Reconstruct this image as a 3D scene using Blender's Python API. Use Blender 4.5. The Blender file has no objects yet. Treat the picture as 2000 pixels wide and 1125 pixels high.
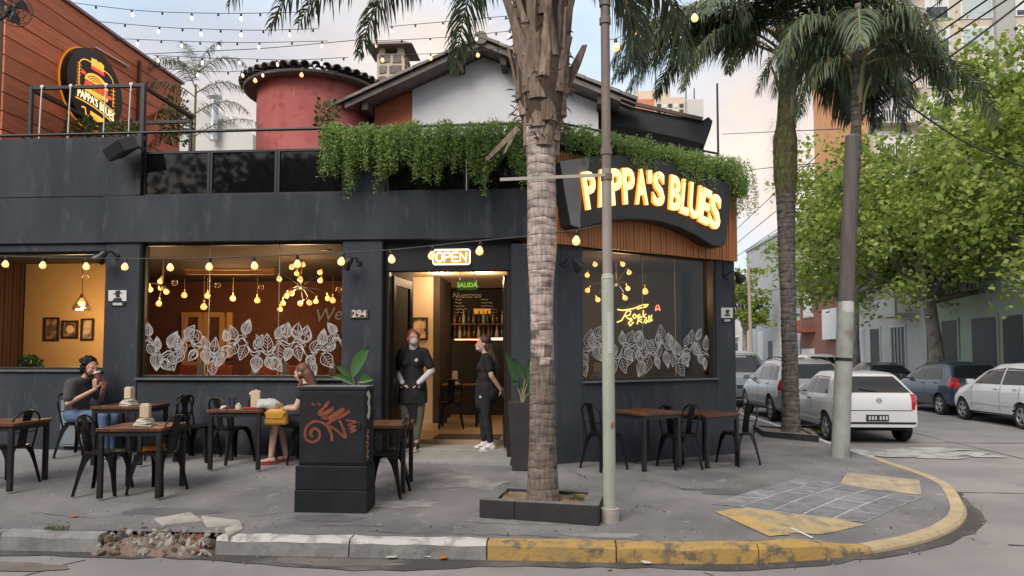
import bpy,bmesh,math,random
from mathutils import Vector as V,Matrix,Euler,noise
R=math.radians
PI=math.pi
sc=bpy.context.scene
col=sc.collection
random.seed(7)
# camera
CAM=V((0.0,0.0,1.62))
F=1400.0
YAW,PITCH,SHIFT=R(4.0),R(3.0),0.02706
cd=bpy.data.cameras.new('camera')
cam=bpy.data.objects.new('camera',cd)
col.objects.link(cam)
cam.location=CAM
cam.rotation_euler=(R(90)+PITCH,0,YAW)
cd.sensor_width=36.0
cd.lens=36.0*F/2000.0
cd.shift_y=SHIFT
cd.clip_start=0.05
cd.clip_end=2000
sc.camera=cam
CM=Euler((R(90)+PITCH,0,YAW)).to_matrix()
# sky, sun, exposure
SUN_EL,SUN_AZ=R(42),R(208)
w=bpy.data.worlds.new('World')
sc.world=w
w.use_nodes=True
nt=w.node_tree
nt.nodes.clear()
def nn(t,**k):
 n=nt.nodes.new(t)
 for a,b in k.items():
  setattr(n,a,b)
 return n
out=nn('ShaderNodeOutputWorld')
bg=nn('ShaderNodeBackground')
bg.inputs['Strength'].default_value=0.07
sky=nn('ShaderNodeTexSky',sky_type='NISHITA')
sky.sun_disc=False
sky.sun_elevation=SUN_EL
sky.sun_rotation=SUN_AZ
sky.air_density=1.0
sky.dust_density=2.0
tc=nn('ShaderNodeTexCoord')
mp=nn('ShaderNodeMapping')
mp.inputs['Scale'].default_value=(1.0,1.0,2.2)
mp.inputs['Location'].default_value=(1.7,0.4,0.2)
nz=nn('ShaderNodeTexNoise')
nz.inputs['Scale'].default_value=2.1
nz.inputs['Detail'].default_value=7
nz.inputs['Roughness'].default_value=0.52
cr=nn('ShaderNodeValToRGB')
cr.color_ramp.elements[0].position=0.40
cr.color_ramp.elements[1].position=0.66
cr.color_ramp.elements[0].color=(0.55,0.55,0.55,1)
cr.color_ramp.elements[1].color=(0.97,0.97,0.97,1)
nz2=nn('ShaderNodeTexNoise')
nz2 .inputs['Scale'].default_value=1.6
nz2 .inputs['Detail'].default_value=3
cr2=nn('ShaderNodeValToRGB')
cr2 .color_ramp.elements[0].position=0.42
cr2 .color_ramp.elements[1].position=0.60
cr2 .color_ramp.elements[0].color=(6.5,7.7,8.8,1)
cr2 .color_ramp.elements[1].color=(9.4,7.6,6.2,1)
mx=nn('ShaderNodeMix',data_type='RGBA')
L=nt.links.new
L(tc.outputs['Generated'],mp.inputs['Vector'])
L(mp.outputs['Vector'],nz.inputs['Vector'])
L(mp.outputs['Vector'],nz2 .inputs['Vector'])
L(nz.outputs['Fac'],cr.inputs['Fac'])
L(nz2 .outputs['Fac'],cr2 .inputs['Fac'])
L(cr.outputs['Color'],mx.inputs[0])
L(sky.outputs['Color'],mx.inputs[6])
L(cr2 .outputs['Color'],mx.inputs[7])
L(mx.outputs[2],bg.inputs['Color'])
L(bg.outputs['Background'],out.inputs['Surface'])
sd=bpy.data.lights.new('sun','SUN')
sd.energy=1.5
sd.angle=R(32)
sd.color=(1.0,0.92,0.84)
so=bpy.data.objects.new('sun',sd)
col.objects.link(so)
sdir=V((math.sin(SUN_AZ)*math.cos(SUN_EL),math.cos(SUN_AZ)*math.cos(SUN_EL),math.sin(SUN_EL)))
so.rotation_euler=sdir.to_track_quat('Z','Y').to_euler()
so.location=(0,0,30)
vs=sc.view_settings
vs.view_transform='Standard'
vs.look='None'
vs.exposure=1.0
vs.gamma=1.0
vs.use_curve_mapping=False
sc.render.engine='CYCLES'
sc.cycles.max_bounces=7
sc.cycles.transparent_max_bounces=16
sc.cycles.caustics_reflective=False
sc.cycles.caustics_refractive=False
sc.cycles.sample_clamp_indirect=4.0
# layout helpers: a ray through a photo pixel, met with a real surface
def ray(px,py):
 d=V(((px-1000)/F,(562.5-py)/F+SHIFT*2000/F,-1.0))
 return CM@d
def atY(px,py,Y):
 d=ray(px,py);return CAM+d*((Y-CAM.y)/d.y)
def atX(px,py,X):
 d=ray(px,py);return CAM+d*((X-CAM.x)/d.x)
def atZ(px,py,Z):
 d=ray(px,py);return CAM+d*((Z-CAM.z)/d.z)
def atPl(px,py,p,n):
 d=ray(px,py);return CAM+d*((p-CAM).dot(n)/d.dot(n))
ROADZ=-0.15
ARC=V((0.9,10.2,0));ARCR=4.0
KERB_Y=ARC.y-ARCR;KERB_X=ARC.x+ARCR
def sst(a,b,x):
 t=max(0.0,min(1.0,(x-a)/(b-a)));return t*t*(3-2*t)
def kerb_st(X,Y):
 """distance in from the kerb edge and the angle round the corner (0 front .. 90 side)"""
 if X<ARC.x:return Y-KERB_Y,0.0
 if Y>ARC.y:return KERB_X-X,90.0
 dx,dy=X-ARC.x,ARC.y-Y
 return ARCR-math.hypot(dx,dy),math.degrees(math.atan2(dx,dy))
def dip(a):
 return sst(16,27,a)*(1-sst(66,78,a))
def zs(X,Y):
 t,a=kerb_st(X,Y)
 t=max(0,t)
 z=min(1.0,t/3.4)*(0.145+0.018*max(0.0,0.4-X))*(1-0.6*a/90.0)
 return z-0.105*dip(a)*(1-sst(0.1,1.7,t))
def gp(px,py,dz=0.0):
 z=0.05
 for _ in range(12):
  p=atZ(px,py,z);z=zs(p.x,p.y)+dz
 return V((p.x,p.y,z-dz))
 # mesh builder
class MB:
 def __init__(s):s.v=[];s.f=[];s.m=[];s.cur=0
 def add(s,vs_,fs):
  n=len(s.v);s.v+=[tuple(p)for p in vs_];s.f+=[tuple(i+n for i in f)for f in fs];s.m+=[s.cur]*len(fs)
  return s
 def poly(s,*pts):return s.add(pts,[tuple(range(len(pts)))])
 def box(s,x0,x1,y0,y1,z0,z1):
  p=[(x,y,z)for z in(z0,z1)for y in(y0,y1)for x in(x0,x1)]
  return s.add(p,[(0,2,3,1),(4,5,7,6),(0,1,5,4),(2,6,7,3),(0,4,6,2),(1,3,7,5)])
 def obox(s,c,size,rot=None):
  c=V(c);q=[]
  M=rot if rot is not None else Matrix.Identity(3)
  for z in(-.5,.5):
   for y in(-.5,.5):
    for x in(-.5,.5):q.append(c+M@V((x*size[0],y*size[1],z*size[2])))
  return s.add(q,[(0,2,3,1),(4,5,7,6),(0,1,5,4),(2,6,7,3),(0,4,6,2),(1,3,7,5)])
 def bar(s,a,b,wd,th,up=(0,0,1),w1=None,t1=None):
  a,b=V(a),V(b);d=(b-a).normalized();u=V(up)
  x=d.cross(u)
  if x.length<1e-4:x=d.cross(V((0,1,0)))
  x.normalize();y=x.cross(d)
  w1=wd if w1 is None else w1;t1=th if t1 is None else t1
  q=[a+x*(i*wd/2)+y*(j*th/2)for j in(-1,1)for i in(-1,1)]+[b+x*(i*w1/2)+y*(j*t1/2)for j in(-1,1)for i in(-1,1)]
  return s.add(q,[(0,2,3,1),(4,5,7,6),(0,1,5,4),(2,6,7,3),(0,4,6,2),(1,3,7,5)])
 def tube(s,pts,r,n=8,caps=True,closed=False,flat=1.0):
  pts=[V(p)for p in pts];k=len(pts)
  rr=r if isinstance(r,(list,tuple))else[r]*k
  t0=(pts[1]-pts[0]).normalized()
  x=t0 .orthogonal().normalized();base=len(s.v);vs_=[]
  for i in range(k):
   if closed:t=pts[(i+1)%k]-pts[i-1]
   else:t=pts[min(i+1,k-1)]-pts[max(i-1,0)]
   if t.length<1e-9:t=t0
   t=t.normalized();x=(x-t*x.dot(t))
   x=x.normalized()if x.length>1e-6 else t.orthogonal().normalized()
   y=t.cross(x)
   for j in range(n):
    a=2*PI*j/n
    vs_.append(pts[i]+(x*math.cos(a)+y*math.sin(a)*flat)*rr[i])
  fs=[]
  for i in range(k if closed else k-1):
   i2=(i+1)%k
   for j in range(n):fs.append((i*n+j,i*n+(j+1)%n,i2*n+(j+1)%n,i2*n+j))
  if caps and not closed:
   fs.append(tuple(range(n-1,-1,-1)));fs.append(tuple((k-1)*n+j for j in range(n)))
  return s.add(vs_,fs)
 def cyl(s,a,b,r0,r1=None,n=12,caps=True):return s.tube([a,b],[r0,r0 if r1 is None else r1],n,caps)
 def lathe(s,prof,n=16,c=(0,0,0),M=None,cap=True):
  c=V(c);vs_=[]
  for(r,z)in prof:
   for j in range(n):
    a=2*PI*j/n;p=V((r*math.cos(a),r*math.sin(a),z))
    vs_.append(c+(M@p if M is not None else p))
  fs=[(i*n+j,i*n+(j+1)%n,(i+1)*n+(j+1)%n,(i+1)*n+j)for i in range(len(prof)-1)for j in range(n)]
  if cap:
   fs.append(tuple(range(n-1,-1,-1)));fs.append(tuple((len(prof)-1)*n+j for j in range(n)))
  return s.add(vs_,fs)
 def ball(s,c,r,nu=12,nv=8,M=None):
  if not isinstance(r,(tuple,list)):r=(r,r,r)
  c=V(c);vs_=[]
  for i in range(nv+1):
   t=PI*i/nv
   for j in range(nu):
    a=2*PI*j/nu
    p=V((r[0]*math.sin(t)*math.cos(a),r[1]*math.sin(t)*math.sin(a),-r[2]*math.cos(t)))
    vs_.append(c+(M@p if M is not None else p))
  fs=[(i*nu+j,i*nu+(j+1)%nu,(i+1)*nu+(j+1)%nu,(i+1)*nu+j)for i in range(nv)for j in range(nu)]
  return s.add(vs_,fs)
 def cap(s,a,b,ra,rb,n=12):
  """tapered capsule"""
  a,b=V(a),V(b);d=(b-a)
  t=d.normalized()if d.length>1e-6 else V((0,0,1))
  pts=[];rr=[]
  for k in(-1.0,-.8,-.45):
   pts.append(a+t*ra*k);rr.append(ra*math.sqrt(max(0.0,1-k*k))+1e-4)
  pts.append(a);rr.append(ra);pts.append(b);rr.append(rb)
  for k in(.45,.8,1.0):
   pts.append(b+t*rb*k);rr.append(rb*math.sqrt(max(0.0,1-k*k))+1e-4)
  return s.tube(pts,rr,n)
 def prism(s,pts,d):
  """pts: closed 3-D polygon; d: extrusion vector"""
  pts=[V(p)for p in pts];d=V(d);n=len(pts)
  return s.add(pts+[p+d for p in pts],[tuple(range(n-1,-1,-1)),tuple(range(n,2*n))]+[(i,(i+1)%n,n+(i+1)%n,n+i)for i in range(n)])
 def ribbon(s,pts,wd,nrm,closed=False):
  """flat strip along pts lying in the plane of normal nrm"""
  pts=[V(p)for p in pts];nrm=V(nrm);k=len(pts);ww=wd if isinstance(wd,(list,tuple))else[wd]*k;vs_=[]
  for i in range(k):
   t=(pts[(i+1)%k]-pts[i-1])if closed else(pts[min(i+1,k-1)]-pts[max(i-1,0)])
   x=t.cross(nrm)
   x=x.normalized()if x.length>1e-9 else V((1,0,0))
   vs_+=[pts[i]-x*ww[i]/2,pts[i]+x*ww[i]/2]
  return s.add(vs_,[(2*i,2*i+1,2*((i+1)%k)+1,2*((i+1)%k))for i in range(k if closed else k-1)])
 def mesh(s,name,mats,smooth=None):
  me=bpy.data.meshes.new(name)
  me.from_pydata(s.v,[],s.f)
  for m in(mats if isinstance(mats,(list,tuple))else[mats]):me.materials.append(m)
  if any(s.m):me.polygons.foreach_set('material_index',s.m)
  if smooth is not None:
   me.polygons.foreach_set('use_smooth',[True]*len(me.polygons))
   if smooth<180:me.set_sharp_from_angle(angle=R(smooth))
  me.update()
  return me
WP={}
def link(name,me,parent=None,loc=None,rot=None):
 o=bpy.data.objects.new(name,me);col.objects.link(o)
 if parent is not None:o.parent=parent
 if loc is not None:o.location=loc
 if rot is not None:o.rotation_euler=rot
 return o
def tag(o,label=None,cat=None,group=None,kind=None):
 if label:o['label']=label
 if cat:o['category']=cat
 if group:o['group']=group
 if kind:o['kind']=kind
 return o
def thing(name,label,cat,loc=(0,0,0),rz=0.0,group=None):
 o=bpy.data.objects.new(name,None);col.objects.link(o)
 o.empty_display_size=.1
 o.location=loc;o.rotation_euler=(0,0,rz);WP[o.name]=V(loc)
 return tag(o,label,cat,group)
def part(name,mb,mat,parent,world=False,smooth=None,bevel=0.0,kind=None,label=None,remesh=0.0,soft=0,loc=None,rot=None):
 """a mesh child; with world=True its coordinates are world ones and are moved into the frame of its thing"""
 if world:
  p=parent;off=V((0,0,0))
  while p is not None:off+=V(p.location);p=p.parent
  mb.v=[(a-off.x,b-off.y,c-off.z)for a,b,c in mb.v]
 o=link(name,mb.mesh(name,mat,smooth),parent,loc,rot)
 mods(o,bevel,remesh,soft)
 if kind:o['kind']=kind
 if label:o['label']=label
 return o
def mods(o,bevel=0.0,remesh=0.0,soft=0):
 if remesh:
  m=o.modifiers.new('remesh','REMESH');m.mode='VOXEL';m.voxel_size=remesh;m.use_smooth_shade=True
  if soft:
   m=o.modifiers.new('smooth','SMOOTH');m.factor=.5;m.iterations=soft
 if bevel:
  m=o.modifiers.new('bevel','BEVEL');m.width=bevel;m.segments=2;m.limit_method='ANGLE';m.angle_limit=R(35)
  m.harden_normals=False
def solo(name,mb,mat,label=None,cat=None,group=None,kind=None,smooth=None,bevel=0.0,remesh=0.0,soft=0):
 """a one-mesh top-level object, its origin at the middle of its base"""
 xs=[p[0]for p in mb.v];ys=[p[1]for p in mb.v];z=min(p[2]for p in mb.v)
 c=V(((min(xs)+max(xs))/2,(min(ys)+max(ys))/2,z))
 mb.v=[(a-c.x,b-c.y,d-c.z)for a,b,d in mb.v]
 o=link(name,mb.mesh(name,mat,smooth),None,c)
 mods(o,bevel,remesh,soft)
 return tag(o,label,cat,group,kind)
def dup(root,loc,rz=None,label=None,group=None):
 r=root.copy();col.objects.link(r);r.location=loc
 if rz is not None:r.rotation_euler=(0,0,rz)
 if label:r['label']=label
 if group:r['group']=group
 for ch in root.children:
  c=ch.copy();col.objects.link(c);c.parent=r
  for g in ch.children:
   d=g.copy();col.objects.link(d);d.parent=c
 return r
def point_light(name,loc,energy,color,radius=.08):
 l=bpy.data.lights.new(name,'POINT');l.energy=energy;l.color=color;l.shadow_soft_size=radius
 o=bpy.data.objects.new(name,l);col.objects.link(o);o.location=loc
 return o
 # materials
MATS={}
def srgb(r,g,b):
 f=lambda c:(c/255/12.92)if c/255<=.04045 else((c/255+.055)/1.055)**2.4
 return(f(r),f(g),f(b))
def mat(name,c=(.5,.5,.5),rough=.6,metal=0.0,c2=None,scale=4.0,detail=5,lo=.35,hi=.65,bump=0.0,bscale=None,bdist=.01,stretch=(1,1,1),emit=None,es=0.0,spec=.5,coat=0.0,rvar=0.0,c3=None,s3=30.0,lo3=.55,hi3=.75,transl=0.0,objvar=0.0,coords='Object'):
 m=bpy.data.materials.new(name);m.use_nodes=True;MATS[name]=m
 t=m.node_tree;N=t.nodes;l=t.links.new;b=N['Principled BSDF']
 b.inputs['Roughness'].default_value=rough;b.inputs['Metallic'].default_value=metal
 b.inputs['Specular IOR Level'].default_value=spec
 b.inputs['Coat Weight'].default_value=coat;b.inputs['Coat Roughness'].default_value=.06
 b.inputs['Base Color'].default_value=(*c,1)
 if emit:
  b.inputs['Emission Color'].default_value=(*emit,1);b.inputs['Emission Strength'].default_value=es
 need=c2 or bump or rvar or c3
 if need:
  tc=N.new('ShaderNodeTexCoord');mp=N.new('ShaderNodeMapping');mp.inputs['Scale'].default_value=stretch
  l(tc.outputs[coords],mp.inputs['Vector'])
 src=None
 if c2:
  n=N.new('ShaderNodeTexNoise');n.inputs['Scale'].default_value=scale;n.inputs['Detail'].default_value=detail
  n.inputs['Roughness'].default_value=.6
  l(mp.outputs['Vector'],n.inputs['Vector'])
  r=N.new('ShaderNodeValToRGB');r.color_ramp.elements[0].position=lo;r.color_ramp.elements[1].position=hi
  r.color_ramp.elements[0].color=(*c,1);r.color_ramp.elements[1].color=(*c2,1)
  l(n.outputs['Fac'],r.inputs['Fac']);src=r.outputs['Color']
  if rvar:
   q=N.new('ShaderNodeMapRange');q.inputs[3].default_value=rough-rvar;q.inputs[4].default_value=rough+rvar
   l(n.outputs['Fac'],q.inputs[0]);l(q.outputs[0],b.inputs['Roughness'])
 if c3:
  n=N.new('ShaderNodeTexNoise');n.inputs['Scale'].default_value=s3;n.inputs['Detail'].default_value=6
  n.inputs['Roughness'].default_value=.65
  l(mp.outputs['Vector'],n.inputs['Vector'])
  r=N.new('ShaderNodeMapRange');r.inputs[1].default_value=lo3;r.inputs[2].default_value=hi3
  l(n.outputs['Fac'],r.inputs[0])
  x=N.new('ShaderNodeMix');x.data_type='RGBA';x.inputs[7].default_value=(*c3,1)
  l(r.outputs[0],x.inputs[0])
  if src:l(src,x.inputs[6])
  else:x.inputs[6].default_value=(*c,1)
  src=x.outputs[2]
 if objvar:
  oi=N.new('ShaderNodeObjectInfo');hs=N.new('ShaderNodeHueSaturation')
  q=N.new('ShaderNodeMapRange');q.inputs[3].default_value=1-objvar;q.inputs[4].default_value=1+objvar
  l(oi.outputs['Random'],q.inputs[0]);l(q.outputs[0],hs.inputs['Value'])
  if src:l(src,hs.inputs['Color'])
  else:hs.inputs['Color'].default_value=(*c,1)
  src=hs.outputs['Color']
 if src:l(src,b.inputs['Base Color'])
 if bump:
  n=N.new('ShaderNodeTexNoise');n.inputs['Scale'].default_value=bscale or scale*6;n.inputs['Detail'].default_value=6
  l(mp.outputs['Vector'],n.inputs['Vector'])
  bp=N.new('ShaderNodeBump');bp.inputs['Strength'].default_value=bump;bp.inputs['Distance'].default_value=bdist
  l(n.outputs['Fac'],bp.inputs['Height']);l(bp.outputs['Normal'],b.inputs['Normal'])
 if transl:
  tr=N.new('ShaderNodeBsdfTranslucent');ms=N.new('ShaderNodeMixShader');ms.inputs[0].default_value=transl
  if src:l(src,tr.inputs['Color'])
  else:tr.inputs['Color'].default_value=(*c,1)
  l(b.outputs[0],ms.inputs[1]);l(tr.outputs[0],ms.inputs[2]);l(ms.outputs[0],N['Material Output'].inputs['Surface'])
 return m
def glass(name,tint=(.96,.97,.97),refl=1.0,ior=1.5,rough=.0):
 """thin architectural pane: clear straight through, mirror by Fresnel"""
 m=bpy.data.materials.new(name);m.use_nodes=True;t=m.node_tree;N=t.nodes;N.clear();l=t.links.new
 o=N.new('ShaderNodeOutputMaterial');tr=N.new('ShaderNodeBsdfTransparent');tr.inputs[0].default_value=(*tint,1)
 g=N.new('ShaderNodeBsdfGlossy');g.inputs['Roughness'].default_value=rough
 fr=N.new('ShaderNodeFresnel');fr.inputs['IOR'].default_value=ior
 ml=N.new('ShaderNodeMath');ml.operation='MULTIPLY';ml.inputs[1].default_value=refl
 ms=N.new('ShaderNodeMixShader')
 l(fr.outputs[0],ml.inputs[0]);l(ml.outputs[0],ms.inputs[0]);l(tr.outputs[0],ms.inputs[1]);l(g.outputs[0],ms.inputs[2]);l(ms.outputs[0],o.inputs['Surface'])
 MATS[name]=m
 return m
def text_mesh(s,size=1.0,extrude=0.0,bold=0.0,align='CENTER',sx=1.0,bevel=0.0):
 """lettering as an MB in the XY plane (x along the line, y up, z out)"""
 cu=bpy.data.curves.new('lettering','FONT');cu.body=s;cu.size=size;cu.extrude=extrude;cu.offset=bold
 cu.align_x=align;cu.align_y='CENTER';cu.resolution_u=3;cu.bevel_depth=bevel
 o=bpy.data.objects.new('lettering',cu);col.objects.link(o)
 dg=bpy.context.evaluated_depsgraph_get();dg.update()
 me=bpy.data.meshes.new_from_object(o.evaluated_get(dg))
 mb=MB();mb.add([(v.co.x*sx,v.co.y,v.co.z)for v in me.vertices],[tuple(p.vertices)for p in me.polygons])
 bpy.data.objects.remove(o);bpy.data.curves.remove(cu);bpy.data.meshes.remove(me)
 return mb
def placed(mb,o,x,y,z):
 """map an MB from local axes onto world axes x, y, z at o"""
 o,x,y,z=V(o),V(x),V(y),V(z)
 mb.v=[tuple(o+x*a+y*b+z*c)for a,b,c in mb.v]
 return mb
 # materials used all over
stucco=mat('dark_stucco',(.032,.038,.048),.85,c2=(.050,.057,.068),scale=1.5,bump=.4,bscale=90,bdist=.008,c3=(.085,.092,.10),s3=5.5,lo3=.54,hi3=.80,spec=.3,stretch=(1,1,.3))
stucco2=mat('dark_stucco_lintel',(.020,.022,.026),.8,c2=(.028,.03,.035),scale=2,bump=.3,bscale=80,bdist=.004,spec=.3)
black_metal=mat('black_metal',(.012,.012,.014),.42,c2=(.02,.02,.022),scale=14,rvar=.1,bump=.05,bscale=60)
chair_metal=mat('chair_metal',(.006,.006,.007),.34,c2=(.013,.012,.013),scale=9,rvar=.12,objvar=.12,spec=.3)
asphalt_walk=mat('sidewalk_concrete',(.145,.144,.152),.9,c2=(.265,.258,.26),scale=.7,lo=.36,hi=.66,bump=.7,bscale=110,bdist=.008,c3=(.40,.39,.38),s3=5.5,lo3=.60,hi3=.76,spec=.25)
road_m=mat('road_concrete',(.315,.30,.295),.88,c2=(.235,.228,.228),scale=.55,lo=.36,hi=.62,bump=.5,bscale=90,bdist=.006,c3=(.14,.135,.135),s3=1.7,lo3=.60,hi3=.80,spec=.3)
gutter_m=mat('gutter_dirt',(.07,.065,.062),.95,c2=(.16,.15,.145),scale=2.2,lo=.45,hi=.7,bump=.7,bscale=40)
kerb_grey=mat('kerb_concrete',(.21,.205,.2),.9,c2=(.33,.325,.32),scale=5,bump=.6,bscale=50,c3=(.08,.08,.08),s3=4,lo3=.55,hi3=.75)
kerb_white=mat('kerb_white',(.58,.57,.55),.85,c2=(.33,.325,.32),scale=7,lo=.46,hi=.62,bump=.6,bscale=50,c3=(.12,.12,.12),s3=9,lo3=.60,hi3=.72)
kerb_yellow=mat('kerb_yellow',(.52,.335,.10),.85,c2=(.38,.26,.11),scale=4,bump=.7,bscale=40,c3=(.17,.14,.10),s3=6.5,lo3=.50,hi3=.62)
kerb_pale=mat('kerb_pale_yellow',(.52,.43,.28),.85,c2=(.42,.33,.2),scale=5,bump=.5,bscale=50,c3=(.24,.20,.16),s3=6,lo3=.58,hi3=.75)
white_p=mat('white_paint',(.75,.75,.74),.6,c2=(.6,.6,.59),scale=12)
# ground
def kerb_pt(s,t):
 """s: metres along the kerb edge (0 at the start of the corner arc); t: metres in from it"""
 LA=ARCR*PI/2
 if s<=0:X,Y=ARC.x+s,KERB_Y+t
 elif s<LA:
  a=s/ARCR;X,Y=ARC.x+(ARCR-t)*math.sin(a),ARC.y-(ARCR-t)*math.cos(a)
 else:X,Y=KERB_X-t,ARC.y+(s-LA)
 return X,Y
LA=ARCR*PI/2
mb=MB()
def grid(mb,xs,ys,zf):
 n=len(xs);k0=[(x,y,zf(x,y))for y in ys for x in xs]
 mb.add(k0,[(j*n+i,j*n+i+1,(j+1)*n+i+1,(j+1)*n+i)for j in range(len(ys)-1)for i in range(n-1)])
ss=[-14+.25*i for i in range(57)];ss=ss[:-1]+[LA*i/40 for i in range(41)]+[LA+.3*i for i in range(1,24)]+[LA+7+4*i for i in range(1,26)]
ts=[.14,.3,.5,.8,1.1,1.4,1.8,2.4,3.0,3.4,3.7]
vv=[]
for t in ts:
 for s_ in ss:
  X,Y=kerb_pt(s_,t)
  vv.append((X,Y,zs(X,Y)))
n=len(ss)
mb.add(vv,[(j*n+i,j*n+i+1,(j+1)*n+i+1,(j+1)*n+i)for j in range(len(ts)-1)for i in range(n-1)])
sidewalk=link('sidewalk',mb.mesh('sidewalk',asphalt_walk,180));tag(sidewalk,kind='structure')
mb=MB();mb.poly((-400,-300,ROADZ),(400,-300,ROADZ),(400,700,ROADZ),(-400,700,ROADZ))
road=link('road',mb.mesh('road',road_m));tag(road,kind='structure')
joint_m=mat('road_joint',(.05,.048,.046),.95,c2=(.12,.115,.11),scale=6,lo=.4,hi=.7)
def wander(a,b,n,amp,seed):
 a,b=V(a),V(b);d=(b-a);x=V((-d.y,d.x,0)).normalized();rnd=random.Random(seed)
 return[a+d*(i/n)+x*(amp*(rnd.random()-.5))for i in range(n+1)]
for k,(a,b,wd)in enumerate([((-4.1,5.98),(-4.6,4.6),.022),((1.15,5.98),(1.5,4.4),.018),((4.1,7.0),(9.5,6.35),.03),((4.75,9.6),(9.8,9.5),.03),((7.6,9.55),(8.2,32),.025),((6.4,6.7),(5.0,3.0),.02),((-3,-2),(4,-2.2),.03),((4.9,14.9),(12.4,14.8),.03),((4.9,21),(12.4,21.1),.03)]):
 m_=MB();z=ROADZ+.004+.0005*k;pts=wander((*a,z),(*b,z),24,.05,k)
 m_.ribbon(pts,[wd*(.5+random.random())for _ in pts],(0,0,1))
 part('joint',m_,joint_m,road)
gm=MB();A_=[];B_=[]
for i,s_ in enumerate([-14+.2*j for j in range(170)]):
 r_=.10+.10*noise.noise(V((s_*.9,0,3)))+.07*noise.noise(V((s_*4,1,3)))+(.24*math.exp(-((s_+2.6)/.9)**2))+.05
 A_.append((*kerb_pt(s_,.02),ROADZ+.006));B_.append((*kerb_pt(s_,-max(.03,r_)),ROADZ+.006))
gm.add(A_+B_,[(i,i+1,len(A_)+i+1,len(A_)+i)for i in range(len(A_)-1)])
part('gutter',gm,gutter_m,road)
patch_m=mat('worn_patch',(.47,.47,.45),.9,c2=(.30,.295,.29),scale=3,lo=.42,hi=.6,bump=.5,bscale=30)
c=atZ(1790,883,ROADZ+.008)
for k in range(26):
 pm=MB();pts=[];g1,g2=random.gauss(0,.55),random.gauss(0,.3);sz=.35*random.uniform(.4,1.2)
 for i in range(30):
  a=2*PI*i/30;q=1+.6*noise.noise(V((math.cos(a)*1.5,math.sin(a)*1.5,k)))+.3*noise.noise(V((math.cos(a)*5,math.sin(a)*5,k)))
  pts.append((c.x+g1+1.5*sz*q*math.cos(a),c.y+g2+.7*sz*q*math.sin(a),c.z+.0003*k))
 pts.append((c.x+g1,c.y+g2,c.z+.0003*k));pm.add(pts,[(i,(i+1)%30,30)for i in range(30)]);part('worn_patch',pm,patch_m,road)
 # kerb: one stone after another along front, corner and side
kerb=tag(link('kerb',None),kind='structure')
def kerb_h(s_):
 X,Y=kerb_pt(s_,.05);return-.10*dip(kerb_st(X,Y)[1])
def kerb_stone(s0,s1,mats,wob=0.0,gap=.006):
 m_=MB();k=6;rows=[]
 for i in range(k+1):
  s_=s0+gap+(s1-s0-2*gap)*i/k
  h=kerb_h(s_)+wob*noise.noise(V((s_*3,1,1)))
  ch=.022+.018*noise.noise(V((s_*5,7,1)))
  prof=[(-.015,ROADZ-.05),(-.006,ROADZ+.03),(0,h-ch*1.3),(ch,h+.004),(.15,h+.006),(.155,h-.08)]
  row=[]
  for(t,z)in prof:
   X,Y=kerb_pt(s_,t);j=.004*noise.noise(V((X*9,Y*9,z*9)))
   row.append((X+j,Y+j,z+j*.5))
  rows.append(row)
 q=len(rows[0]);v_=[p for r_ in rows for p in r_]
 n0=len(m_.v);m_.add(v_,[])
 for i in range(k):
  for j in range(q-1):
   m_.f.append((i*q+j,(i+1)*q+j,(i+1)*q+j+1,i*q+j+1));m_.m.append(0 if j<2 else 1)
 m_.f.append(tuple(range(q)));m_.m.append(0)
 m_.f.append(tuple(k*q+j for j in range(q-1,-1,-1)));m_.m.append(0)
 return part('kerb_stone',m_,mats,kerb)
edges=[-14+1.33*i-.9 for i in range(7)]+[-5.45-.0]+[None,-3.98,-2.6,-1.45,-.25,.9,2.05]
def kmats(s0):
 X=ARC.x+s0
 if s0>=7.5:return(kerb_grey,kerb_white)
 if s0>=5.2:return(kerb_yellow,kerb_pale)
 if s0>=1.4:return(kerb_pale,kerb_pale)
 if X>-.9:return(kerb_yellow,kerb_yellow)
 if X>-4.3:return(kerb_grey,kerb_white)
 return(kerb_grey,kerb_grey)
front=[-14.9,-13.6,-12.3,-11,-9.6,-8.2,-6.9,-5.95,-5.02]
for a_,b_2 in zip(front[:-1],front[1:]):kerb_stone(a_,b_2,kmats(a_),.04)
front=[-3.95,-2.75,-1.55,-.45,.75,1.9,3.0,4.1,5.2,LA+.2,LA+1.4,LA+2.6,LA+3.8,LA+5]+[LA+8+3*i for i in range(14)]
for a_,b_2 in zip(front[:-1],front[1:]):kerb_stone(a_,b_2,kmats(a_),.012)
def zsheet(dz):return lambda p:V((p[0],p[1],zs(p[0],p[1])+dz))
def patch(mb,corners,n,dz):
 a,b,c,d=[V((*p,0))for p in corners]
 v_=[]
 for j in range(n+1):
  for i in range(n+1):
   p=(a.lerp(b,i/n)).lerp(d.lerp(c,i/n),j/n);v_.append((p.x,p.y,zs(p.x,p.y)+dz))
 k=n+1
 mb.add(v_,[(j*k+i,j*k+i+1,(j+1)*k+i+1,(j+1)*k+i)for j in range(n)for i in range(n)])
def gxy(px,py):p=gp(px,py);return(p.x,p.y)
ramp_m=mat('ramp_yellow',(.50,.39,.20),.88,c2=(.42,.33,.19),scale=3,bump=.5,bscale=50,c3=(.22,.20,.18),s3=5,lo3=.48,hi3=.70)
m_=MB();patch(m_,[gxy(1397,1001),gxy(1502,1049),gxy(1690,1026),gxy(1512,985)],8,.006)
part('painted_ramp',m_,ramp_m,sidewalk)
edge_y=mat('ramp_edge_yellow',(.58,.37,.12),.85,c2=(.44,.32,.17),scale=6,bump=.4,bscale=50,c3=(.24,.21,.18),s3=6,lo3=.52,hi3=.7)
m_=MB();patch(m_,[gxy(1397,1001),gxy(1502,1049),gxy(1545,1046),gxy(1430,996)],8,.009)
part('painted_edge',m_,edge_y,sidewalk)
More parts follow.
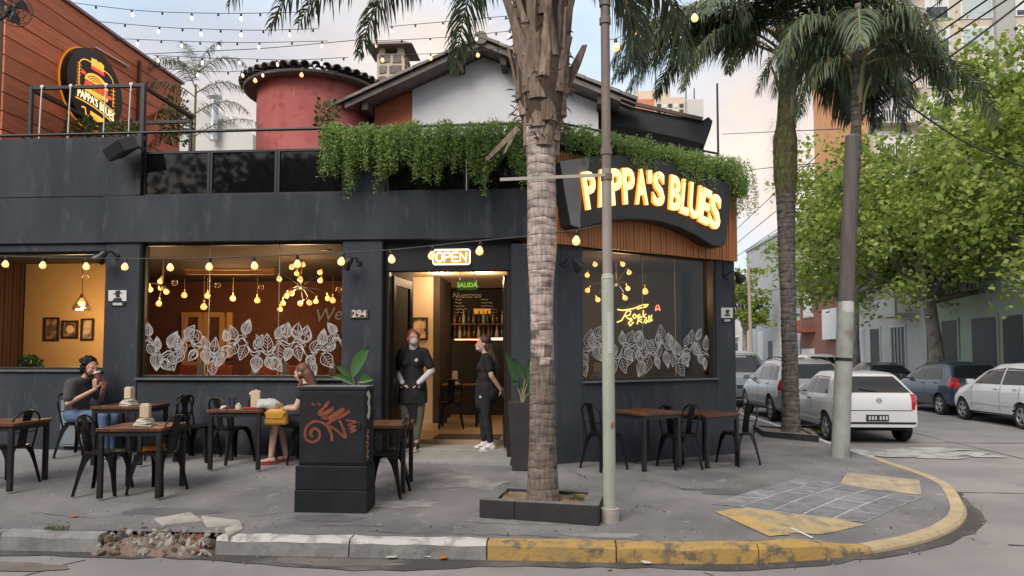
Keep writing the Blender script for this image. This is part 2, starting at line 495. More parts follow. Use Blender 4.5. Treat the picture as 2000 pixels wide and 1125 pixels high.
ramp2_m=mat('ramp_pale',(.48,.40,.27),.88,c2=(.40,.33,.22),scale=3,bump=.5,bscale=50,c3=(.25,.22,.2),s3=5,lo3=.46,hi3=.70)
m_=MB();patch(m_,[gxy(1640,947),gxy(1800,968),gxy(1795,938),gxy(1655,924)],8,.006)
part('painted_ramp',m_,ramp2_m,sidewalk)
m_=MB();m_.ribbon([V((*gxy(1545+42*i/6,1033+20*i/6),0))+V((0,0,zs(*gxy(1545+42*i/6,1033+20*i/6))+.012))for i in range(7)],.03,(0,0,1))
part('paint_stroke',m_,white_p,sidewalk)
tile_m=mat('corner_tile',(.16,.165,.185),.85,c2=(.24,.245,.26),scale=6,bump=.4,bscale=70,c3=(.36,.36,.37),s3=4,lo3=.56,hi3=.76,objvar=.16)
grout_m=mat('pale_grout',(.62,.62,.61),.95,c2=(.36,.36,.36),scale=3,lo=.42,hi=.62,bump=.4,bscale=60)
Q=[gxy(1388,986),gxy(1690,1022),gxy(1800,972),gxy(1560,936)]
m_=MB();patch(m_,Q,10,.0085);part('tile_bed',m_,grout_m,sidewalk)
qa,qb,qc,qd=[V((*p,0))for p in Q]
def bil(u,v_):return(qa.lerp(qb,u)).lerp(qd.lerp(qc,u),v_)
NU,NV=5,4
for i in range(NU):
 for j in range(NV):
  g_=.032;cs=[bil((i+g_)/NU,(j+g_)/NV),bil((i+1-g_)/NU,(j+g_)/NV),bil((i+1-g_)/NU,(j+1-g_)/NV),bil((i+g_)/NU,(j+1-g_)/NV)]
  m_=MB();dz=.010+.004*random.random()
  patch(m_,[(p.x,p.y)for p in cs],2,dz);part('tile',m_,tile_m,sidewalk)
rub=[mat('rubble_pale',(.42,.39,.35),.95,c2=(.3,.28,.25),scale=9,bump=.7,bscale=50),mat('rubble_brown',(.16,.12,.09),.95,c2=(.24,.18,.14),scale=9,bump=.7,bscale=50),mat('rubble_dark',(.06,.055,.05),.95,c2=(.12,.1,.09),scale=9,bump=.7,bscale=50),mat('rubble_red',(.30,.10,.06),.9,c2=(.22,.09,.06),scale=9)]
def rock(mb,c,r,seed):
 rnd=random.Random(seed);M=Euler((rnd.random()*3,rnd.random()*3,rnd.random()*3)).to_matrix();n0=len(mb.v)
 mb.ball(c,(r,r*(.5+.5*rnd.random()),r*(.3+.4*rnd.random())),6,4,M)
 for k in range(n0,len(mb.v)):
  p=V(mb.v[k]);d=1+.75*noise.noise(p*(1.3/r)+V((seed,0,0)));mb.v[k]=tuple(V(c)+(p-V(c))*d)
m_=MB();rnd=random.Random(3)
for k in range(460):
 X=-4.12+1.02*rnd.random()**.9;t=-.10+.34*rnd.random()**.8
 base=ROADZ+.01+max(0,min(.12,(t+.05)*.6))
 m_.cur=[0,0,0,1,1,2][rnd.randrange(6)]if k%29 else 3
 rock(m_,(X,KERB_Y+t,base+.012),.007+.050*rnd.random()**3.2,k)
m_.cur=1;n0=len(m_.v);v_=[]
for j in range(9):
 for i in range(31):
  x=-4.2+1.15*i/30;t=-.14+.40*j/8;e_=min(1,min(i,30-i)/4);v_.append((x,KERB_Y+t,ROADZ-.01+e_*min(.13,max(0,(t+.13)*.55))+.03*e_*noise.noise(V((x*9,t*9,1)))))
m_.add(v_,[(j*31+i,j*31+i+1,(j+1)*31+i+1,(j+1)*31+i)for j in range(8)for i in range(30)])
o=solo('rubble',m_,rub,'heap of broken concrete rubble and dirt where the kerb has collapsed','rubble',kind='stuff')
slab_m=mat('broken_slab',(.45,.43,.40),.92,c2=(.33,.31,.28),scale=5,bump=.7,bscale=40)
slabs=[]
for k,(a,b,lab)in enumerate([(((300,1014),(372,1005),(398,1018),(318,1030)),.035,'largest pale slab of broken kerb tipped over the rubble'),(((392,1012),(468,1018),(474,1028),(404,1030)),.035,'flat pale slab of broken kerb on the pavement edge'),(((438,1034),(470,1024),(476,1034),(446,1052)),.06,'steep wedge of broken kerb at the right end of the rubble')]):
 m_=MB();q=[gp(*p)for p in a]
 m_.prism([p+V((0,0,.012+.018*((i+k)%2)))for i,p in enumerate(q)],(0,0,-b))
 solo('broken_slab',m_,slab_m,lab,'slab','broken kerb slabs',bevel=.012)
litter_m=[mat('litter_pale',(.6,.58,.54),.8),mat('litter_orange',(.45,.16,.06),.7),mat('litter_red',(.4,.05,.04),.6)]
for k,(px,py,mi,lab)in enumerate([(765,1091,0,'small white paper scrap in the gutter left of an orange one'),(822,1085,1,'crumpled orange wrapper in the gutter under the grey kerb'),(836,1089,0,'white paper scrap touching the orange wrapper in the gutter'),(865,1092,1,'flat orange peel scrap in the gutter right of the white paper'),(1265,1101,0,'pale leaf scrap lying under the yellow kerb'),(440,1078,0,'white paper scrap in the gutter by the rubble'),(290,1060,2,'crumpled red and white wrapper on the rubble'),(145,1010,1,'dry brown leaf on the pavement near the left kerb')]):
 p=atZ(px,py,ROADZ+.012)if py>1040 else gp(px,py);m_=MB();rnd=random.Random(k)
 pts=[(p.x+.045*math.cos(a)*(.6+.8*rnd.random()),p.y+.03*math.sin(a),p.z+.004+.02*rnd.random())for a in[i*PI/3 for i in range(6)]]
 m_.poly(*pts);m_.prism(pts,(0,0,.006));m_.f.pop(0);m_.m.pop(0)
 solo('litter_scrap',m_,litter_m[mi],lab,'litter','litter by the kerb')
grass_m=mat('grass_blades',(.10,.14,.03),.7,transl=.2,objvar=.1)
def tuft(name,c,r,n,h,label,m=grass_m):
 m_=MB();rnd=random.Random(n)
 for k in range(n):
  a=rnd.random()*6.28;q=r*math.sqrt(rnd.random());x,y=c[0]+q*math.cos(a),c[1]+q*math.sin(a)*.6
  d=V((rnd.gauss(0,.5),rnd.gauss(0,.5),1)).normalized()*h*(.5+rnd.random());s=V((rnd.gauss(0,1),rnd.gauss(0,1),0)).normalized()*.004
  b=V((x,y,c[2]));m_.add([b-s,b+s,b+d],[(0,1,2)])
 return solo(name,m_,m,label,'grass',kind='stuff')
g=gp(112,1033);tuft('grass',(g.x,g.y,g.z),.12,110,.04,'small grass tuft growing from the crumbling kerb at the left')
crack_m=mat('crack',(.035,.034,.034),.95)
for k,pts in enumerate([[(640,985),(560,1002),(470,1012)],[(760,1030),(700,1026),(610,1030)],[(1090,1052),(1010,1046),(880,1042),(700,1040)],[(1340,958),(1290,940),(1240,938)],[(1150,938),(1130,925),(1100,918)],[(1000,945),(900,925),(800,905)],[(60,1000),(160,1012),(270,1006)],[(1300,1000),(1250,985),(1230,1000)],[(1440,900),(1475,885),(1500,880)]]):
 P_=[]
 for(a,b)in zip(pts[:-1],pts[1:]):
  for i in range(8):P_.append((a[0]+(b[0]-a[0])*i/8+random.uniform(-4,4),a[1]+(b[1]-a[1])*i/8+random.uniform(-2,2)))
 m_=MB();m_.ribbon([gp(*q,0)+V((0,0,.004))for q in P_],[random.uniform(.003,.012)for _ in P_],(0,0,1));part('crack',m_,crack_m,sidewalk)
patch_d=mat('pavement_patch',(.10,.10,.108),.9,c2=(.15,.15,.155),scale=2,bump=.6,bscale=90);patch_l=mat('pavement_patch_pale',(.30,.29,.28),.92,c2=(.20,.198,.2),scale=4,lo=.42,hi=.58,bump=.5,bscale=70)
for k,(px,py,rx,ry,m2)in enumerate([(880,940,.8,.35,patch_l),(1180,1046,.35,.07,patch_l),(1330,905,.6,.3,patch_l),(640,1012,.35,.1,patch_d),(1010,1020,.5,.08,patch_l),(330,1000,.5,.12,patch_d),(1420,960,.45,.16,patch_d),(770,985,.4,.15,patch_l)]):
 c=gp(px,py);m_=MB();V0=[];nA=36
 for i in range(nA):
  a=2*PI*i/nA;q=1+.55*noise.noise(V((math.cos(a)*1.8,math.sin(a)*1.8,k)))+.2*noise.noise(V((math.cos(a)*6,math.sin(a)*6,k)));X,Y=c.x+rx*q*math.cos(a),c.y+ry*q*math.sin(a);V0 .append((X,Y,zs(X,Y)+.0025+.0002*k))
 m_.add(V0+[(c.x,c.y,zs(c.x,c.y)+.0025+.0002*k)],[(i,(i+1)%nA,nA)for i in range(nA)]);part('patch',m_,m2,sidewalk)
m_=MB();rnd=random.Random(77)
for k in range(900):
 s2=rnd.uniform(-9,LA+6);t=rnd.uniform(.2,3.2)if rnd.random()<.6 else rnd.uniform(.15,.5);X,Y=kerb_pt(s2,t);r_=.003+.011*rnd.random()**3;m_.cur=rnd.randrange(3);rock(m_,(X,Y,zs(X,Y)+r_*.2),r_,k)
for k in range(500):
 s2=rnd.uniform(-9,LA+3);X,Y=kerb_pt(s2,-rnd.uniform(.01,.25));r_=.003+.012*rnd.random()**3;m_.cur=rnd.randrange(4);rock(m_,(X,Y,ROADZ+.006),r_,k)
solo('debris',m_,rub,'scattered grit and small stones on the pavement and along the gutter','debris',kind='stuff',smooth=60)
stain_m=mat('damp_stain',(.14,.125,.115),.6,c2=(.20,.185,.175),scale=3,bump=.3,bscale=60)
for px,py,rx,ry in[(660,1098,.55,.12),(430,1075,.5,.1),(20,1106,.5,.12)]:
 c=atZ(px,py,ROADZ+.0075);m_=MB();m_.poly(*[(c.x+rx*(1+.4*noise.noise(V((math.cos(a)*2,math.sin(a)*2,px))))*math.cos(a),c.y+ry*(1+.4*noise.noise(V((math.cos(a)*2,math.sin(a)*2,px))))*math.sin(a),c.z)for a in[2*PI*i/40 for i in range(40)]]);part('stain',m_,stain_m,road)
op_t=mat('opposite_leaf',(.06,.09,.03),.6)
op_m=mat('opposite_wall',(.26,.23,.20),.9,c2=(.20,.18,.16),scale=.6);op_d=mat('opposite_dark',(.03,.032,.035),.4)
m_=MB();rnd=random.Random(6)
for(x0,x1,h_)in[(-48,-34,7),(-33.9,-22,9),(-21.9,-12,7),(-11.9,-3.5,9),(-3.4,4.2,8),(14.5,24,7),(24.1,40,8)]:
 m_.cur=0;m_.box(x0,x1,-16,-6.8,ROADZ-.1,h_);m_.cur=1
 for f_ in range(int(h_/3.1)):
  for k in range(int((x1-x0)/2.6)):xx=x0+1.0+2.6*k;m_.box(xx,xx+1.3,-6.78,-6.74,.9+3.1*f_,2.5+3.1*f_)
o=link('opposite_buildings',m_.mesh('opposite_buildings',(op_m,op_d)));tag(o,kind='structure')
m_=MB();rnd=random.Random(61)
for k in range(9000):
 cx=-22+5.2*rnd.randrange(6)+rnd.gauss(0,1.3);p=V((cx,-4.6+rnd.gauss(0,.9),6.2+rnd.gauss(0,1.7)));x=V((rnd.gauss(0,1),rnd.gauss(0,1),rnd.gauss(0,1))).normalized()*.16;y=x.orthogonal().normalized()*.12;m_.add([p-x,p+y,p+x,p-y],[(0,1,2,3)])
o=link('treeline',m_.mesh('treeline',op_t));tag(o,kind='stuff')
# the corner restaurant
YF=9.6
CH0=V((-.06,9.6,0));CHD=V((math.sin(R(54)),math.cos(R(54)),0));CHN=V((math.cos(R(54)),-math.sin(R(54)),0))
CHL=3.48
CH1=CH0+CHD*CHL
def ch(u,z,out_=0.0):return CH0+CHD*u+CHN*out_+V((0,0,z))
def chpx(px,py,out_=0.0):return atPl(px,py,CH0+CHN*out_,CHN)
bld=thing('restaurant_building','dark grey corner restaurant with lit windows and a planted roof terrace','building',(-2,9.6,0))
def wall(x0,x1,z0,z1,y0=YF,y1=YF+.25,m=stucco,name='wall',bevel=.008):
 mb=MB();mb.box(x0,x1,y0,y1,z0,z1);return part(name,mb,m,bld,True,bevel=bevel)
def chbox(u0,u1,z0,z1,o0,o1):
 mb=MB();mb.prism([ch(u0,z0,o0),ch(u1,z0,o0),ch(u1,z0,o1),ch(u0,z0,o1)],(0,0,z1-z0));return mb
wall(-14,-9.3,-.1,3.17)
wall(-9.3,-6.4,-.1,1.39);wall(-9.3,-6.4,3.06,3.17,YF+.03,YF+.25,stucco)
wall(-6.4,-5.9,-.1,3.17,name='pillar')
wall(-5.9,-3.0,-.1,1.28,YF+.012,YF+.25)
wall(-3.0,-2.45,-.1,3.17,name='pillar')
wall(-2.45,-.68,2.75,3.17,YF+.10,YF+.25,stucco2,'lintel')
mb=MB();q=ch(.43,-.1);q2=ch(.43,-.1,-.25)
mb.prism([(-.68,YF,-.1),(CH0 .x,YF,-.1),q,q2,(-.10,YF+.25,-.1),(-.68,YF+.25,-.1)],(0,0,3.2));part('pillar',mb,stucco,bld,True,bevel=.008)
part('wall',chbox(.43,3.05,-.1,1.24,-.25,-.012),stucco,bld,True)
part('pillar',chbox(3.05,CHL,-.1,3.1,-.25,0),stucco,bld,True,bevel=.008)
mb=MB();mb.box(-14,-6.45,YF-.012,YF+.25,3.172,3.83);part('fascia',mb,stucco,bld,True,bevel=.008)
mb=MB();mb.box(-6.449,-.10,YF-.035,YF+.25,3.172,3.83);part('fascia',mb,stucco,bld,True,bevel=.008)
wall(-14,-5.97,3.832,4.68,YF-.02,YF+.2)
wall(-3.0,-2.42,3.832,4.45,YF,YF+.2)
part('fascia',chbox(0.02,CHL,3.12,4.4,-.25,-.03),stucco2,bld,True)
mb=MB();mb.box(CH1 .x-.25,CH1 .x,CH1 .y+.01,24,-.1,4.4);part('wall',mb,stucco,bld,True)
mb=MB();mb.prism([(-14,YF+.26,3.2),(-.08,YF+.26,3.2),(CH1 .x-.26,CH1 .y,3.2),(CH1 .x-.26,24,3.2),(-14,24,3.2)],(0,0,.28))
slab_in=mat('dark_ceiling',(.045,.034,.026),.85,c2=(.03,.024,.02),scale=3);part('roof_slab',mb,slab_in,bld,True)
floor_in=mat('tan_floor',(.42,.30,.19),.45,c2=(.34,.24,.15),scale=3,bump=.05)
FZ=.33
mb=MB();mb.prism([(-14,YF+.26,.1),(-2.5,YF+.26,.1),(-2.5,10.7,.1),(-.6,10.7,.1),(-.6,YF+.3,.1),(-.1,YF+.3,.1),(CH1 .x-.3,CH1 .y,.1),(CH1 .x-.3,17.8,.1),(-14,17.8,.1)],(0,0,FZ-.1))
part('interior_floor',mb,floor_in,bld,True)
ramp_c=mat('entrance_concrete',(.26,.26,.25),.9,c2=(.33,.33,.32),scale=2.2,bump=.4,bscale=70,c3=(.2,.2,.19),s3=4)
mb=MB();zl,zr=zs(-2.45,9.3)+.012,zs(-.68,9.3)+.012
mb.prism([(-2.449,9.42,zl-.2),(-.681,9.42,zr-.2),(-.681,10.1,zr-.2),(-2.449,10.1,zl-.2)],(0,0,.2))
for k in range(4,8):
 x,y,z=mb.v[k];mb.v[k]=(x,y,.215 if y<9.8 else .235)
part('entrance_step',mb,ramp_c,bld,True,bevel=.008)
mb=MB();mb.prism([(-2.449,10.102,.0),(-.681,10.102,.0),(-.681,10.699,.0),(-2.449,10.699,.0)],(0,0,.27));part('entrance_step',mb,ramp_c,bld,True,bevel=.008)
brown_wall=mat('brown_wall',(.10,.035,.018),.8,c2=(.14,.05,.025),scale=2)
dark_wall=mat('dark_interior_wall',(.035,.026,.02),.8,c2=(.05,.036,.026),scale=3)
yellow_wall=mat('ochre_wall',(.66,.42,.17),.8,c2=(.58,.365,.145),scale=1.2)
cream_wall=mat('cream_wall',(.62,.50,.34),.8,c2=(.56,.45,.3),scale=1.5)
olive_wall=mat('olive_wall',(.06,.048,.02),.8,c2=(.085,.065,.028),scale=2)
NX=atY(48,600,12.0).x
for(x0,x1,y0,y1,m)in[(NX,-7.98,12.0,12.1,yellow_wall),(-10.4,-10.2,12.2,17.6,dark_wall),(-14,CH1 .x-.3,17.6,17.75,dark_wall),(-2.62,-2.5,YF+.26,11.9,dark_wall),(-.66,-.54,YF+.3,10.6,dark_wall),(-14,-13.8,YF+.26,17.6,dark_wall)]:
 mb=MB();mb.box(x0,x1,y0,y1,FZ+.002,3.198);part('interior_wall',mb,m,bld,True)
mb=MB();rnd=random.Random(1)
slat_m=mat('dark_slat',(.085,.038,.018),.7,c2=(.06,.027,.014),scale=5,stretch=(8,8,.6),objvar=.2)
for k in range(24):
 y=YF+.27+k*.088;mb.box(NX-.05,NX-.002+.006*(k%2),y,y+.07,FZ,3.19)
part('interior_slat',mb,slat_m,bld,True,kind='stuff')
mb=MB();mb.box(NX-.12,NX-.052,YF+.27,12.1,FZ,3.19);part('interior_wall',mb,dark_wall,bld,True)
PX=atY(846,600,13.2).x
mb=MB();mb.box(-2.85,PX,13.2,13.3,FZ,3.05);part('interior_wall',mb,cream_wall,bld,True)
mb=MB();mb.box(PX+.002,PX+.12,13.2,14.6,FZ,3.19);part('interior_wall',mb,dark_wall,bld,True)
mb=MB();mb.box(-2.9,.3,10.75,15.4,3.06,3.12);part('ceiling',mb,cream_wall,bld,True)
mb=MB();mb.box(-2.4,.9,16.0,16.1,FZ,3.19);part('interior_wall',mb,brown_wall,bld,True)
mb=MB();mb.prism([(-6.26,YF+.27,FZ),(-6.16,YF+.27,FZ),(-7.86,12.1,FZ),(-7.97,12.1,FZ)],(0,0,2.86));part('interior_wall',mb,dark_wall,bld,True)
mb=MB();mb.box(-10.19,-2.9,15.2,15.3,FZ,3.19);part('interior_wall',mb,brown_wall,bld,True)
mb=MB();a=atY(1222,600,14.0);b=atY(1288,600,14.0);mb.box(.25,2.3,14.0,14.1,FZ,3.19);part('interior_wall',mb,olive_wall,bld,True)
# windows
pane_m=glass('window_glass',(.93,.93,.92),1.0)
print_m=mat('white_print',(.62,.62,.61),.6,c2=(.5,.5,.49),scale=20)
frame_dark=mat('window_frame',(.014,.013,.013),.45,c2=(.022,.02,.02),scale=10)
sill_m=mat('sill_concrete',(.09,.095,.105),.85,c2=(.13,.135,.145),scale=6,bump=.3,bscale=60)
def leaf_shape(rnd,L_,W_,style):
 """strokes of a printed leaf in local (x, y): tip up"""
 st=[];n=9
 side=lambda sg:[(sg*W_*.5*math.sin(PI*(i/n)**.75)*(1.08-.25*i/n),L_*i/n)for i in range(n+1)]
 st.append((side(1),.008));st.append((side(-1),.008));st.append(([(0,0),(.01,L_*.5),(0,L_*.98)],.006))
 if style==0:
  for k in range(1,5):
   y=L_*(.12+.17*k)
   for sg in(1,-1):st.append(([(0,y-.08*L_),(sg*W_*.2,y),(sg*W_*.36*math.sin(PI*min(1,y/L_+.05)),y+.1*L_)],.005))
 elif style==1:
  for q in(.75,.5,.25):
   for sg in(1,-1):st.append(([(x*q,y*(.9+.1*q))for x,y in side(sg)],.006))
 else:
  for k in range(7):
   cx,cy,r=(rnd.random()-.5)*W_*.55,L_*(.2+.55*rnd.random()),.012+.012*rnd.random()
   st.append(([(cx+r*math.cos(a*PI/3),cy+r*math.sin(a*PI/3))for a in range(7)],.006))
  st.append(([(x*.82,y*.9+.02)for x,y in side(1)],.012));st.append(([(x*.82,y*.9+.02)for x,y in side(-1)],.012))
 return st
def print_leaves(win,u0,u1,z0,z1,fn,nrm,seed,n):
 rnd=random.Random(seed)
 span=u1-u0;vine=[(u0+span*i/60,z0+(z1-z0)*(.5+.16*math.sin(i*.42+seed)+.08*math.sin(i*1.1)))for i in range(61)]
 mb=MB();mb.ribbon([fn(u,z)for u,z in vine],.014,nrm)
 mb.ribbon([fn(u,z+.05*math.sin(i*.7))for i,(u,z)in enumerate(vine)],.008,nrm)
 part('vine_print',mb,print_m,win,True)
 for k in range(n):
  u,z=vine[int((k+.5)/n*60)];up=1 if k%2 else-1
  u+=(rnd.random()-.5)*.08
  ang=(0 if up>0 else PI)+(rnd.random()-.5)*1.5
  L_=.19+.08*rnd.random();W_=L_*(.55+.2*rnd.random());st=leaf_shape(rnd,L_,W_,rnd.choice([0,0,1,1,2]))
  mb=MB();ca,sa=math.cos(ang),math.sin(ang);off=.05*up
  for pts,wd in st:
   mb.ribbon([fn(u+x*ca-y*sa,z+off+x*sa+y*ca)for x,y in pts],wd,nrm)
  mb.ribbon([fn(u+(rnd.random()-.5)*.01+.04*math.sin(t_*1.2),z+off*t_/3)for t_ in range(4)],.007,nrm)
  part('leaf_print',mb,print_m,win,True)
def window(fn,nrm,u0,u1,z0,z1,mull,seed=None,nl=0,pr=None,depth=.12):
 """fn(u, z, out) -> world; the pane sits `depth` behind the wall face"""
 root=link('window',None,bld);root.location=fn(u0,z0,-depth)-bld.location
 def bx(name,ua,ub,za,zb,oa,ob,m,bevel=.004):
  mb=MB();mb.prism([fn(ua,za,oa),fn(ub,za,oa),fn(ub,za,ob),fn(ua,za,ob)],(0,0,zb-za));return part(name,mb,m,root,True,bevel=bevel)
 w_=.035
 bx('frame',u0,u1,z0,z0+w_,-depth-.03,-depth+.03,frame_dark);bx('frame',u0,u1,z1-w_,z1,-depth-.03,-depth+.03,frame_dark)
 bx('frame',u0,u0+w_,z0+w_,z1-w_,-depth-.03,-depth+.03,frame_dark);bx('frame',u1-w_,u1,z0+w_,z1-w_,-depth-.03,-depth+.03,frame_dark)
 bx('sill',u0-.01,u1+.01,z0-.03,z0-.002,-depth-.02,.035,sill_m)
 es=[u0+w_]+mull+[u1-w_]
 for a,b in zip(es[:-1],es[1:]):
  mb=MB();mb.poly(fn(a+.004,z0+w_,-depth),fn(b-.004,z0+w_,-depth),fn(b-.004,z1-w_,-depth),fn(a+.004,z1-w_,-depth));part('pane',mb,pane_m,root,True)
 edge_m=MATS.get('glass_edge')or mat('glass_edge',(.30,.27,.2),.3)
 for m0 in mull:bx('glass_joint',m0-.004,m0+.004,z0+w_,z1-w_,-depth-.006,-depth+.006,edge_m,0)
 if nl:print_leaves(root,u0+.04,u1-.04,pr[0],pr[1],lambda u,z:fn(max(u0+.036,min(u1-.036,u)),z,-depth+.004),nrm,seed,nl)
 return root
ff=lambda u,z,o=0.0:V((u,YF-o,z))
zz=lambda py,px=500:atY(px,py,YF+.1).z
w1=window(ff,(0,-1,0),-9.3,-6.4,1.39,3.06,[])
w2=window(ff,(0,-1,0),-5.9,-3.0,1.28,3.17,[atY(400,600,YF).x,atY(538,600,YF).x],2,46,(1.40,2.0))
w3=window(ch,tuple(CHN),.43,3.05,1.24,3.1,[1.62,2.28],5,44,(1.38,1.94))
o=MB();o.prism([ch(3.0,1.2,-.02),ch(3.05,1.2,-.02),ch(3.05,1.2,-.14),ch(3.0,1.2,-.14)],(0,0,1.9));part('jamb',o,frame_dark,bld,True)
# doorway
dr=link('door',None,bld);dr.location=V((-2.4,YF+.9,FZ))-bld.location
door_wood=mat('dark_door',(.020,.015,.012),.4,c2=(.03,.022,.017),scale=8)
def bxw(name,x0,x1,y0,y1,z0,z1,m,par,bevel=.004,**k):
 mb=MB();mb.box(x0,x1,y0,y1,z0,z1);return part(name,mb,m,par,True,bevel=bevel,**k)
bxw('door_frame',-2.45,-2.38,YF+.12,YF+.24,.15,2.748,door_wood,dr);bxw('door_frame',-.75,-.681,YF+.12,YF+.24,.15,2.748,door_wood,dr)
def leaf(x0,y0,x1,y1):
 a,b=V((x0,y0,0)),V((x1,y1,0));d=(b-a)
 for(t0,t1,z0,z1)in[(0,.12,FZ,2.7),(.88,1,FZ,2.7),(.12,.88,FZ,FZ+.25),(.12,.88,2.58,2.7)]:
  mb=MB();mb.bar(a+d*t0+V((0,0,(z0+z1)/2)),a+d*t1+V((0,0,(z0+z1)/2)),.04,z1-z0);part('door_leaf',mb,door_wood,dr,True)
 mb=MB();p,q=a+d*.12,a+d*.88
 mb.poly(p+V((0,0,FZ+.25)),q+V((0,0,FZ+.25)),q+V((0,0,2.58)),p+V((0,0,2.58)));part('door_pane',mb,pane_m,dr,True)
leaf(-2.36,YF+.26,-2.28,YF+1.1);leaf(-.78,YF+.26,-.86,YF+1.0)
brass=mat('brass',(.6,.4,.12),.3,1.0)
mb=MB();mb.tube([(-2.25,YF+1.0,1.3),(-2.22,YF+1.0,1.33),(-2.22,YF+1.0,1.42),(-2.25,YF+1.0,1.45)],.012,8);part('door_handle',mb,brass,dr,True,smooth=60)
mat_m=mat('doormat',(.05,.032,.022),.95,c2=(.07,.045,.03),scale=40,bump=.5,bscale=200)
mb=MB();mb.box(-1.95,-.95,10.75,11.35,FZ+.002,FZ+.016);solo('doormat',mb,mat_m,'dark brown doormat on the tan floor just inside the doorway','doormat',bevel=.004)
# wooden slats behind the sign
wood_or=mat('orange_wood',(.52,.20,.06),.55,c2=(.40,.14,.042),scale=3,stretch=(10,10,.8),bump=.15,bscale=20,c3=(.18,.06,.02),s3=8,lo3=.55,hi3=.8)
rnd=random.Random(4);mb=MB();u=-.03
while u<CHL+.02:
 d=.0+.012*rnd.random();zb=3.085
 mb.prism([ch(u,zb,.0),ch(u+.043,zb,.0),ch(u+.043,zb,.05+d),ch(u,zb,.05+d)],(0,0,1.25));u+=.052
part('wood_cladding',mb,wood_or,bld,True,kind='stuff')
part('cladding_back',chbox(-.02,CHL+.01,3.09,4.33,-.02,-.001),mat('cladding_back',(.10,.035,.012),.8),bld,True)
# terrace parapet: framed dark glass panels and handrail
dark_glass=bpy.data.materials.new('dark_tinted_glass');dark_glass.use_nodes=True
b_=dark_glass.node_tree.nodes['Principled BSDF'];b_.inputs['Base Color'].default_value=(.006,.006,.007,1);b_.inputs['Roughness'].default_value=.04;b_.inputs['Specular IOR Level'].default_value=.5
def panel(x0,x1,z0=3.84,z1=4.47):
 r=link('glass_panel',None,bld);r.location=V((x0,YF+.06,z0))-bld.location
 mb=MB();mb.box(x0+.03,x1-.03,YF+.05,YF+.062,z0+.02,z1-.03);part('pane',mb,dark_glass,r,True)
 for(a,b,c,d)in[(x0,x1,z1-.03,z1),(x0,x1,z0,z0+.02),(x0,x0+.03,z0+.02,z1-.03),(x1-.03,x1,z0+.02,z1-.03)]:
  mb=MB();mb.box(a,b,YF+.03,YF+.08,c,d);part('frame',mb,black_metal,r,True)
xs=[-5.9,-4.93,-3.96,-3.0]
for a,b in zip(xs[:-1],xs[1:]):panel(a+.005,b-.005)
for a,b in[(-2.41,-1.3),(-1.3,-.1)]:panel(a+.005,b-.005)
rail=thing('handrail','long black handrail running above the terrace parapet of the restaurant','handrail',(-7,YF,3.45))
mb=MB();mb.tube([(-14,YF+.05,4.74),(-.03,YF+.05,4.76)],.022,8);part('rail',mb,black_metal,rail,True,smooth=60)
mb=MB();mb.tube([(-.03,YF+.05,4.76),ch(1.5,4.80,-.1),ch(3.26,4.83,-.1)],.018,8);part('rail',mb,black_metal,rail,True,smooth=60)
for x in(-5.93,-3.0,-.62,-8.5,-11):
 mb=MB();mb.box(x-.02,x+.02,YF+.082,YF+.122,3.45,4.75);part('post',mb,black_metal,rail,True)
mb=MB();mb.cyl(ch(3.26,3.9,-.1),ch(3.26,5.98,-.1),.02,.016,8);part('post',mb,black_metal,rail,True,smooth=60)
mb=MB();mb.box(-5.975,-5.905,YF-.03,YF+.028,3.84,4.72);part('post',mb,black_metal,rail,True)
# things on and above the terrace
# plank wall
WX=-8.22
plank_m=mat('red_plank',(.64,.185,.075),.6,c2=(.48,.13,.055),scale=2.2,stretch=(4,.7,9),bump=.2,bscale=14,c3=(.13,.03,.014),s3=6,lo3=.55,hi3=.8,objvar=.22)
mauve=mat('mauve_metal',(.30,.19,.24),.5,c2=(.24,.16,.2),scale=6)
pe=atX(355,165,WX);pt=atX(96,0,WX)
ztop=pe.z;yend=pe.y
pw=thing('plank_wall','tall red wooden plank wall at the left end of the terrace','wall',(WX,9.9,3.45))
rows=14;h=(ztop-3.5)/rows;rnd=random.Random(2)
for i in range(rows):
 z0=3.5+i*h;y=9.84
 cuts=sorted([9.84,yend-.02,10.4+3.4*rnd.random()])
 for a,b in zip(cuts[:-1],cuts[1:]):
  mb=MB();o=.006*rnd.random();mb.box(WX-.03,WX+o,a+.004,b-.004,z0+.007,z0+h-.007);part('plank',mb,plank_m,pw,True,bevel=.005)
mb=MB();mb.box(WX-.12,WX-.032,9.84,yend,3.3,ztop);part('backing',mb,mat('plank_back',(.05,.02,.012),.8),pw,True)
mb=MB();mb.box(WX-.16,WX+.05,9.84,yend+.04,ztop+.002,ztop+.06);part('coping',mb,mauve,pw,True,bevel=.01)
py_=atX(268,200,WX).y
mb=MB();mb.box(WX+.012,WX+.05,py_-.035,py_+.035,3.5,atX(268,118,WX).z);part('batten',mb,mat('dark_batten',(.10,.04,.03),.6),pw,True)
mb=MB();mb.bar(atX(185,92,WX+.04),atX(250,130,WX+.04),.02,.05,(1,0,0));solo('metal_strip',mb,white_p,'short bright white strip fixed to the plank wall above the oval sign','strip')  # white bar for a pale slanting streak on the planks
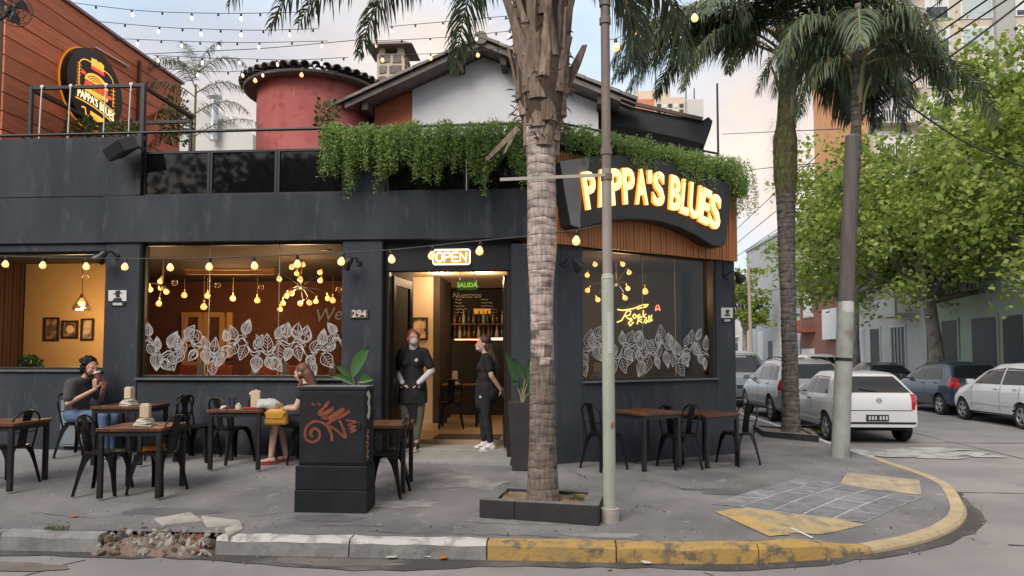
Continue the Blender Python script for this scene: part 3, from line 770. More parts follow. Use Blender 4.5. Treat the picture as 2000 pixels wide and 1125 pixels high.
# oval emblem sign
OX=WX+.16
c0=(atX(130,172,OX)+atX(240,172,OX))/2;hw=abs(atX(240,172,OX).y-atX(130,172,OX).y)/2
zt,zb=atX(182,95,OX).z,atX(188,252,OX).z;cz=(zt+zb)/2;hh=(zt-zb)/2
sgn=thing('oval_sign','black oval wall sign with a glowing yellow burger emblem on red planks','sign',(OX,c0 .y,zb))
def ov(u,v_,d=0.0):return V((OX+d,c0 .y+u*hw,cz+v_*hh))
sign_black=mat('sign_black',(.015,.014,.014),.35)
gold=mat('sign_gold',(.75,.38,.05),.4,emit=(1.0,.46,.06),es=.55)
gold_dim=mat('sign_gold_dim',(.5,.22,.03),.5,emit=(1.0,.38,.05),es=.22)
sred=mat('sign_red',(.6,.03,.03),.5,emit=(1,.05,.05),es=.7)
scream=mat('sign_cream',(.8,.7,.5),.5,emit=(1.0,.78,.40),es=.9)
mb=MB();mb.prism([ov(math.cos(a),math.sin(a))for a in[2*PI*i/48 for i in range(48)]],(-.12,0,0));part('board',mb,sign_black,sgn,True,smooth=40)
mb=MB();mb.prism([ov(1.03*math.cos(a),1.02*math.sin(a),-.121)for a in[2*PI*i/48 for i in range(48)]],(-.02,0,0));part('halo_strip',mb,gold_dim,sgn,True)
def stroke(name,pts,wd,m,d=.006):mb=MB();mb.ribbon([ov(u,v_,d)for u,v_ in pts],wd,(1,0,0));part(name,mb,m,sgn,True)
def blob(name,pts,m,d=.006):mb=MB();mb.prism([ov(u,v_,0.001)for u,v_ in pts],(d,0,0));part(name,mb,m,sgn,True)
arc=lambda cx,cy,rx,ry,a0,a1,n=18:[(cx+rx*math.cos(R(a0+(a1-a0)*i/n)),cy+ry*math.sin(R(a0+(a1-a0)*i/n)))for i in range(n+1)]
stroke('outline',[(-.62,-.2),(-.62,.35)]+arc(-.3,.4,.32,.22,180,90,6)+[(-.1,.62)],.018,gold)
stroke('outline',[(.1,.62),(.3,.6)]+arc(.3,.36,.32,.24,90,0,6)+[(.62,-.2)],.018,gold)
for k in range(5):blob('crown',[(-.2+k*.09,.55),(-.13+k*.09,.55),(-.12+k*.09,.74+.03*(k%2)),(-.21+k*.09,.74)],gold)
stroke('crown_band',[(-.22,.5),(.26,.5)],.05,sred)
blob('bun',arc(0,.12,.42,.26,0,180),gold)
for k in range(3):stroke('bun_line',arc(-.05,.1,.30-.08*k,.2-.05*k,20,160,10),.015,sign_black,.010)
blob('patty',[(-.42,.02),(.42,.02),(.40,.09),(-.40,.09)],sred)
blob('lettuce',[(-.44,-.05),(.44,-.05),(.42,.0),(-.42,.0)],gold_dim);blob('bun',[(-.40,-.17),(.40,-.17),(.44,-.07),(-.44,-.07)],gold)
blob('dot',arc(-.47,.26,.07,.05,0,330,8),sred);blob('dot',arc(.5,-.02,.07,.05,0,330,8),sred);blob('dot',arc(.1,-.86,.07,.05,0,330,8),sred)
rib=lambda u:-.36-.14*u*u-.14*u
stroke('ribbon',[(u,rib(u)+.17)for u in[-.72+.12*i for i in range(13)]],.02,gold);stroke('ribbon',[(u,rib(u)-.13)for u in[-.72+.12*i for i in range(13)]],.02,gold)
tm=text_mesh("PAPPA'S BLUES",1.0,.0,.02);xs_=[p[0]for p in tm.v];ys_=[p[1]for p in tm.v];x0,x1,y0,y1=min(xs_),max(xs_),min(ys_),max(ys_)
tm.v=[tuple(ov(-.66+1.32*(x-x0)/(x1-x0),rib(-.66+1.32*(x-x0)/(x1-x0))-.09+.22*(y-y0)/(y1-y0),.012))for x,y,z in tm.v]
part('lettering',tm,scream,sgn,True)
stroke('chevron',[(-.5,-.62),(-.38,-.60),(-.34,-.78)],.03,gold);stroke('chevron',[(-.2,-.66),(.34,-.72)],.07,gold);stroke('chevron',[(-.16,-.76),(.3,-.80)],.04,gold)
stroke('outline',arc(0,-.66,.3,.26,200,340,10),.02,gold)
for k in range(7):stroke('wheat',[(.55+.05*math.sin(k),-.3+.1*k),(.70,-.27+.1*k)],.02,gold_dim);stroke('wheat',[(-.55-.03*math.sin(k),-.1+.08*k),(-.70,-.06+.08*k)],.02,gold_dim)
# wall fan, frame, straps, speaker box
fp=atX(22,20,-7.75)
fan=thing('wall_fan','dark caged fan high on the plank wall in the upper left corner','fan',tuple(fp))
fM=Euler((0,R(80),R(-35))).to_matrix()
mb=MB()
for r_,zz_ in[(.24,0),(.24,.1),(.17,.12),(.10,.13),(.17,-.03),(.10,-.03)]:
 mb.tube([fp+fM@V((r_*math.cos(a),r_*math.sin(a),zz_))for a in[2*PI*i/28 for i in range(28)]],.005,5,closed=True)
for i in range(20):
 a=2*PI*i/20
 mb.tube([fp+fM@V((r_*math.cos(a),r_*math.sin(a),z_))for r_,z_ in[(.03,.13),(.15,.125),(.24,.1),(.24,0),(.15,-.03),(.05,-.03)]],.003,4)
part('cage',mb,black_metal,fan,True,smooth=60)
mb=MB();mb.cyl(fp+fM@V((0,0,-.12)),fp+fM@V((0,0,.05)),.06,.05,14);part('motor',mb,black_metal,fan,True,smooth=40)
for k in range(3):
 a0=2*PI*k/3;mb=MB()
 mb.poly(*[fp+fM@V((r_*math.cos(a0+a),r_*math.sin(a0+a),.05+.04*a))for r_,a in[(.04,0),(.21,-.25),(.22,.35),(.16,.6),(.05,.5)]]);part('blade',mb,black_metal,fan,True)
mb=MB();mb.tube([fp+fM@V((0,0,-.1)),fp+V((-.2,.05,-.1)),V((WX,fp.y+.1,fp.z-.2))],.02,8);part('bracket',mb,black_metal,fan,True,smooth=60)
fr=thing('trellis_stand','black square tube frame standing behind the parapet before the oval sign','frame',(-7,9.8,3.45))
Yf=9.95
a=atY(62,172,Yf);b=atY(281,168,Yf);zt=(a.z+b.z)/2;Yb=11.3
def tubebox(name,p,q,par,t=.05,m=black_metal):mb=MB();mb.bar(p,q,t,t);part(name,mb,m,par,True,bevel=.004)
tubebox('post',(a.x,Yf,3.45),(a.x,Yf,zt+.025),fr);tubebox('post',(b.x,Yf,3.45),(b.x,Yf,zt+.025),fr,.06)
tubebox('top_bar',(a.x+.03,Yf,zt),(b.x-.03,Yf,zt),fr)
tubebox('post',(a.x,Yb,3.45),(a.x,Yb,zt+.025),fr);tubebox('post',(b.x,Yb,3.45),(b.x,Yb,zt+.025),fr)
tubebox('top_bar',(a.x+.03,Yb,zt-.1),(b.x-.03,Yb,zt-.1),fr);tubebox('side_bar',(a.x,Yf+.03,zt-.02),(a.x,Yb-.03,zt-.02),fr);tubebox('side_bar',(b.x,Yf+.03,zt-.02),(b.x,Yb-.03,zt-.02),fr)
strap_m=mat('white_strap',(.7,.68,.66),.7)
for k,(px,lab)in enumerate([(82,'white strap hanging on the left post side of the black frame'),(138,'white strap hanging in front of the oval sign, left edge'),(207,'white strap hanging below the right part of the oval sign'),(256,'white strap hanging next to the right post of the black frame')]):
 p=atY(px,170,Yf-.035);mb=MB();mb.tube([(p.x,Yf-.036,zt+.03),(p.x-.01,Yf-.036,zt-.3),(p.x-.03,Yf-.036,4.3)],.009,6);mb.ball((p.x,Yf-.036,zt+.01),(.03,.012,.03),8,6)
 solo('hanging_strap',mb,strap_m,lab,'strap','white straps tied to the terrace frame',smooth=60)
sp=atY(236,290,YF-.30)
spk=thing('wall_speaker','tilted black box speaker with a pale top hung on the left parapet','speaker',tuple(sp))
sM=Euler((R(28),R(-14),R(-28))).to_matrix()
mb=MB();mb.obox(sp,(.40,.26,.18),sM);part('cabinet',mb,mat('speaker_black',(.022,.023,.026),.5,c2=(.03,.03,.034),scale=9),spk,True,bevel=.012)
mb=MB();mb.obox(sp+sM@V((.06,.02,.0925)),(.22,.2,.004),sM);part('top_plate',mb,mat('grey_plate',(.32,.34,.38),.4),spk,True)
mb=MB();mb.obox(sp+sM@V((0,-.133,0)),(.36,.006,.14),sM);part('grille',mb,black_metal,spk,True)
mb=MB();mb.bar(sp+V((.1,.1,.05)),V((sp.x+.16,YF,sp.z+.08)),.04,.03);part('bracket',mb,black_metal,spk,True)
# tile roofs: pink tower, gabled house, chimney
tile_r=mat('roof_tile',(.13,.115,.105),.85,c2=(.21,.18,.165),scale=5,bump=.5,bscale=40,c3=(.05,.055,.04),s3=6,objvar=.25)
def barrel(L_,r_,taper=.85):
 mb=MB();n=6;v_=[]
 for k,(y,rr)in enumerate([(0,r_),(L_,r_*taper)]):
  for q in(1.0,.84):
   for j in range(n+1):
    a=PI*j/n;v_.append((rr*q*math.cos(a),y,rr*q*math.sin(a)))
 m=n+1
 for j in range(n):
  mb.f.append((j,j+1,2*m+j+1,2*m+j));mb.f.append((m+j,3*m+j,3*m+j+1,m+j+1));mb.f.append((j,m+j,m+j+1,j+1));mb.f.append((2*m+j,2*m+j+1,3*m+j+1,3*m+j))
 mb.f.append((0,2*m,3*m,m));mb.f.append((n,m+n,3*m+n,2*m+n));mb.v=v_;mb.m=[0]*len(mb.f);return mb
tile_me=barrel(.42,.092).mesh('roof_tile',tile_r,50)
def tile_at(parent,base,p,ydir,up):
 y=V(ydir).normalized();z=(V(up)-y*V(up).dot(y)).normalized();x=y.cross(z)
 o=link('roof_tile',tile_me,parent,V(p)-base)
 o.rotation_euler=Matrix((x,y,z)).transposed().to_euler()
 return o
TY=14.4;tl,tr=atY(510,230,TY).x,atY(722,230,TY).x;tcx=(tl+tr)/2;trd=(tr-tl)/2;tz=atY(600,143,TY-trd).z
pink=mat('pink_stucco',(.50,.145,.135),.85,c2=(.42,.11,.105),scale=2.4,bump=.4,bscale=20,c3=(.34,.06,.06),s3=5,lo3=.55,hi3=.72)
tw=thing('roof_tower','round pink stucco tower with a dark tiled eave on the terrace','tower',(tcx,TY,3.45))
tb=V((tcx,TY,3.45))
mb=MB();mb.lathe([(trd,3.45),(trd,tz)],40,(tcx,TY,0));part('wall',mb,pink,tw,True,smooth=40)
mb=MB();mb.lathe([(trd+.25,tz-.04),(trd+.27,tz),(.05,tz+.34)],40,(tcx,TY,0));part('roof',mb,tile_r,tw,True,smooth=40)
for rr,k0 in[(trd+.33,0),(trd-.02,1)]:
 n_=int(2*PI*rr/.20)
 for i in range(n_):
  a=2*PI*(i+.5*k0)/n_;d=V((math.cos(a),math.sin(a),0));z=tz+.34*(1-rr/(trd+.36))+.02+.06
  tile_at(tw,tb,V((tcx,TY,z-.04))+d*rr,-d+V((0,0,.28)),(0,0,1))
mb=MB();rnd=random.Random(9)
for k in range(16):
 a=-PI/2+rnd.uniform(-1.2,1.1);z=rnd.uniform(4.4,tz-.3);h_=rnd.uniform(.1,.3);r_=trd+.003
 a2=a+.02
 mb.poly(*[(tcx+r_*math.cos(t),TY+r_*math.sin(t),z_)for t,z_ in[(a,z),(a+.013,z),(a2+.018,z+h_),(a2+.006,z+h_)]])
part('scratch',mb,mat('pale_scratch',(.6,.3,.3),.9),tw,True,kind='stuff')
HY=14.0
rg=atY(945,100,HY);el=atY(688,218,HY);gl=atY(805,230,HY).x;er_x=2*rg.x-el.x
hs=thing('gabled_house','white gabled house with a dark barrel tile roof behind the terrace','house',(rg.x,HY,3.45));hb=V((rg.x,HY,3.45))
slope=(rg.z-el.z)/(rg.x-el.x)
white_st=mat('white_stucco',(.66,.66,.68),.85,c2=(.6,.6,.62),scale=1.5,bump=.25,bscale=40)
red_wd=mat('red_brown_panel',(.40,.10,.045),.7,c2=(.32,.075,.035),scale=3,stretch=(1,1,6),bump=.2)
zr=lambda x:rg.z-abs(x-rg.x)*slope
mb=MB();mb.prism([(gl,HY,3.45),(gl,HY,zr(gl)-.12),(rg.x,HY,rg.z-.12),(er_x-.4,HY,zr(er_x-.4)-.12),(er_x-.4,HY,3.45)],(0,6,0));part('wall',mb,white_st,hs,True)
mb=MB();x0=el.x+.45;mb.prism([(x0,HY+.03,3.45),(x0,HY+.03,zr(x0)-.12),(gl-.002,HY+.03,zr(gl)-.12),(gl-.002,HY+.03,3.45)],(0,6,0));part('wall',mb,red_wd,hs,True)
for sg in(-1,1):
 e=el.x if sg<0 else er_x
 mb=MB();mb.prism([(e,HY-.5,zr(e)-.1),(rg.x,HY-.5,rg.z-.1),(rg.x,HY-.5,rg.z),(e,HY-.5,zr(e))],(0,6.6,0));part('roof',mb,tile_r,hs,True)
 d=V((sg,0,-slope)).normalized();ln=abs(e-rg.x)*math.sqrt(1+slope*slope);n_=int(ln/.36)
 for i in range(n_+1):
  p=V((rg.x,HY-.48,rg.z))+d*(i*.36+.36)
  for j in(0,1,2):tile_at(hs,hb,p+V((0,j*.24,.03)),-d,(0,0,1))
 for t in(.16,.86):
  x=rg.x+(e-rg.x)*t;mb=MB();mb.box(x-.06,x+.06,HY-.42,HY-.002,zr(x)-.28,zr(x)-.10);part('rafter',mb,mat('rafter',(.05,.04,.035),.8),hs,True,bevel=.01)
mb=MB();mb.cyl((rg.x,HY-.55,rg.z+.04),(rg.x,HY+.3,rg.z+.04),.13,.13,12);part('ridge_tile',mb,tile_r,hs,True,smooth=50)
mb=MB();mb.cyl((rg.x,HY+.302,rg.z+.04),(rg.x,HY+5.9,rg.z+.04),.12,.12,12);part('ridge_tile',mb,tile_r,hs,True,smooth=50)
CY=15.6
ca,cb_=atY(736,150,CY),atY(790,150,CY);ctz=atY(760,105,CY).z
chm=thing('stone_chimney','stone chimney with pale mortar and a small hipped cap between tower and gable','chimney',((ca.x+cb_.x)/2,CY,5.6))
mortar=mat('pale_mortar',(.56,.48,.37),.95,c2=(.46,.39,.3),scale=8,bump=.4,bscale=50)
stone_m=mat('chimney_stone',(.16,.145,.13),.9,c2=(.24,.21,.18),scale=7,bump=.5,bscale=40,objvar=.3)
mb=MB();mb.box(ca.x,cb_.x,CY,CY+.6,5.6,ctz);part('body',mb,mortar,chm,True)
rnd=random.Random(12);wd=cb_.x-ca.x
for face in(0,1):
 z=5.65
 while z<ctz-.08:
  hh_=min(rnd.uniform(.17,.30),ctz-z-.02);x=.02;W_=wd if face==0 else .6
  while x<W_-.08:
   w_=min(rnd.uniform(.18,.34),W_-x-.02)
   pts=[(x+.02+.03*rnd.random(),z+.02*rnd.random()),(x+w_*.5,z+.012*rnd.random()),(x+w_-.03*rnd.random(),z+.04*rnd.random()),(x+w_-.03*rnd.random(),z+hh_*.9),(x+w_*.4,z+hh_-.02*rnd.random()),(x+.01+.03*rnd.random(),z+hh_*.85)]
   mb=MB()
   if face==0:mb.prism([(ca.x+a_,CY-.001,b2)for a_,b2 in pts],(0,-.02,0))
   else:mb.prism([(cb_.x+.001,CY+a_,b2)for a_,b2 in pts],(.02,0,0))
   part('stone',mb,stone_m,chm,True,bevel=.008);x+=w_+.03
  z+=hh_+.035
cw0,cw1=atY(712,90,CY-.15),atY(806,90,CY-.15);z1=atY(760,76,CY).z
for x in(ca.x+.1,cb_.x-.1):
 for y in(CY+.08,CY+.52):mb=MB();mb.box(x-.07,x+.07,y-.07,y+.07,ctz+.001,ctz+.14);part('pier',mb,mortar,chm,True)
mb=MB();zc=ctz+.142;mx_=(ca.x+cb_.x)/2
mb.add([(cw0 .x,CY-.2,zc),(cw1 .x,CY-.2,zc),(cw1 .x,CY+.8,zc),(cw0 .x,CY+.8,zc),(mx_-.28,CY+.12,zc+.2),(mx_+.28,CY+.12,zc+.2),(mx_+.28,CY+.48,zc+.2),(mx_-.28,CY+.48,zc+.2)],[(3,2,1,0),(0,1,5,4),(1,2,6,5),(2,3,7,6),(3,0,4,7),(4,5,6,7)]);part('cap',mb,mat('cap_slab',(.14,.11,.10),.85,c2=(.2,.16,.14),scale=6,bump=.4),chm,True,bevel=.012)
# dark terrace canopy to the right
KY=14.2
cvs=mat('black_canvas',(.012,.012,.014),.7,c2=(.02,.02,.022),scale=4)
cn=thing('terrace_canopy','black sagging canvas canopy above the planted right parapet','canopy',tuple(atY(1260,285,KY)))
q=[atY(px,py,KY)for px,py in[(1150,205),(1215,205),(1300,222),(1370,236),(1384,228),(1392,236),(1388,252),(1374,282),(1330,270),(1230,250),(1150,246)]]
mb=MB();mb.prism(q,(.3,2.6,.15));part('canvas',mb,cvs,cn,True,bevel=.01)
mb=MB();a_,b2=atY(1216,198,KY-.05),atY(1372,233,KY-.05);mb.bar(a_,b2,.06,.07);part('edge_bar',mb,mat('brown_bar',(.10,.06,.05),.6),cn,True)
for px in(1182,1370):
 p=atY(px,260,KY+.3);mb=MB();mb.box(p.x-.03,p.x+.03,KY+.25,KY+.31,3.45,p.z);part('post',mb,black_metal,cn,True)
 # distant buildings over the roof line
win_dark=mat('far_window',(.05,.06,.07),.25);shutter_m=mat('roller_shutter',(.62,.62,.60),.7)
pale_w=mat('pale_wall',(.55,.54,.52),.9,c2=(.5,.49,.47),scale=.5)
FY=34.0
fb=thing('low_white_building','low pale building with a metal flue pipe seen beyond the plank wall','building',tuple(atY(425,290,FY)))
q=[atY(px,py,FY)for px,py in[(340,330),(340,195),(395,195),(425,232),(450,238),(494,262),(494,330)]]
mb=MB();mb.prism([(p.x,FY,p.z)for p in q],(0,8,0));part('wall',mb,pale_w,fb,True)
p=atY(418,235,FY-.3);t_=atY(418,195,FY-.3);mb=MB();mb.cyl((p.x,FY-.3,p.z-1),(p.x,FY-.3,t_.z),.2,.2,14);mb.lathe([(.22,0),(.36,.12),(.36,.2),(.05,.35)],14,(p.x,FY-.3,t_.z));part('flue',mb,mat('flue_metal',(.5,.52,.55),.4,.6),fb,True,smooth=40)
DY=95.0
dt=thing('distant_tower','small distant apartment block with an orange brick corner above the canopy','building',tuple(atY(1305,240,DY)))
orange_lit=mat('orange_brick',(.55,.24,.13),.9,c2=(.5,.2,.11),scale=.4);beige=mat('beige_wall',(.62,.52,.40),.9,c2=(.57,.48,.37),scale=.3)  # left corner coloured orange: low sun put into the wall colour
def dbox(px0,px1,py0,z_,m,y0,name='wall',dep=10):
 a_,b2=atY(px0,py0,y0),atY(px1,py0,y0);mb=MB();mb.box(a_.x,b2 .x,y0,y0+dep,z_,a_.z);part(name,mb,m,dt,True)
dbox(1240,1310,178,5,beige,DY+1);dbox(1240,1277,194,5,orange_lit,DY,dep=.99);dbox(1277.2,1338,191,5,beige,DY-.5,dep=1.4);dbox(1338.2,1374,194,5,pale_w,DY,dep=12)
for i in range(5):
 for j in range(2):
  a_,b2=atY(1283+i*11,203+j*11,DY-.52),atY(1291+i*11,210+j*11,DY-.52);mb=MB();mb.box(a_.x,b2 .x,DY-.56,DY-.51,b2 .z,a_.z);part('window',mb,shutter_m if i%2 else win_dark,dt,True)
for px in(1281,1340,1356):a_=atY(px,195,DY+2);mb=MB();mb.cyl((a_.x,DY+2,a_.z-2),(a_.x,DY+2,a_.z+1.6+(4 if px==1281 else 0)),.08,.08,5);part('mast',mb,black_metal,dt,True)
AY=62.0
at_=thing('apartment_tower','tall beige apartment tower rising behind the trees at the right','building',tuple(atY(1850,690,AY)))
tower_w=mat('tower_beige',(.52,.46,.38),.9,c2=(.46,.41,.34),scale=.25,bump=.1,bscale=3)
grey_col=mat('tower_grey',(.36,.35,.34),.9);white_win=mat('white_frame',(.68,.68,.66),.6)
glass_far=mat('pale_glass',(.42,.48,.48),.15)
xa,xb,xc,xd,xe=[atY(px,100,AY).x for px in(1700,1940,1976,2060,1684)]
mb=MB();mb.box(xa,xb,AY,AY+14,ROADZ,40);part('wall',mb,tower_w,at_,True)
mb=MB();mb.box(xb+.002,xc,AY-.6,AY+13,ROADZ,42);part('column',mb,grey_col,at_,True)
mb=MB();mb.box(xc+.002,xd+6,AY-.2,AY+14,ROADZ,40);part('wall',mb,tower_w,at_,True)
sun_wall=mat('orange_brick_wall',(.62,.31,.14),.85,c2=(.54,.26,.12),scale=.3)  # warm sunlight painted into the wall colour of the tower's left section
mb=MB();mb.box(xe,xa-.002,AY+1.2,AY+12,ROADZ,36);part('wall',mb,sun_wall,at_,True)
for row in range(-2,12):
 zc=1.62+(690-93)/F*AY-row*2.93
 if zc<4:continue
 for px0,px1,kind in[(1712,1774,0),(1811,1852,1),(1881,1938,2),(1985,2020,3)]:
  a_,b2=atY(px0,100,AY),atY(px1,100,AY);y0=AY-(.23 if kind==3 else .03);x0_,x1_=a_.x,b2 .x
  r_=link('window',None,at_);r_.location=V((x0_,y0,zc-.8))-V(at_.location)
  mb=MB();mb.box(x0_-.12,x1_+.12,y0-.07,y0+.02,zc-1.05,zc+1.15);part('frame',mb,white_win,r_,True)
  lo_=zc-.95+(1.0 if kind in(0,1)else .4);mb=MB();mb.box(x0_,x1_,y0-.10,y0-.071,lo_,zc+1.05);part('shutter',mb,shutter_m if kind!=2 else glass_far,r_,True)
  mb=MB();mb.box(x0_,x1_,y0-.09,y0-.071,zc-.95,lo_-.02);part('pane',mb,win_dark if kind!=2 else glass_far,r_,True)
  if kind==0:
   mb=MB();mb.box(x0_-.5,x1_+.7,AY-1.0,AY-.001,zc-1.35,zc-1.2);part('balcony_slab',mb,tower_w,r_,True)
   for k in range(18):xx=x0_-.45+(x1_-x0_+1.1)*k/17;mb=MB()if k==0 else mb;mb.box(xx-.03,xx+.03,AY-.98,AY-.94,zc-1.2,zc-.3)
   mb.box(x0_-.48,x1_+.68,AY-1.0,AY-.92,zc-.3,zc-.24);part('railing',mb,white_win,r_,True)
   # illuminated corner sign
so_=.30
board_m=mat('sign_board',(.016,.016,.018),.45,c2=(.024,.024,.026),scale=4)
grey_side=mat('sign_side',(.20,.20,.20),.5,c2=(.15,.15,.15),scale=3)
shop=thing('shop_sign','big curved black corner sign with glowing yellow letters under the hanging plants','sign',tuple(ch(1.7,3.25,.1)))
zp=lambda x,y:chpx(1080+x/4.686,290+y/4.686,so_)
outl=[(70,120),(190,95),(330,72),(480,62),(640,62),(800,72),(960,100),(1120,140),(1300,190),(1480,260),(1640,340),(1622,520),(1600,720),(1575,880),(1545,905),(1450,885),(1300,790),(1150,720),(1000,675),(850,652),(690,648),(540,660),(400,690),(260,730),(190,725),(160,700),(120,460)]
fr_=[zp(x,y)for x,y in outl]
mb=MB();mb.prism(fr_,-CHN*(so_-.075));mb.m=[0,0]+[0]*(len(mb.f)-2);part('board',mb,board_m,shop,True,bevel=.015)
mb=MB();q=[zp(62,118),zp(330,80),zp(330,140),zp(265,420),zp(245,640),zp(250,728),zp(165,700),zp(115,440)]
mb.prism([p+CHN*.001 for p in q],CHN*.006);part('cheek',mb,grey_side,shop,True)
def pl(pts,x):
 if x<=pts[0][0]:a,b=pts[0],pts[1]
 elif x>=pts[-1][0]:a,b=pts[-2],pts[-1]
 else:
  for a,b in zip(pts[:-1],pts[1:]):
   if a[0]<=x<=b[0]:break
 return a[1]+(b[1]-a[1])*(x-a[0])/(b[0]-a[0])
YT=[(245,222),(430,195),(650,183),(790,193),(950,215),(1090,250),(1200,292),(1300,330),(1400,378),(1490,432)]
YB=[(310,565),(430,540),(650,515),(800,517),(945,530),(1090,572),(1190,608),(1265,642),(1350,690),(1440,733)]
LET=[('P',240,355,290,400),('A',365,475,402,508),('P',490,605,516,626),('P',612,722,630,738),('A',733,845,740,852),("'",848,886,848,886),('S',898,1003,892,1000),('B',1060,1160,1043,1140),('L',1172,1238,1142,1217),('U',1238,1350,1220,1320),('E',1360,1437,1312,1395),('S',1432,1525,1400,1502)]
let_face=mat('letter_face',(.9,.74,.45),.4,emit=(1.0,.66,.26),es=.66)
let_side=mat('letter_side',(.9,.5,.1),.4,emit=(1.0,.36,.04),es=.55)
for chx,tl_,tr_,bl_,br_ in LET:
 tm=text_mesh(chx,1.0,.5,.035)
 xs_=[p[0]for p in tm.v];ys_=[p[1]for p in tm.v];x0,x1,y0,y1=min(xs_),max(xs_),min(ys_),max(ys_)
 v_=[]
 for x,y,z in tm.v:
  u=(x-x0)/(x1-x0);t=(y-y0)/(y1-y0)
  if chx=="'":t=.62+.38*t
  xt,xb2=tl_+(tr_-tl_)*u,bl_+(br_-bl_)*u
  xx=xb2+(xt-xb2)*t;yy=pl(YB,xb2)+(pl(YT,xt)-pl(YB,xb2))*t
  v_.append(tuple(zp(xx,yy)+CHN*(.006+(.045 if z>0 else 0))))
 tm.v=v_;tm.m=[]
 for f in tm.f:
  d=[(V(v_[i])-ch(0,0,so_)).dot(CHN)for i in f];tm.m.append(0 if min(d)>.03 else 1)
 part('letter',tm,(let_face,let_side),shop,True)
 # hanging greenery on the parapet
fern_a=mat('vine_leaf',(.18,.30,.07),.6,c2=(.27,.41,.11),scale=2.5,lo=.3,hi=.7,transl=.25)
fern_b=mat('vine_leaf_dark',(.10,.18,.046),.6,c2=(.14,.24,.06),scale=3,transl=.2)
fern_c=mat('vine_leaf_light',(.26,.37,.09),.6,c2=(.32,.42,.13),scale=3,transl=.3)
fern_d=mat('vine_leaf_dry',(.22,.15,.05),.7)
def vines(name,fn,n,drop,ztop,label,seed,depth=.28):
 """fn(t, z, out) -> world. n strands, each a hanging run of small leaves"""
 rnd=random.Random(seed);mb=MB()
 for k in range(n):
  ck=rnd.randrange(44);t=min(1,max(0,(ck+.5)/44+rnd.gauss(0,.007)));o0=rnd.uniform(-.05,depth);lump=1.3*noise.noise(V((ck*3.7,seed,0)))
  ln=drop(t)*rnd.uniform(.3,1.0)*(1+.45*lump)
  z=ztop(t)+.10*noise.noise(V((t*14,3,seed)))-.10*(o0/depth)+rnd.uniform(-.06,.05)
  steps=max(6,int(ln/.020));tt=t;out_=o0
  for s_ in range(steps):
   q=s_/steps;out_+=.006*math.cos(q*2);tt+=rnd.gauss(0,.0007)
   p=fn(tt,z-ln*q,out_)+V((rnd.gauss(0,.014),rnd.gauss(0,.014),rnd.gauss(0,.012)))
   for _ in range(2):
    d=V((rnd.gauss(0,1),rnd.gauss(0,1)-.3,rnd.gauss(-.35,.8)+(.8 if q<.12 else 0))).normalized();x=d.cross(V((rnd.gauss(0,1),rnd.gauss(0,1),rnd.gauss(0,1)))).normalized()
    L_=rnd.uniform(.028,.058);w_=L_*.15
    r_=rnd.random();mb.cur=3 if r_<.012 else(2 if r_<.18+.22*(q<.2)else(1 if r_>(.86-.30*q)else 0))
    mb.add([p-x*w_*.3,p+d*L_*.5-x*w_,p+d*L_,p+d*L_*.5+x*w_],[(0,1,2,3)])
 o=solo(name,mb,(fern_a,fern_b,fern_c,fern_d),label,'plant');return o
X0,X1=-3.22,-.12
fnF=lambda t,z,o:V((X0+(X1-X0)*t,YF-.02-o,z))
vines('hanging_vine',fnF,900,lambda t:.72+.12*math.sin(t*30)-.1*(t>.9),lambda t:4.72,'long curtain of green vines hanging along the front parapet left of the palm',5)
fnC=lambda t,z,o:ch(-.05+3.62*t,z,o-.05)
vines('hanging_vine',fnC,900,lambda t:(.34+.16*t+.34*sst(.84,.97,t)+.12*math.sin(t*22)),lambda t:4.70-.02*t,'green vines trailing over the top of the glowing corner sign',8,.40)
tr_m=mat('planter_black',(.02,.02,.02),.7)
mb=MB();mb.box(X0,X1,YF+.09,YF+.30,4.35,4.62);solo('planter_trough',mb,tr_m,'long black planter trough behind the front parapet glass under the vines','planter',bevel=.01)
mb=MB();mb.prism([ch(0,4.402,-.12),ch(3.45,4.402,-.12),ch(3.45,4.402,.06),ch(0,4.402,.06)],(0,0,.2));solo('planter_trough',mb,tr_m,'long black planter trough on the splayed corner above the sign','planter',bevel=.01)
p=chpx(1443,366,.02);mb=MB();M=Euler((0,0,R(-36))).to_matrix()
fl_=thing('floodlight','black box floodlight sticking out past the right end of the corner sign','floodlight',tuple(p))
mb.obox(p+V((.02,.05,.0)),(.22,.16,.28),M);part('housing',mb,MATS['speaker_black'],fl_,True,bevel=.012)
mb=MB();mb.obox(p+V((.02,.05,.0))+M@V((0,-.084,0)),(.18,.006,.24),M);part('lens',mb,dark_glass,fl_,True)
mb=MB();mb.bar(p+V((-.06,.08,0)),p+V((-.26,.1,0)),.04,.04);part('arm',mb,black_metal,fl_,True)
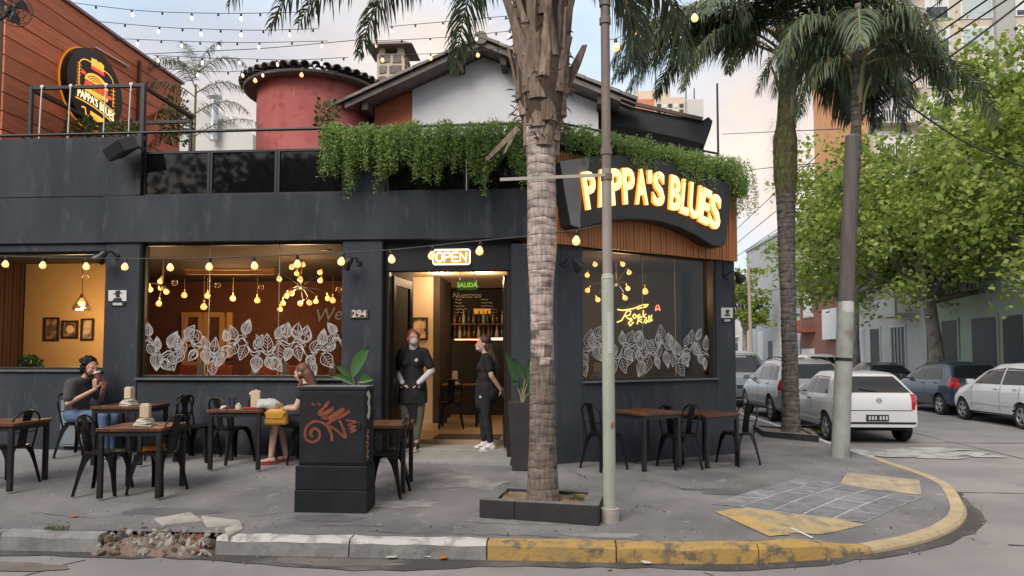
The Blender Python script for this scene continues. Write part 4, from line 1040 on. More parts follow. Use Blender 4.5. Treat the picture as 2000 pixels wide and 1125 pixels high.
# small things on the facade
plate_w=mat('plate_white',(.62,.61,.62),.5);ink=mat('plate_ink',(.02,.02,.022),.5)
def plate(px0,px1,py0,py1,py2,plane,label):
 """small white plate with a hatted head emblem above a dark caption strip"""
 if plane=='f':f=lambda x,y,o:atY(x,y,YF)+V((0,-o,0));n_=V((0,-1,0))
 else:f=lambda x,y,o:chpx(x,y,0)+CHN*o;n_=CHN
 t=thing('wall_plate',label,'plate',tuple(f((px0+px1)/2,py2,0)))
 mb=MB();mb.prism([f(px0,py0,.002),f(px1,py0,.002),f(px1,py1,.002),f(px0,py1,.002)],n_*.012);part('plate',mb,plate_w,t,True)
 cx,cy,s=(px0+px1)/2,(py0+py1)/2,(px1-px0)/34
 mb=MB()
 for pts in([(-8,-4),(9,-6),(9,-4),(-8,-2)],[(-4,-9),(5,-10),(6,-5),(-3,-4)],[(-4,-3),(4,-4),(5,3),(-2,4)],[(-7,5),(7,4),(9,10),(-9,10)]):
  mb.prism([f(cx+a*s,cy+b*s,.0145)for a,b in pts],n_*.002)
 part('emblem',mb,ink,t,True)
 d=(px1-px0)*.06
 mb=MB();mb.prism([f(px0+d,py1+1,.002),f(px1-d,py1+1,.002),f(px1-2*d,py2,.002),f(px0+2*d,py2,.002)],n_*.012);part('caption',mb,ink,t,True)
 mb=MB()
 for k in(0.35,.62):yy=py1+1+(py2-py1)*k;mb.ribbon([f(px0+4*d,yy,.0155),f(px1-4*d,yy,.0155)],.014,n_)
 part('caption_line',mb,plate_w,t,True)
plate(213,248,567,588,598,'f','white plate with a hatted head emblem on the pillar by the ochre window')
plate(1408,1430,601,621,629,'c','white plate with a hatted head emblem on the right end pillar')
num=thing('house_number','dark plaque with pale raised number 294 left of the doorway','plaque',tuple(atY(702,622,YF)))
a_,b2=atY(685,605,YF),atY(720,622,YF)
mb=MB();mb.box(a_.x,b2 .x,YF-.02,YF-.001,b2 .z,a_.z);part('plaque',mb,mat('plaque_brown',(.05,.04,.038),.6,c2=(.08,.065,.06),scale=20),num,True,bevel=.003)
tm=text_mesh('294',.135,.004,.004);placed(tm,((a_.x+b2 .x)/2,YF-.0245,(a_.z+b2 .z)/2),(1,0,0),(0,0,1),(0,-1,0));part('number',tm,mat('number_cream',(.60,.52,.46),.5),num,True)
lx=lambda px,py:atY(px,py,YF+.05)
op=thing('open_sign','glowing white OPEN neon box above the doorway','sign',tuple(lx(881,516)))
neon_w=mat('neon_white',(1,1,1),.3,emit=(1.0,.93,.80),es=2.2);neon_o=mat('neon_backing',(.25,.14,.03),.5,emit=(1.0,.46,.08),es=.16)
a_,b2=lx(846,488),lx(918,516)
mb=MB();mb.box(a_.x,b2 .x,YF+.062,YF+.075,b2 .z,a_.z);part('backing',mb,neon_o,op,True)
q=lambda u,v_:V((a_.x+(b2 .x-a_.x)*u,YF+.045,b2 .z+(a_.z-b2 .z)*v_))
rr=[(.04,.0),(.96,.0),(1,.12),(1,.88),(.96,1),(.04,1),(0,.88),(0,.12)]
mb=MB();mb.tube([q(*p)for p in rr],.007,6,closed=True);part('tube',mb,neon_w,op,True,smooth=60)
LT={'O':[[(.0,.2),(.0,.8),(.3,1),(.7,1),(1,.8),(1,.2),(.7,0),(.3,0),(0,.2)]],'P':[[(0,0),(0,1),(.8,1),(1,.8),(.8,.5),(0,.48)]],'E':[[(1,0),(0,0),(0,1),(1,1)],[(0,.5),(.8,.5)]],'N':[[(0,0),(0,1),(1,0),(1,1)]]}
for i,c_ in enumerate('OPEN'):
 mb=MB()
 for st in LT[c_]:mb.tube([q(.09+i*.215+x*.165,.2+y*.6)for x,y in st],.0075,6)
 part('letter',mb,neon_w,op,True,smooth=60)
def wall_lamp(base,n_,label,side=1):
 t=thing('wall_lamp',label,'lamp',tuple(base),0,'black wall lamps on the facade')
 n_=V(n_);x=V((-n_.y,n_.x,0))*side
 mb=MB();mb.cyl(base,base+n_*.02,.045,.045,14);part('wall_rose',mb,black_metal,t,True,smooth=40)
 mb=MB();mb.tube([base+n_*.02,base+n_*.12+V((0,0,.05)),base+n_*.2+x*.06+V((0,0,.0))],.011,8);part('arm',mb,black_metal,t,True,smooth=60)
 h_=base+n_*.2+x*.06;ax=(V((0,0,-.7))+x*.7).normalized();M=ax.to_track_quat('Z','Y').to_matrix()
 mb=MB();mb.lathe([(.02,-.05),(.045,-.02),(.05,.03),(.085,.09),(.09,.12),(.082,.12),(.045,.03),(.01,.0)],16,h_,M,False);part('lamp_shade',mb,black_metal,t,True,smooth=40)
 mb=MB();mb.ball(h_+M@V((0,0,.085)),.032,10,6);part('bulb',mb,mat('lamp_bulb',(1,.8,.5),.3,emit=(1,.6,.28),es=2.2)if 'lamp_bulb' not in MATS else MATS['lamp_bulb'],t,True,smooth=180)
wall_lamp(atY(228,500,YF),(0,-1,0),'black wall lamp over the white plate by the ochre window',-1)
wall_lamp(atY(700,512,YF),(0,-1,0),'black wall lamp on the pillar above the number plaque',-1)
wall_lamp(chpx(1099,514,0),tuple(CHN),'black wall lamp on the bent pillar right of the palm trunk',1)
wall_lamp(chpx(1416,538,0),tuple(CHN),'black wall lamp on the end pillar under the sign, by the street trees',1)
for px in(1099,1414):
 a_=chpx(px,512 if px<1200 else 536,.012);b2=chpx(px,484 if px<1200 else 514,.012);mb=MB();mb.cyl(a_,b2,.009,.009,6);o=part('conduit',mb,black_metal,bld,True)
mbx=thing('meter_box','pale grey metal meter box at the foot of the wall behind the seated man','meter box',tuple(atY(140,872,YF-.05)))
a_,b2=atY(120,782,YF-.05),atY(166,872,YF-.05)
box_m=mat('meter_grey',(.17,.21,.24),.6,c2=(.22,.26,.29),scale=5,bump=.1)
mb=MB();mb.box(a_.x,b2 .x,YF-.06,YF-.002,b2 .z,a_.z);part('housing',mb,box_m,mbx,True,bevel=.006)
mb=MB();mb.box(a_.x+.02,b2 .x-.02,YF-.068,YF-.061,b2 .z+.03,a_.z-.03);part('door',mb,box_m,mbx,True,bevel=.003)
# string lights
sock_m=mat('socket_black',(.012,.012,.016),.5);wire_m=mat('wire_dark',(.03,.032,.04),.6)
bulb_day=mat('bulb_lit_pale',(1,.9,.8),.2,emit=(1.0,.70,.50),es=.75);bulb_warm=mat('bulb_lit_warm',(1,.7,.35),.2,emit=(1.0,.47,.17),es=.8)
mb=MB();mb.lathe([(.012,.0),(.02,-.015),(.02,-.055),(.016,-.06)],10);sock_me=mb.mesh('socket',sock_m,40)
mb=MB();mb.lathe([(.012,-.062),(.024,-.085),(.030,-.115),(.022,-.142),(.006,-.155)],12);bulb_me=mb.mesh('bulb',bulb_day,180)
mb=MB();mb.lathe([(.013,-.062),(.024,-.075),(.040,-.105),(.043,-.125),(.032,-.15),(.008,-.162)],12);bulbw_me=mb.mesh('bulb',bulb_warm,180)
def string(label,path,spots,lit,bme,group,wr=.006,sc_=.85):
 """path: world points of the wire; spots: fractions along it"""
 t=thing('string_light',label,'string lights',tuple(path[0]),0,group)
 base=V(path[0]);mb=MB();mb.tube(path,wr,5);part('wire',mb,wire_m,t,True,smooth=60)
 for k,f_ in enumerate(spots):
  i=min(int(f_*(len(path)-1)),len(path)-2);p=V(path[i]).lerp(V(path[i+1]),f_*(len(path)-1)-i)
  s_=link('socket',sock_me,t,p-base);s_.scale=(sc_,)*3;s_.rotation_euler=(random.gauss(0,.12),random.gauss(0,.12),0)
  if lit(k):link('bulb',bme,s_)
def curve(pts,Y,n=30):
 """smooth world path through photo points, each on plane Y (a number or one per point)"""
 P=[atY(px,py,Y[i]if isinstance(Y,list)else Y)for i,(px,py)in enumerate(pts)];out_=[]
 for k in range(n+1):
  f_=k/n*(len(P)-1);i=min(int(f_),len(P)-2);u=f_-i
  p0,p1,p2,p3=P[max(i-1,0)],P[i],P[i+1],P[min(i+2,len(P)-1)]
  out_.append(.5*((2*p1)+(p2-p0)*u+(2*p0-5*p1+4*p2-p3)*u*u+(3*p1-p0-3*p2+p3)*u**3))
 return out_
GS='festoon strings over the terrace'
ev=lambda n,a=.03,b=.97:[a+(b-a)*i/(n-1)for i in range(n)]
string('topmost festoon string over the terrace',curve([(117,2),(278,21),(427,26),(533,25),(625,22)],11.6),ev(11),lambda k:k%2==0,bulb_me,GS)
string('second festoon string from the top over the terrace',curve([(170,40),(318,53),(411,57),(509,59),(620,56)],11.9),ev(10),lambda k:k%2==0,bulb_me,GS)
string('third festoon string from the top over the terrace',curve([(222,75),(320,79),(409,82),(502,83),(640,80)],12.4),ev(10),lambda k:k%2==1,bulb_me,GS)
string('fourth festoon string, the one passing just above the thin potted palm',curve([(300,108),(399,113),(484,115),(575,117),(680,112)],12.8),ev(10),lambda k:k%2==0,bulb_me,GS)
string('lowest festoon string, running into the pink tower eave',curve([(310,133),(430,140),(480,138),(515,138)],12.9),ev(6),lambda k:k%2==1,bulb_me,GS)
string('festoon string from the chimney cap to the palm head',curve([(730,80),(837,75),(935,67),(1000,60)],12.8),ev(7),lambda k:k%2==0,bulb_me,GS)
string('festoon string from the chimney stones to the gable ridge and the palm',curve([(742,108),(838,105),(935,98),(1010,90)],13.0),ev(7),lambda k:k%2==0,bulbw_me,GS)
string('festoon string high above the chimney among the fronds',curve([(760,52),(862,43),(960,34),(1010,30)],12.5),ev(7),lambda k:k%2==0,bulb_me,GS)
string('festoon string with warm bulbs along the pink tower eave',curve([(486,150),(520,143),(600,136),(660,140)],TY-trd-.55),[.16,.62],lambda k:True,bulbw_me,GS)
string('festoon string with warm bulbs among the right palm fronds',curve([(1190,78),(1215,70),(1248,38),(1352,18),(1400,12)],11.0),[.14,.47,.76],lambda k:True,bulbw_me,GS,sc_=1.3)
mb=MB();mb.tube(curve([(274,106),(400,100),(520,94),(700,78)],12.6),.007,5);solo('cable',mb,wire_m,'bare dark cable crossing the sky above the pink tower','cable')
fy=lambda px:6.95+(8.95-6.95)*(1187-px)/1187
FP=[(-60,498),(12,500),(168,504),(332,505),(496,501),(671,493),(763,488),(939,470),(1033,461),(1127,449),(1180,440)]
fpath=curve(FP,[fy(px)for px,_ in FP],60)
tt_=[]
for px in(12,88,168,247,332,412,496,582,671,763,847,939,1033,1127):
 best=min(range(601),key=lambda k:abs((lambda p:((CM.transposed()@(p-CAM)).x/-(CM.transposed()@(p-CAM)).z)*F+1000)(fpath[min(59,k//10)].lerp(fpath[min(60,k//10+1)],(k%10)/10 if k<600 else 1))-px));tt_.append(best/600)
string('long front festoon of warm round bulbs slung across the restaurant facade',fpath,tt_,lambda k:True,bulbw_me,None,.007,.95)
for o in[c for c in bpy.data.objects if c.name.startswith('string_light')and c['label'].startswith('long front')][0].children:
 if o.name.startswith('socket'):l=point_light('festoon_lamp',(0,0,0),1.6,(1.0,.55,.22),.045);l.parent=o;l.location=(0,0,-.115)
 # chairs and tables
def make_chair(name,label):
 t=thing(name,label,'chair',(0,0,0),0,'black metal chairs')
 mb=MB();n=24;pts=[]
 for i in range(n):
  a=2*PI*i/n;c_,s_=math.cos(a),math.sin(a);k=(abs(c_)**3.2+abs(s_)**3.2)**(-1/3.2);pts.append((.185*c_*k*(1+.06*s_),.18*s_*k))
 v_=[(x,y,z)for z,q in((.425,.97),(.45,1.0),(.456,.96))for x,y in[(a*q,b*q)for a,b in pts]]
 mb.add(v_,[tuple(range(n-1,-1,-1)),tuple(range(2*n,3*n))]+[(i+r*n,(i+1)%n+r*n,(i+1)%n+(r+1)*n,i+(r+1)*n)for r in(0,1)for i in range(n)])
 part('seat',mb,chair_metal,t,smooth=40)
 for sx in(-1,1):
  for sy in(-1,1):
   mb=MB();a=V((sx*.150,sy*.145,.425));b=V((sx*.205,sy*(.205 if sy>0 else .225),.0));m_=a.lerp(b,.45)
   d1=V((sx,0,0));d2=V((0,sy,0))
   for dd in(d1,d2):
    pa=[a-dd*.085+V((0,0,-.0)),a+dd*.016,m_+dd*.018,b+dd*.016,b-dd*.014,m_-dd*.028,a.lerp(b,.2)-dd*.045]
    nrm=d2 if dd is d1 else d1
    mb.prism([p+nrm*.014 for p in pa],-nrm*.006)
   mb.cyl(b+V((0,0,0)),b+V((0,0,.02)),.018,.018,8);part('leg',mb,chair_metal,t)
 hoop=[]
 for i in range(21):
  u=i/20;ang=PI*u
  if u<.25 or u>.75:
   s_=-1 if u<.5 else 1;q=u/.25 if u<.5 else(1-u)/.25
   hoop.append((s_*(.165+.02*q),-.155-.06*q,.42+.30*q))
  else:
   a=PI-(u-.25)/.5*PI;hoop.append((.185*math.cos(a),-.215-.035*math.sin(a),.72+.125*math.sin(a)))
 mb=MB();mb.tube(hoop,.0115,8);part('back_frame',mb,chair_metal,t,smooth=60)
 mb=MB();v_=[]
 for i in range(7):
  q=i/6;y=-.165-.085*q+.012*math.sin(q*PI);z=.44+.395*q;w_=.062-.008*math.sin(q*PI)
  v_+=[(-w_,y-.004,z),(w_,y-.004,z),(w_,y+.004,z),(-w_,y+.004,z)]
 f=[]
 for i in range(6):
  for j in range(4):f.append((i*4+j,i*4+(j+1)%4,i*4+4+(j+1)%4,i*4+4+j))
 mb.add(v_,f+[(3,2,1,0),(24,25,26,27)]);part('backrest',mb,chair_metal,t)
 mb=MB();mb.tube([(-.178,-.20,.60),(-.1,-.225,.605),(.1,-.225,.605),(.178,-.20,.60)],.006,6);part('back_rail',mb,chair_metal,t)
 return t
chair0=[make_chair('metal_chair','x'),False]
def chair(px,py,face,label,off=(0,0)):
 """feet centre at a pavement point; face = direction the sitter looks, degrees from +X anticlockwise"""
 p=gp(px,py);p+=V((off[0],off[1],0));p*=min(1,9.27/p.y);p.z=zs(p.x,p.y);rz=R(face-90)
 if not chair0[1]:
  o=chair0[0];o.location=p;o.rotation_euler=(0,0,rz);o['label']=label;chair0[1]=True
 else:o=dup(chair0[0],p,rz,label)
 return o
wood_t=mat('table_wood',(.115,.045,.022),.42,c2=(.075,.028,.014),scale=4,stretch=(9,1,1),c3=(.20,.085,.04),s3=5,lo3=.5,hi3=.75,bump=.08,bscale=12,rvar=.08,objvar=.2)
def make_table(w_=.68,d_=.68,h=.735):
 t=thing('cafe_table','x','table',(0,0,0),0,'square wooden café tables')
 for k in range(5):
  mb=MB();x0=-w_/2+k*w_/5;mb.box(x0+.0012,x0+w_/5-.0012,-d_/2,d_/2,h-.035,h-.0008*(k%2));part('plank',mb,wood_t,t,bevel=.003)
 for sx in(-1,1):
  mb=MB();mb.box(sx*(w_/2-.03)-.012,sx*(w_/2-.03)+.012,-d_/2+.065,d_/2-.065,h-.085,h-.036);part('apron',mb,black_metal,t)
  mb=MB();mb.box(-w_/2+.065,w_/2-.065,sx*(d_/2-.03)-.012,sx*(d_/2-.03)+.012,h-.085,h-.036);part('apron',mb,black_metal,t)
  for sy in(-1,1):
   mb=MB();x,y=sx*(w_/2-.04),sy*(d_/2-.04);mb.box(x-.024,x+.024,y-.024,y+.024,0,h-.036);part('leg',mb,black_metal,t,bevel=.003)
 return t
table0=[make_table(),False]
def table(p,rz,label):
 if not table0[1]:o=table0[0];o.location=p;o.rotation_euler=(0,0,R(rz));o['label']=label;table0[1]=True
 else:o=dup(table0[0],p,R(rz),label)
 return o
def onz(x,y):return V((x,y,zs(x,y)))
T1=onz(-4.58,7.62);table(T1,6,'front table at the left with a napkin stack and the orange chair items beside it')
T2=onz(-5.62,9.05);table(T2,2,'table of the drinking man, against the dark wall')
T3=onz(-4.06,8.98);table(T3,2,'cluttered table with a glass and bottles left of the utility cabinet')
T4=onz(-2.05,8.05);table(T4,4,'table mostly hidden behind the utility cabinet')
T5=ch(.98,0,.62);T5 .z=zs(T5 .x,T5 .y);table(T5,36,'red brown table under the corner window, just right of the lamp post')
T6=ch(2.15,0,.58);T6 .z=zs(T6 .x,T6 .y);table(T6,36,'dark table at the far right end of the corner window')
T7=onz(-6.32,7.75);table(T7,5,'table cut off by the left edge of the photo')
chair(14,948,175,'chair at the left edge of the photo with its back to the front table')
chair(204,962,8,'chair on the left side of the front table, below the seated man')
chair(306,962,172,'chair on the right side of the front table holding orange items')
MANC=chair(158,884,0,'chair in which the drinking man sits')
chair(330,884,178,'chair facing the drinking man across his table')
chair(388,886,0,'chair against the wall on the left side of the cluttered table')
chair(452,902,60,'chair pulled out in front of the cluttered table, back to the street')
WOMC=chair(602,888,182,'chair of the woman hidden behind the utility cabinet')
chair(752,966,178,'chair sticking out on the right side of the utility cabinet')
cu,cw_=54,54
def chc(u,o,face,label):
 p=ch(u,0,o);p.z=zs(p.x,p.y);return dup(chair0[0],p,R(face-90),label)
chc(.36,.52,36,'chair left of the lamp post against the bent pillar')
chc(1.42,.78,208,'chair right of the red brown corner table, its back to the next table')
chc(1.72,.50,40,'chair between the two corner tables, close to the wall')
chc(2.62,.74,214,'chair at the far right end, nearest the parked cars')
# things on the tables and chairs
nap_m=mat('napkin',(.66,.62,.55),.9,c2=(.58,.53,.45),scale=20);holder_m=mat('pale_wood',(.66,.54,.38),.6,c2=(.58,.46,.32),scale=5,stretch=(6,6,1))
def napkins(p,rz,label,grp='napkin holders'):
 t=thing('napkin_holder',label,'napkin holder',tuple(p),R(rz),grp);rnd=random.Random(int(p.x*100))
 for k in range(5):
  mb=MB();M=Euler((rnd.gauss(0,.04),rnd.gauss(0,.04),rnd.gauss(0,.25))).to_matrix();s_=.19-.018*k;mb.obox((0,0,.008+k*.016),(s_,s_*.82,.013),M);part('napkin',mb,nap_m,t)
 mb=MB();mb.box(-.048,.048,-.04,.04,.088,.225);part('holder',mb,holder_m,t,bevel=.006)
 mb=MB();mb.box(-.036,.036,-.03,.03,.226,.238);part('napkin',mb,nap_m,t)
 return t
tz_=.7365
def tp(T,dx,dy,rz=0):c_,s_=math.cos(R(rz)),math.sin(R(rz));return T+V((dx*c_-dy*s_,dx*s_+dy*c_,tz_))
N0=napkins(tp(T1,.04,-.05),12,'stack of napkins with a pale wooden box on the front left table')
napkins(tp(T2,.03,-.1),-8,'stack of napkins with a pale wooden box on the drinking man\'s table')
glass_m=glass('tumbler_glass',(.9,.92,.93),1.2)
def glass_cup(p,label,h=.13):
 mb=MB();mb.lathe([(.028,0),(.038,h),(.035,h),(.026,.006),(.001,.006)],18,p,None,False);mb.f.append(tuple(range(17,-1,-1)));mb.m.append(0)
 solo('drinking_glass',mb,glass_m,label,'glass',smooth=50)
glass_cup(tp(T3,-.16,-.02),'empty drinking glass on the cluttered table')
def bottle(p,m,cm,label,h=.2):
 t=thing('sauce_bottle',label,'bottle',tuple(p));mb=MB();mb.lathe([(.03,0),(.032,.01),(.032,h*.6),(.015,h*.8),(.012,h*.85)],16);part('bottle',mb,m,t,smooth=50)
 mb=MB();mb.lathe([(.014,h*.851),(.014,h*.95),(.006,h)],12);part('cap',mb,cm,t,smooth=50)
bottle(tp(T3,.07,.0),mat('dark_sauce',(.04,.012,.01),.25),white_p,'dark sauce bottle with white cap on the cluttered table')
mb=MB();p=tp(T3,.15,-.02);M=Euler((0,0,.2)).to_matrix();mb.obox(p+V((0,0,.11)),(.11,.09,.22),M);mb.obox(p+V((0,0,.228)),(.03,.03,.015),M);solo('holder_box',mb,holder_m,'tall cream cutlery box beside the dark sauce bottle','box',bevel=.006)
for k,(dx,dy,lab)in enumerate([(-.22,-.12,'crumpled white napkin left of the drinking glass'),(-.02,-.14,'crumpled white napkin before the dark sauce bottle')]):
 mb=MB();rock(mb,tp(T3,dx,dy)+V((0,0,.016)),.05,40+k);solo('crumpled_napkin',mb,nap_m,lab,'napkin',smooth=60)
mb=MB();p=tp(T3,.16,-.17);mb.obox(p+V((0,0,.012)),(.16,.09,.02),Euler((0,0,.2)).to_matrix());solo('wallet',mb,mat('red_leather',(.42,.02,.03),.5),'flat red wallet on the edge of the cluttered table','wallet',bevel=.006)
def lumpy(name,c,r,m,label,cat,seed,k=.35,rz=0):
 mb=MB();mb.ball((0,0,0),r,22,14);M=Euler((0,0,R(rz))).to_matrix();v_=[]
 for q in mb.v:
  p=V(q);d=1+k*noise.noise(p*9+V((seed,0,0)))+k*.5*noise.noise(p*22+V((0,seed,0)));v_.append(tuple(V(c)+M@(p*d)))
 mb.v=v_;return solo(name,mb,m,label,cat,smooth=180)
cloth_g=mat('grey_green_cloth',(.40,.43,.42),.9,c2=(.55,.55,.52),scale=7,lo=.42,hi=.6)
lumpy('folded_jacket',tp(T3,.36,-.12)+V((0,0,.055)),(.17,.12,.075),cloth_g,'crumpled grey and white jacket lying at the right end of the cluttered table','jacket',3,.3)
bag=thing('handbag','mustard yellow handbag held on the hidden woman\'s lap','bag',tuple(T3+V((.48,-.16,.55))))
mus=mat('mustard_leather',(.55,.28,.035),.5,c2=(.45,.22,.03),scale=6,bump=.15,bscale=30)
mb=MB();c=T3+V((.49,-.19,.645))
mb.prism([c+V((x,-.055,z))for x,z in[(-.15,-.10),(.15,-.10),(.135,.06),(.08,.10),(-.08,.10),(-.135,.06)]],(0,.11,0));part('body',mb,mus,bag,True,bevel=.03)
mb=MB();mb.tube([c+V((-.1,0,.09)),c+V((-.07,-.01,.16)),c+V((.07,-.01,.16)),c+V((.1,0,.09))],.009,6);part('strap',mb,mus,bag,True,smooth=60)
mb=MB();mb.prism([c+V((x,-.058,z))for x,z in[(-.13,.06),(.13,.06),(.10,-.02),(-.10,-.02)]],(0,-.008,0));part('flap',mb,mus,bag,True,bevel=.004)
p=gp(306,962);seat=V((p.x,p.y,zs(p.x,p.y)+.457));or_m=mat('orange_paper',(.72,.25,.05),.6)
mb=MB();mb.obox(seat+V((-.04,-.06,.03)),(.15,.11,.05),Euler((0,0,.3)).to_matrix());solo('takeaway_packet',mb,or_m,'orange paper packet on the seat of the chair beside the front table','packet',bevel=.012)
mb=MB();mb.obox(seat+V((-.05,.06,.04)),(.17,.1,.07),Euler((0,0,-.1)).to_matrix());solo('takeaway_packet',mb,mat('brown_paper',(.30,.15,.07),.8),'brown paper packet behind the orange packet on the chair','packet',bevel=.012)
# utility cabinet with spray paint
plant_dark0=mat('cabinet_top',(.20,.20,.21),.8,c2=(.13,.13,.135),scale=6)
cab=thing('utility_cabinet','black street utility cabinet with orange spray paint scrawl on its front','cabinet',(-2.28,7.2,.04))
cab_m=mat('cabinet_black',(.010,.012,.015),.6,spec=.3,c2=(.018,.020,.024),scale=3.5,bump=.2,bscale=45,c3=(.045,.045,.05),s3=7,lo3=.64,hi3=.8,rvar=.12)
cx0,cx1,cy0,cy1,cz0=-2.655,-1.925,7.02,7.36,.03
def cb(name,x0,x1,y0,y1,z0,z1,m=cab_m,b=.008):mb=MB();mb.box(x0,x1,y0,y1,z0,z1);return part(name,mb,m,cab,True,bevel=b)
cb('plinth',cx0,cx1,cy0,cy1,cz0-.05,cz0+.235);cb('plinth',cx0+.004,cx1-.004,cy0+.004,cy1-.004,cz0+.237,cz0+.475)
body=cb('housing',cx0+.03,cx1-.02,cy0+.03,cy1-.02,cz0+.477,1.245);cb('lid',cx0+.024,cx1-.014,cy0+.024,cy1-.014,1.247,1.285);cb('lid_top',cx0+.03,cx1-.02,cy0+.03,cy1-.02,1.286,1.291,plant_dark0,.002)
cb('door',cx0+.05,cx1-.04,cy0+.022,cy0+.029,cz0+.50,1.225,b=.003);cb('latch',cx1-.10,cx1-.075,cy0+.008,cy0+.021,.86,.94,black_metal,.003)
spray=mat('orange_spray',(.25,.065,.026),.8,c2=(.14,.04,.02),scale=14,lo=.4,hi=.62)
fy_=cy0+.0185
gz=lambda x,y:V((cx0+.03+(x-675)/(1195-675)*.69,fy_,1.27-(y-160)/(735-160)*.765))
strokes=[([(930,555),(925,500),(890,440),(840,410),(780,412),(735,450),(722,510),(745,550),(790,560),(830,535),(835,490),(810,462),(775,470),(765,505),(785,520)],.030),([(905,255),(870,300),(825,350),(870,345),(940,305),(890,350),(850,375),(900,380),(980,330),(1020,315),(960,360),(910,390),(1000,370),(1065,325)],.034),([(1065,325),(1000,365),(890,430),(940,455),(1000,500),(1035,525),(1020,470),(985,395)],.030),([(770,270),(800,290)],.02),([(815,265),(840,290)],.02),([(1035,395),(1115,410),(1050,430),(1112,445),(1060,455),(1112,470),(1070,485)],.022)]
for k,(pts,wd)in enumerate(strokes):
 P=[gz(*q)for q in pts];sm=[]
 for i in range(len(P)-1):
  for u in(0,.25,.5,.75):
   p0,p1,p2,p3=P[max(i-1,0)],P[i],P[i+1],P[min(i+2,len(P)-1)]
   sm.append(.5*((2*p1)+(p2-p0)*u+(2*p0-5*p1+4*p2-p3)*u*u+(3*p1-p0-3*p2+p3)*u**3)+V((0,-.0002*k-.00004*i,0)))
 sm.append(P[-1]);mb=MB();mb.ribbon(sm,[wd*(.75+.35*random.random())for _ in sm],(0,-1,0));part('graffiti',mb,spray,cab,True)
rnd=random.Random(5);torn=mat('torn_paper',(.55,.52,.5),.9)
for k in range(6):
 z=.98+.045*k+rnd.uniform(0,.02);y=cy0+.07+rnd.uniform(0,.05);pts=[(cx1-.0185,y+.06*math.cos(a)*rnd.uniform(.5,1),z+.05*math.sin(a)*rnd.uniform(.5,1))for a in[i*PI/4 for i in range(8)]]
 mb=MB();mb.prism(pts,(.001+.0003*k,0,0));part('torn_poster',mb,torn,cab,True)
mb=MB();pts=[V((cx1-.0175,cy0+.08+.05*math.sin(i*1.9),.56+.02*i))for i in range(16)];mb.ribbon(pts,.022,(1,0,0));part('graffiti',mb,mat('pink_spray',(.55,.22,.13),.8),cab,True)
# posts, planters and the palms
post_green=mat('post_pale_green',(.34,.37,.31),.6,c2=(.42,.44,.37),scale=3,stretch=(1,1,.5),c3=(.22,.15,.09),s3=4,lo3=.66,hi3=.76,bump=.15,bscale=30)
post_rust=mat('post_rust_brown',(.17,.13,.115),.7,c2=(.24,.195,.17),scale=3,stretch=(2,2,.4),c3=(.10,.055,.04),s3=4,lo3=.55,hi3=.75,bump=.2,bscale=30)
collar_m=mat('post_collar',(.46,.43,.40),.9,c2=(.36,.33,.3),scale=6,bump=.5,bscale=40)
b0=gp(1191,1018);px_=b0 .x
lp=thing('lamp_post','slim pale green steel post standing at the corner of the black palm planter','post',tuple(b0))
zat=lambda py:atY(1187,py,b0 .y).z
tilt=lambda z:V((b0 .x-.012*(z-b0 .z)/5,b0 .y,z))
def seg(name,z0,z1,r0,r1,m,par=lp):mb=MB();mb.cyl(tilt(z0),tilt(z1),r0,r1,20,True);return part(name,mb,m,par,True,smooth=40)
mb=MB();mb.lathe([(.092,-.03),(.088,.10),(.09,.125),(.06,.13)],20,b0);part('collar',mb,collar_m,lp,True,smooth=40)
z1,z2,z3=zat(545),zat(405),zat(330)
seg('lower_tube',b0 .z+.131,z1,.060,.058,post_green);seg('sleeve',z1+.001,z1+.05,.062,.050,post_green);seg('middle_tube',z1+.051,z3,.047,.046,mat('post_grey',(.36,.33,.30),.6,c2=(.27,.22,.2),scale=3,stretch=(1,1,.4),bump=.15,bscale=30));seg('upper_tube',z3+.001,8.2,.045,.040,post_rust)
for py in(350,300,45,10):z=zat(py);seg('clamp_band',z-.012,z+.05,.056,.056,post_rust)
mb=MB();mb.bar(tilt(zat(344))+V((-.02,-.05,0)),tilt(zat(352))+V((-1.03,-.10,.0)),.012,.030);part('strap_bar',mb,mat('strap_bar',(.38,.36,.31),.6),lp,True)
rnd=random.Random(3)
for k,(py0,py1,m)in enumerate([(575,640,mat('sticker_yellow',(.42,.40,.28),.7)),(610,690,mat('sticker_white',(.50,.50,.49),.7)),(560,610,mat('sticker_pale',(.40,.41,.36),.7))]):
 z0_,z1_=zat(py1),zat(py0);mb=MB();v_=[]
 for i in range(7):
  a=-PI/2-.2+.9*i/6+.05*k;c_=tilt((z0_+z1_)/2);r_=.0605+.0006*k;v_+=[(c_.x+r_*math.cos(a),c_.y+r_*math.sin(a),z0_),(c_.x+r_*math.cos(a),c_.y+r_*math.sin(a),z1_)]
 mb.add(v_,[(2*i,2*i+2,2*i+3,2*i+1)for i in range(6)]);part('sticker',mb,m,lp,True)
mb=MB();z=zat(835);mb.prism([(b0 .x+.01,b0 .y-.061,z),(b0 .x+.05,b0 .y-.047,z+.01),(b0 .x+.052,b0 .y-.046,z+.055),(b0 .x+.02,b0 .y-.061,z+.045)],(0,-.002,0));part('rust_patch',mb,mat('bare_rust',(.30,.13,.06),.9),lp,True)
b0=gp(1641,893);tp_=atY(1664,268,b0 .y);p2=thing('leaning_post','leaning round street post, pale green below and brown above, by the parked hatchback','post',tuple(b0))
lean=lambda z:V((b0 .x+(tp_.x-b0 .x)*(z-b0 .z)/(tp_.z-b0 .z),b0 .y,z))
zb_=atY(1650,590,b0 .y).z
def seg2(name,z0,z1,r0,r1,m):mb=MB();mb.cyl(lean(z0),lean(z1),r0,r1,22);return part(name,mb,m,p2,True,smooth=40)
